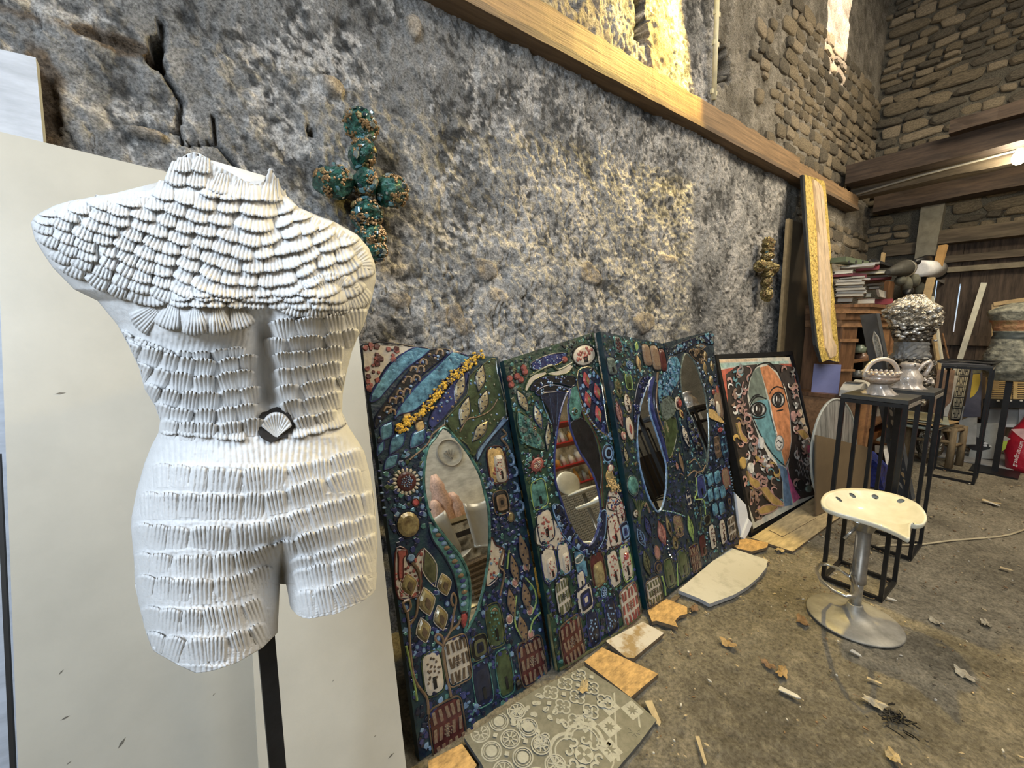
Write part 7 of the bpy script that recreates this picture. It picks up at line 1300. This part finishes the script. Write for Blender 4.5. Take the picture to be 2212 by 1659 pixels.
# rustic stool with papers and a foil bag under it
M_rus = mat('rustic_wood', (.20, .145, .08), .8, var=.35, vs=8, stretch=(4, 4, .8)); rs_ = thing('rustic_stool', (6.0, .78, 0), 'low rustic wooden stool loaded with papers in front of the leaning paintings', 'stool'); cs2 = [(6.10, .63), (6.32, .58), (5.98, .95), (6.25, .98)]
zS = fplane(6.1, .63, 2061, 925)[2]
for x, y in cs2: m = MB(); m.tube([(x, y, 0), (x, y, zS)], [.032, .028], 9); m.build('leg', M_rus, rs_, True)
for a, b, z in ((0, 1, .23), (0, 2, .27), (2, 3, .24), (1, 3, .2), (0, 1, zS - .03), (0, 2, zS - .03), (2, 3, zS - .03), (1, 3, zS - .03)): m = MB(); m.tube([(*cs2[a], z), (*cs2[b], z)], .017, 7); m.build('stretcher', M_rus, rs_, True)
m = MB(); m.slab([(*cs2[i], zS - .012) for i in (0, 1, 3, 2)], (0, 0, 1), .02); m.build('seat', M_rus, rs_)
rr = random.Random(4); pc_ = [(.42, .44, .34), (.30, .36, .34), (.46, .40, .22), (.36, .38, .26), (.5, .34, .16), (.52, .48, .38)]
for i in range(9):
    a = rr.uniform(-.25, .25); c = np.array([6.02 + rr.uniform(-.06, .1), .80 + rr.uniform(-.02, .16), zS + .009 + .011 * i]); e = np.array([math.cos(a), math.sin(a), 0]) * .24; f = np.array([-math.sin(a), math.cos(a), 0]) * .17; m = MB(); m.slab([c - e - f, c + e - f, c + e + f, c - e + f], (0, 0, 1), .009); single(m, 'paper_pile', mat('sheet_%d' % (i % 6), pc_[i % 6], .7, var=.15), '%s sheet of the loose papers piled on the rustic stool' % ('lowest', 'second', 'third', 'fourth', 'fifth', 'sixth', 'seventh', 'eighth', 'topmost')[i], 'paper', 'papers on the rustic stool')
m = MB(); m.ell((6.12, .80, .22), ((.085, -.03, 0), (.03, .10, 0), (0, 0, .19)), 18, 12); V_ = np.array(m.v); V_ += (V_ - np.array([6.12, .8, .22])) * (.5 * fbm(V_[:, 0] + V_[:, 2], V_[:, 1], 18, 71, 2))[:, None]; mkobj('foil_bag', V_, m.f, mat('bag_foil', (.40, .38, .33), .15, .9, var=.3, vs=20, bump=.9, bs=25, dist=.03), label='crinkled silver foil bag on the floor under the rustic stool', cat='bag')
# red shopping bag
rb = thing('shopping_bag', (6.55, .12, 0), 'red shopping bag with a green and grey print at the right edge', 'bag'); M_red = mat('red_plastic', (.36, .012, .03), .35, var=.15, vs=8, bump=.4, bs=12, dist=.03); c = [(6.50, .30, .0), (6.45, -.25, 0), (6.85, -.25, 0), (6.85, .28, 0)]; n_ = 24; V_ = []
for i in range(13):
    v = i / 12; z = .54 * v
    for j in range(n_):
        t = 2 * math.pi * j / n_; q = (abs(math.cos(t)) ** .5 * math.copysign(1, math.cos(t)), abs(math.sin(t)) ** .5 * math.copysign(1, math.sin(t))); k = (1 + .10 * math.sin(v * 3.1)) * (1 - .3 * v ** 3); V_.append((6.66 + .17 * q[0] * k * (1 - .35 * v), .02 + .27 * q[1] * k, z + .03 * math.sin(2 * t) * v))
V_ = np.array(V_); V_[:, :2] += (.03 * fbm(V_[:, 1], V_[:, 2], 7, 81, 2))[:, None]
F_ = [(i * n_ + j, i * n_ + (j + 1) % n_, (i + 1) * n_ + (j + 1) % n_, (i + 1) * n_ + j) for i in range(12) for j in range(n_)] + [tuple(range(n_ - 1, -1, -1))]; mkobj('body', V_, F_, M_red, rb, True)
def onbag(pts, mm, nm): m = MB(); m.slab([xpl(x, y, 6.455) for x, y in pts], (-1, 0, 0), .004); m.build(nm, mm, rb)
onbag([(2163, 952), (2177, 953), (2172, 970), (2162, 976), (2160, 965)], mat('lime_print', (.34, .44, .05), .5), 'green_print'); onbag([(2162, 945), (2172, 942), (2183, 948), (2176, 953), (2163, 951)], BM['grey'], 'grey_print'); onbag([(2184, 927), (2212, 926), (2230, 940), (2212, 950), (2196, 938)], mat('pink_print', (.58, .36, .36), .5), 'pink_print')
tx = bpy.data.curves.new('lettering', 'FONT'); tx.body = 'grandfrais.com'; tx.size = .045; tx.extrude = .001; tx.materials.append(BM['wht']); t0 = bpy.data.objects.new('text_source', tx); COL.objects.link(t0); tme = bpy.data.meshes.new_from_object(t0.evaluated_get(bpy.context.evaluated_depsgraph_get())); bpy.data.objects.remove(t0); to = bpy.data.objects.new('lettering', tme); COL.objects.link(to); to.parent = rb
pT = xpl(2194, 1008, 6.43); uT = unit(xpl(2211, 955, 6.43) - pT); nT = np.array([-1., 0, 0]); vT = np.cross(nT, uT); to.matrix_local = Matrix(((uT[0], vT[0], nT[0], pT[0] - 6.55), (uT[1], vT[1], nT[1], pT[1] - .12), (uT[2], vT[2], nT[2], pT[2]), (0, 0, 0, 1)))
# ================================================================ WALL FITTINGS
M_cond = mat('cream_conduit', (.62, .56, .36), .5); M_cab = mat('grey_cable', (.16, .145, .115), .6)
pA = ypl(1551, -60, YW - .06); pB = ypl(1542, 215, YW - .06); cdt = thing('wall_conduit', (pB[0], YW - .05, pB[2]), 'vertical cream conduit on the wall edge beside the bright lamp, top centre', 'conduit'); m = MB(); m.tube([pB, pA], .017, 8); m.build('pipe', M_cond, cdt, True)
for y in (30, 95, 200): p = ypl(1550 - y * .04, y, YW - .055); m = MB(); m.bar(p - (.035, 0, 0), p + (.03, 0, 0), .02, .03); m.build('clip', M_cond, cdt)
m = MB(); cpts = [ypl(x, y, YW - .05) for x, y in ((1542, 215), (1540, 232), (1552, 244), (1600, 270), (1660, 318), (1720, 356), (1780, 390), (1835, 418))]; m.tube(cpts, .014, 7); single(m, 'wall_cable', M_cab, 'grey cable sagging from the conduit along the wall above the plank', 'cable', None, True)
m = MB(); m.tube([(6.40, 1.74, 3.00), (6.38, 1.2, 3.06), (6.37, .6, 3.10), (6.36, .1, 3.13)], .012, 7); single(m, 'beam_conduit', mat('white_conduit', (.46, .43, .36), .5), 'thin pale conduit running along under the upper dark beam', 'conduit', None, True)
lb = thing('bulkhead_lamp', ypl(1532, -95, YW - .1), 'glass bulkhead lamp on the wall at the top of the conduit', 'lamp'); pl_ = ypl(1530, -85, YW - .12); m = MB(); m.lathe(pl_ + (0, .10, 0), [(.11, 0), (.11, .03), (.10, .04)], 20, ax=(0, -1, 0)); m.build('base', M_cond, lb, True)
M_glow = mat('lamp_glow', (.9, .8, .5), .4, emit=(1, .80, .38), emits=6); m = MB(); m.ell(pl_ + (0, .03, 0), ((.075, 0, 0), (0, .06, 0), (0, 0, .085)), 16, 10); m.build('glass', M_glow, lb, True)
light('bulkhead_bulb', 'SPOT', pl_ + (.03, -.22, 0), 400, (1.0, .72, .18), pl_ + (-.75, -.16, -.78), spot=104, blend=.12, rad=.04)
pb_ = np.array([6.36, .50, 3.03]); hb = thing('beam_bulb', pb_, 'bright bulb under the upper beam at the right edge', 'lamp'); m = MB(); m.ell(pb_, ((.05, 0, 0), (0, .05, 0), (0, 0, .065)), 14, 8); m.build('glass', mat('bulb_glow', (.9, .9, .8), .4, emit=(1, .92, .75), emits=30), hb, True); m = MB(); m.lathe(pb_ + (0, 0, .05), [(.03, 0), (.03, .05)], 12); m.build('socket', M_cond, hb)
light('beam_bulb_light', 'POINT', pb_ + (-.1, 0, -.06), 14, (1.0, .86, .60), rad=.06)
m = MB(); m.tube([fl(1880, 1184), fl(1920, 1180), fl(1990, 1178, .004), fl(2050, 1170), fl(2100, 1166), fl(2150, 1162), fl(2180, 1157), fl(2225, 1142)], .006, 6); m.v = [(a, b, c + .006) for a, b, c in m.v]; single(m, 'floor_cord', mat('cream_cord', (.42, .36, .24), .6), 'thin cream cord lying across the earth floor at the right', 'cord', None, True)
# ================================================================ LITTER ON THE FLOOR
M_leaf = [mat('dry_leaf_%d' % i, c, .8, var=.3, vs=40) for i, c in enumerate([(.34, .22, .09), (.40, .30, .15), (.20, .12, .06), (.36, .31, .22)])]; rr = random.Random(21)
def leaf(px_, py_, s, mi, ang, lab, slab_z=.0):
    p = fl(px_, py_, slab_z); n = 22; V_ = [(0, 0, .012)]
    for i in range(n): t = 2 * math.pi * i / n; q = s * (.55 + .30 * abs(math.sin(2.5 * t)) + .12 * rr.random()); V_.append((q * 1.25 * math.cos(t), q * .75 * math.sin(t), .006 + .012 * rr.random() + .006 * math.cos(2 * t)))
    V_ = np.array(V_); c, d = math.cos(ang), math.sin(ang); V_ = np.stack([p[0] + V_[:, 0] * c - V_[:, 1] * d, p[1] + V_[:, 0] * d + V_[:, 1] * c, p[2] + V_[:, 2]], 1); k = len(V_); B = V_ - (0, 0, .0012); F_ = [(0, i + 1, (i + 1) % n + 1) for i in range(n)] + [(k, k + (i + 1) % n + 1, k + i + 1) for i in range(n)] + [(i + 1, k + i + 1, k + (i + 1) % n + 1, (i + 1) % n + 1) for i in range(n)]
    lf = thing('dry_leaf', p, lab, 'leaf', 'dry leaves on the earth floor'); mkobj('blade', np.concatenate([V_, B]), F_, M_leaf[mi], lf); e = p + np.array([c, d, 0]) * s * 1.7 + (0, 0, .006); m = MB(); m.tube([p + (0, 0, .010), e], .0014, 4); m.build('stalk', M_leaf[2], lf)
leaf(1260, 1490, .030, 1, .5, 'pale oak leaf lying on the patterned tile slab', .02)
for x, y, s, mi, w in [(1572, 1393, .035, 0, 'brown curled leaf left of the stool base'), (1685, 1190, .04, 1, 'pale leaf near the plywood sheet'), (1688, 1457, .035, 0, 'tan leaf in the middle of the bare floor'), (1890, 1522, .04, 3, 'greyish leaf below the stool base'), (1733, 1345, .04, 2, 'dark crumpled leaf cluster left of the stool base'), (1930, 1640, .03, 1, 'tan leaf at the bottom edge of the picture'), (2130, 1350, .03, 3, 'pale leaf right of the stool base'), (1498, 1318, .03, 2, 'brown leaf beside the notched board scrap'), (2140, 1087, .05, 1, 'pale leaf on the floor far right, under the red bag'), (1655, 1215, .03, 1, 'tan leaf at the tip of the curved slab'), (2020, 1345, .03, 3, 'light leaf near the right of the stool'), (2085, 1462, .04, 3, 'broken pale leaf at the edge of the dark stain'), (1660, 1440, .03, 2, 'small leaf next to the tan leaf')]: leaf(x, y, s, mi, rr.uniform(0, 6.28), w)
M_chip = mat('wood_chip', (.42, .33, .19), .8, var=.2, vs=30); M_whc = mat('white_chip', (.52, .49, .42), .7, var=.1)
for (a, b, w, mm, lb) in [((1400, 1515), (1421, 1562), .03, M_chip, 'flat wood splinter beside the patterned tile slab'), ((1506, 1592), (1523, 1650), .014, M_chip, 'thin wood splinter standing out on the earth near the bottom edge'), ((1683, 1487), (1722, 1506), .025, M_whc, 'pale pointed splinter in the middle of the floor'), ((1838, 1405), (1856, 1416), .02, M_whc, 'white chip right under the stool base'), ((2160, 1226), (2182, 1232), .025, M_chip, 'tan chip on the floor at the right'), ((2128, 1082), (2155, 1092), .03, M_whc, 'pale wood sliver on the far floor'), ((1916, 1292), (1932, 1297), .02, M_whc, 'white chip beside the black stand foot'), ((1872, 1465), (1900, 1477), .015, M_chip, 'small tan sliver below the stool')]:
    A, B_ = fl(*a, .008), fl(*b, .008); m = MB(); d = unit(B_ - A); s = np.cross(d, [0, 0, 1]) * w / 2; m.slab([A - s, A + s, B_ + s * .6, B_ + d * w * .5, B_ - s * .8], (0, 0, 1), .004); single(m, 'wood_splinter', mm, lb, 'splinter')
m = MB(); p0 = fl(1935, 1557)
for i in range(40): q = p0 + np.array([rr.gauss(0, .03), rr.gauss(0, .018), .006 + rr.random() * .01]); a = rr.uniform(0, 6.28); m.bar(q, q + (.03 * math.cos(a), .03 * math.sin(a), rr.uniform(-.004, .01)), .003)
single(m, 'charred_tuft', M_black, 'black tuft of charred straw on the bare floor, lower right', 'straw')['kind'] = 'stuff'
m = MB(); g = 0
while g < 900:
    x, y = rr.uniform(1.0, 6.0), rr.uniform(-.6, 1.25)
    if y > 1.1 - .1 * rr.random() or not seen((x, y, 0), 0) or rr.random() > .35 + .65 * math.exp(-((y - 1.0) / .25) ** 2): continue
    g += 1; z = rr.uniform(.0012, .0042) * (1 + .12 * x); t0 = rr.uniform(0, 6.28); s = rr.choice((1, 1, 2.2)); m.slab([(x + s * z * math.cos(t0) * math.cos(a) - z * math.sin(t0) * math.sin(a), y + s * z * math.sin(t0) * math.cos(a) + z * math.cos(t0) * math.sin(a), .004) for a in (0, 1.4, 2.9, 4.4)], (0, 0, 1), rr.uniform(.003, .006), rr.choice((0, 0, 3, 1, 2, 2, 3)))
single(m, 'floor_chips', [M_chip, M_whc, M_leaf[2], mat('earth_crumb', (.13, .105, .07), .9)], 'scattered tiny wood and plaster chips over the earth floor', 'debris')['kind'] = 'stuff'
# ================================================================ THE OTHER SIDE OF THE ROOM (seen only in the mirrors)
wt = thing('worktable', (3.1, -2.05, 0), 'long worktable seen in the first panel mirror', 'table'); m = MB(); m.box((2.1, -2.35, .84), (3.5, -1.75, .89)); m.build('tabletop', M_ply, wt)
for x in (2.15, 3.45):
    for y in (-2.3, -1.8): m = MB(); m.box((x - .03, y - .03, 0), (x + .03, y + .03, .84)); m.build('leg', M_wal, wt)
m = MB(); m.box((2.15, -2.33, .66), (3.45, -1.78, .72)); m.build('shelf', M_dk, wt)
rp = thing('round_medallion_picture', (3.1, -2.3, .89), 'pale marbled picture with a grey ring, seen in the first panel mirror', 'picture'); m = MB(); m.box((2.5, -2.36, .89), (3.9, -2.32, 2.35)); m.build('panel', mat('pale_marbling', (.60, .61, .58), .5, var=.25, vs=5, stretch=(1, 1, 3)), rp)
m = MB(); m.tube([(3.12 + .2 * math.cos(t), -2.31, 1.82 + .2 * math.sin(t)) for t in np.linspace(0, 6.28, 33)[:-1]], .014, 6, 0, True); m.build('ring', BM['grey'], rp)
for i in range(5): m = MB(); m.bar((3.12, -2.31, 1.72), (3.12 + .13 * math.sin(-.8 + .4 * i), -2.31, 1.74 + .13 * math.cos(-.8 + .4 * i)), .03, .01); m.build('leaf', BM['grey'], rp)
ps_ = thing('coral_sculpture', (2.62, -2.05, .89), 'pink ribbed coral-like sculpture on the worktable, in the first panel mirror', 'sculpture')
for i, (dx, h, r0) in enumerate([(0, .62, .13), (.15, .34, .12), (-.14, .3, .1)]): ruffle((2.62 + dx, -2.05 + .03 * i, .89), [(r0, 0), (r0 * .9, h * .3), (r0, h * .4), (r0 * .7, h * .65), (r0 * .75, h * .75), (r0 * .3, h)], 30, 12, .12, [mat('coral_pink', (.62, .40, .30), .6, var=.3, vs=40)], 'frond', ps_)
def shell_chair(x, y, rz, label):
    r = thing('shell_chair', (x, y, 0), label, 'chair', 'shell chairs at the worktable'); c, s = math.cos(rz), math.sin(rz); mm = mat('taupe_shell', (.36, .33, .27), .3, var=.08, coat=.4); U_, V2 = np.meshgrid(np.linspace(-1, 1, 13), np.linspace(0, 1, 12), indexing='ij')
    sx = .23 * U_ * (1 - .25 * np.abs(V2 - .4)); sy = np.where(V2 < .5, .42 * (V2 - .25) - .0, .105 + .12 * (V2 - .5)); sz = np.where(V2 < .5, .46, .46 + .95 * (V2 - .5)) + .05 * U_ ** 2 ; sy = sy - .06 * U_ ** 2 * (V2 > .5); P = np.stack([x + sx * c - sy * s, y + sx * s + sy * c, sz], -1).reshape(-1, 3); n = len(P); F = grid_faces(13, 12); o = mkobj('shell', P, F.tolist(), mm, r, True); md = o.modifiers.new('thickness', 'SOLIDIFY'); md.thickness = .012
    m = MB(); m.lathe((x, y, 0), [(.2, 0), (.2, .01), (.03, .04), (.025, .45)], 20); m.build('pedestal', M_chrome, r, True)
shell_chair(2.12, -1.28, 2.9, 'taupe shell chair nearest in the first panel mirror'); shell_chair(2.60, -1.12, 3.5, 'second taupe shell chair, behind the other, in the first panel mirror')
wb = thing('wicker_basket', (2.62, -1.65, 0), 'brown wicker hamper on the ground, low in the first panel mirror', 'basket')
for i in range(7): m = MB(); z = .02 + .055 * i; m.tube([(2.35, -1.85, z), (2.9, -1.85, z), (2.9, -1.45, z), (2.35, -1.45, z)], .03, 6, 0, True); m.build('weave_band', mat('wicker', (.16, .11, .06), .7, var=.5, vs=50), wb)
m = MB(); m.box((2.37, -1.84, .0), (2.88, -1.46, .36)); m.build('lining', M_dk, wb)
rsf = thing('red_shelf_unit', (4.9, -2.45, 0), 'red metal shelf unit of bottles seen in the second panel mirror', 'shelf'); M_rsh = mat('red_steel', (.40, .03, .025), .4, var=.1)
for x in (4.2, 5.7):
    for y in (-2.62, -2.3): m = MB(); m.box((x - .02, y - .02, 0), (x + .02, y + .02, 2.15)); m.build('upright', M_rsh, rsf)
for z in (.9, 1.22, 1.6, 1.95): m = MB(); m.box((4.2, -2.64, z), (5.7, -2.28, z + .025)); m.build('shelf', M_rsh, rsf)
rr = random.Random(31); bc = [(.66, .65, .60), (.55, .28, .05), (.60, .56, .46), (.30, .34, .30)]; nm_ = ['white', 'orange', 'cream', 'grey-green']; i = 0
for z, lv in ((.925, 'lowest'), (1.245, 'middle'), (1.625, 'upper')):
    for j, x in enumerate(np.arange(4.3, 5.55, .16)):
        k = rr.randrange(4); h = rr.uniform(.14, .24); q = rr.uniform(.04, .06); m = MB(); m.lathe((x + rr.uniform(-.02, .02), -2.40, z), [(q, 0), (q, h * .7), (q * .4, h * .85), (q * .4, h)], 12); o = single(m, 'bottle', mat('bottle_%d' % k, bc[k], .35, var=.1), '%s bottle, %s from the near end of the %s red shelf, in the mirror' % (nm_[k], ('first', 'second', 'third', 'fourth', 'fifth', 'sixth', 'seventh', 'eighth')[j], lv), 'bottle', 'bottles on the red shelf', True)
wbn = thing('mesh_bin', (3.95, -1.75, 0), 'pale grid-patterned mesh bin low in the second panel mirror', 'bin'); m = MB(); m.box((3.55, -2.0, .05), (4.45, -1.55, .78)); m.build('body', mat('grid_plastic', (.42, .41, .34), .5, var=.1), wbn)
m = MB()
for i in range(30): m.box((3.56 + .03 * i, -1.548, .06), (3.572 + .03 * i, -1.54, .77))
for i in range(24): m.box((3.55, -1.546, .07 + .03 * i), (4.45, -1.538, .08 + .03 * i))
m.build('grid', BM['pale'], wbn)['kind'] = 'stuff'
ws = thing('shell_stool', (3.82, -1.22, 0), 'white shell-seat stool in the second panel mirror', 'stool'); m = MB(); m.ell((3.82, -1.22, .74), ((.22, 0, 0), (0, .2, 0), (0, 0, .035)), 20, 8); m.build('seat', M_seat, ws, True); m = MB(); m.ell((3.80, -1.40, .90), ((.20, 0, 0), (0, .04, .03), (0, -.02, .16)), 20, 10); m.build('backrest', M_seat, ws, True); m = MB(); m.lathe((3.82, -1.22, 0), [(.2, 0), (.2, .012), (.03, .05), (.026, .72)], 20); m.build('pedestal', M_chrome, ws, True); m = MB(); m.tube([(3.81, -1.3, .73), (3.80, -1.44, .80), (3.80, -1.41, .9)], .014, 6); m.build('back_stem', M_chrome, ws, True)
stand([(5.85, -1.05), (5.85, -1.35), (6.15, -1.35), (6.15, -1.05)], 1.12, 'black display stand with a white sheet, seen in the last two mirrors')
m = MB(); m.slab([(5.87, -1.12, 1.122), (6.1, -1.12, 1.122), (6.1, -1.16, 1.56), (5.87, -1.16, 1.56)], (0, 1, 0), .02); single(m, 'white_sheet', BM['wht'], 'white card standing on the black stand in the fourth panel mirror', 'card')
tp = thing('tripod', (5.2, -1.3, 0), 'folded black tripod seen low in the third panel mirror', 'tripod')
for k in range(3): t = 2.1 * k; m = MB(); m.tube([(5.2 + .35 * math.cos(t), -1.3 + .35 * math.sin(t), 0), (5.2, -1.3, .9)], .014, 6); m.build('leg', M_black, tp)
m = MB(); m.tube([(5.2, -1.3, .3), (5.2, -1.3, 1.25)], .016, 6); m.build('column', M_black, tp)
m = MB(); m.box((5.9, -2.2, 0), (7.0, -1.5, .7)); single(m, 'dark_crate', M_dk, 'large dark crate in the shadows of the third panel mirror', 'crate')
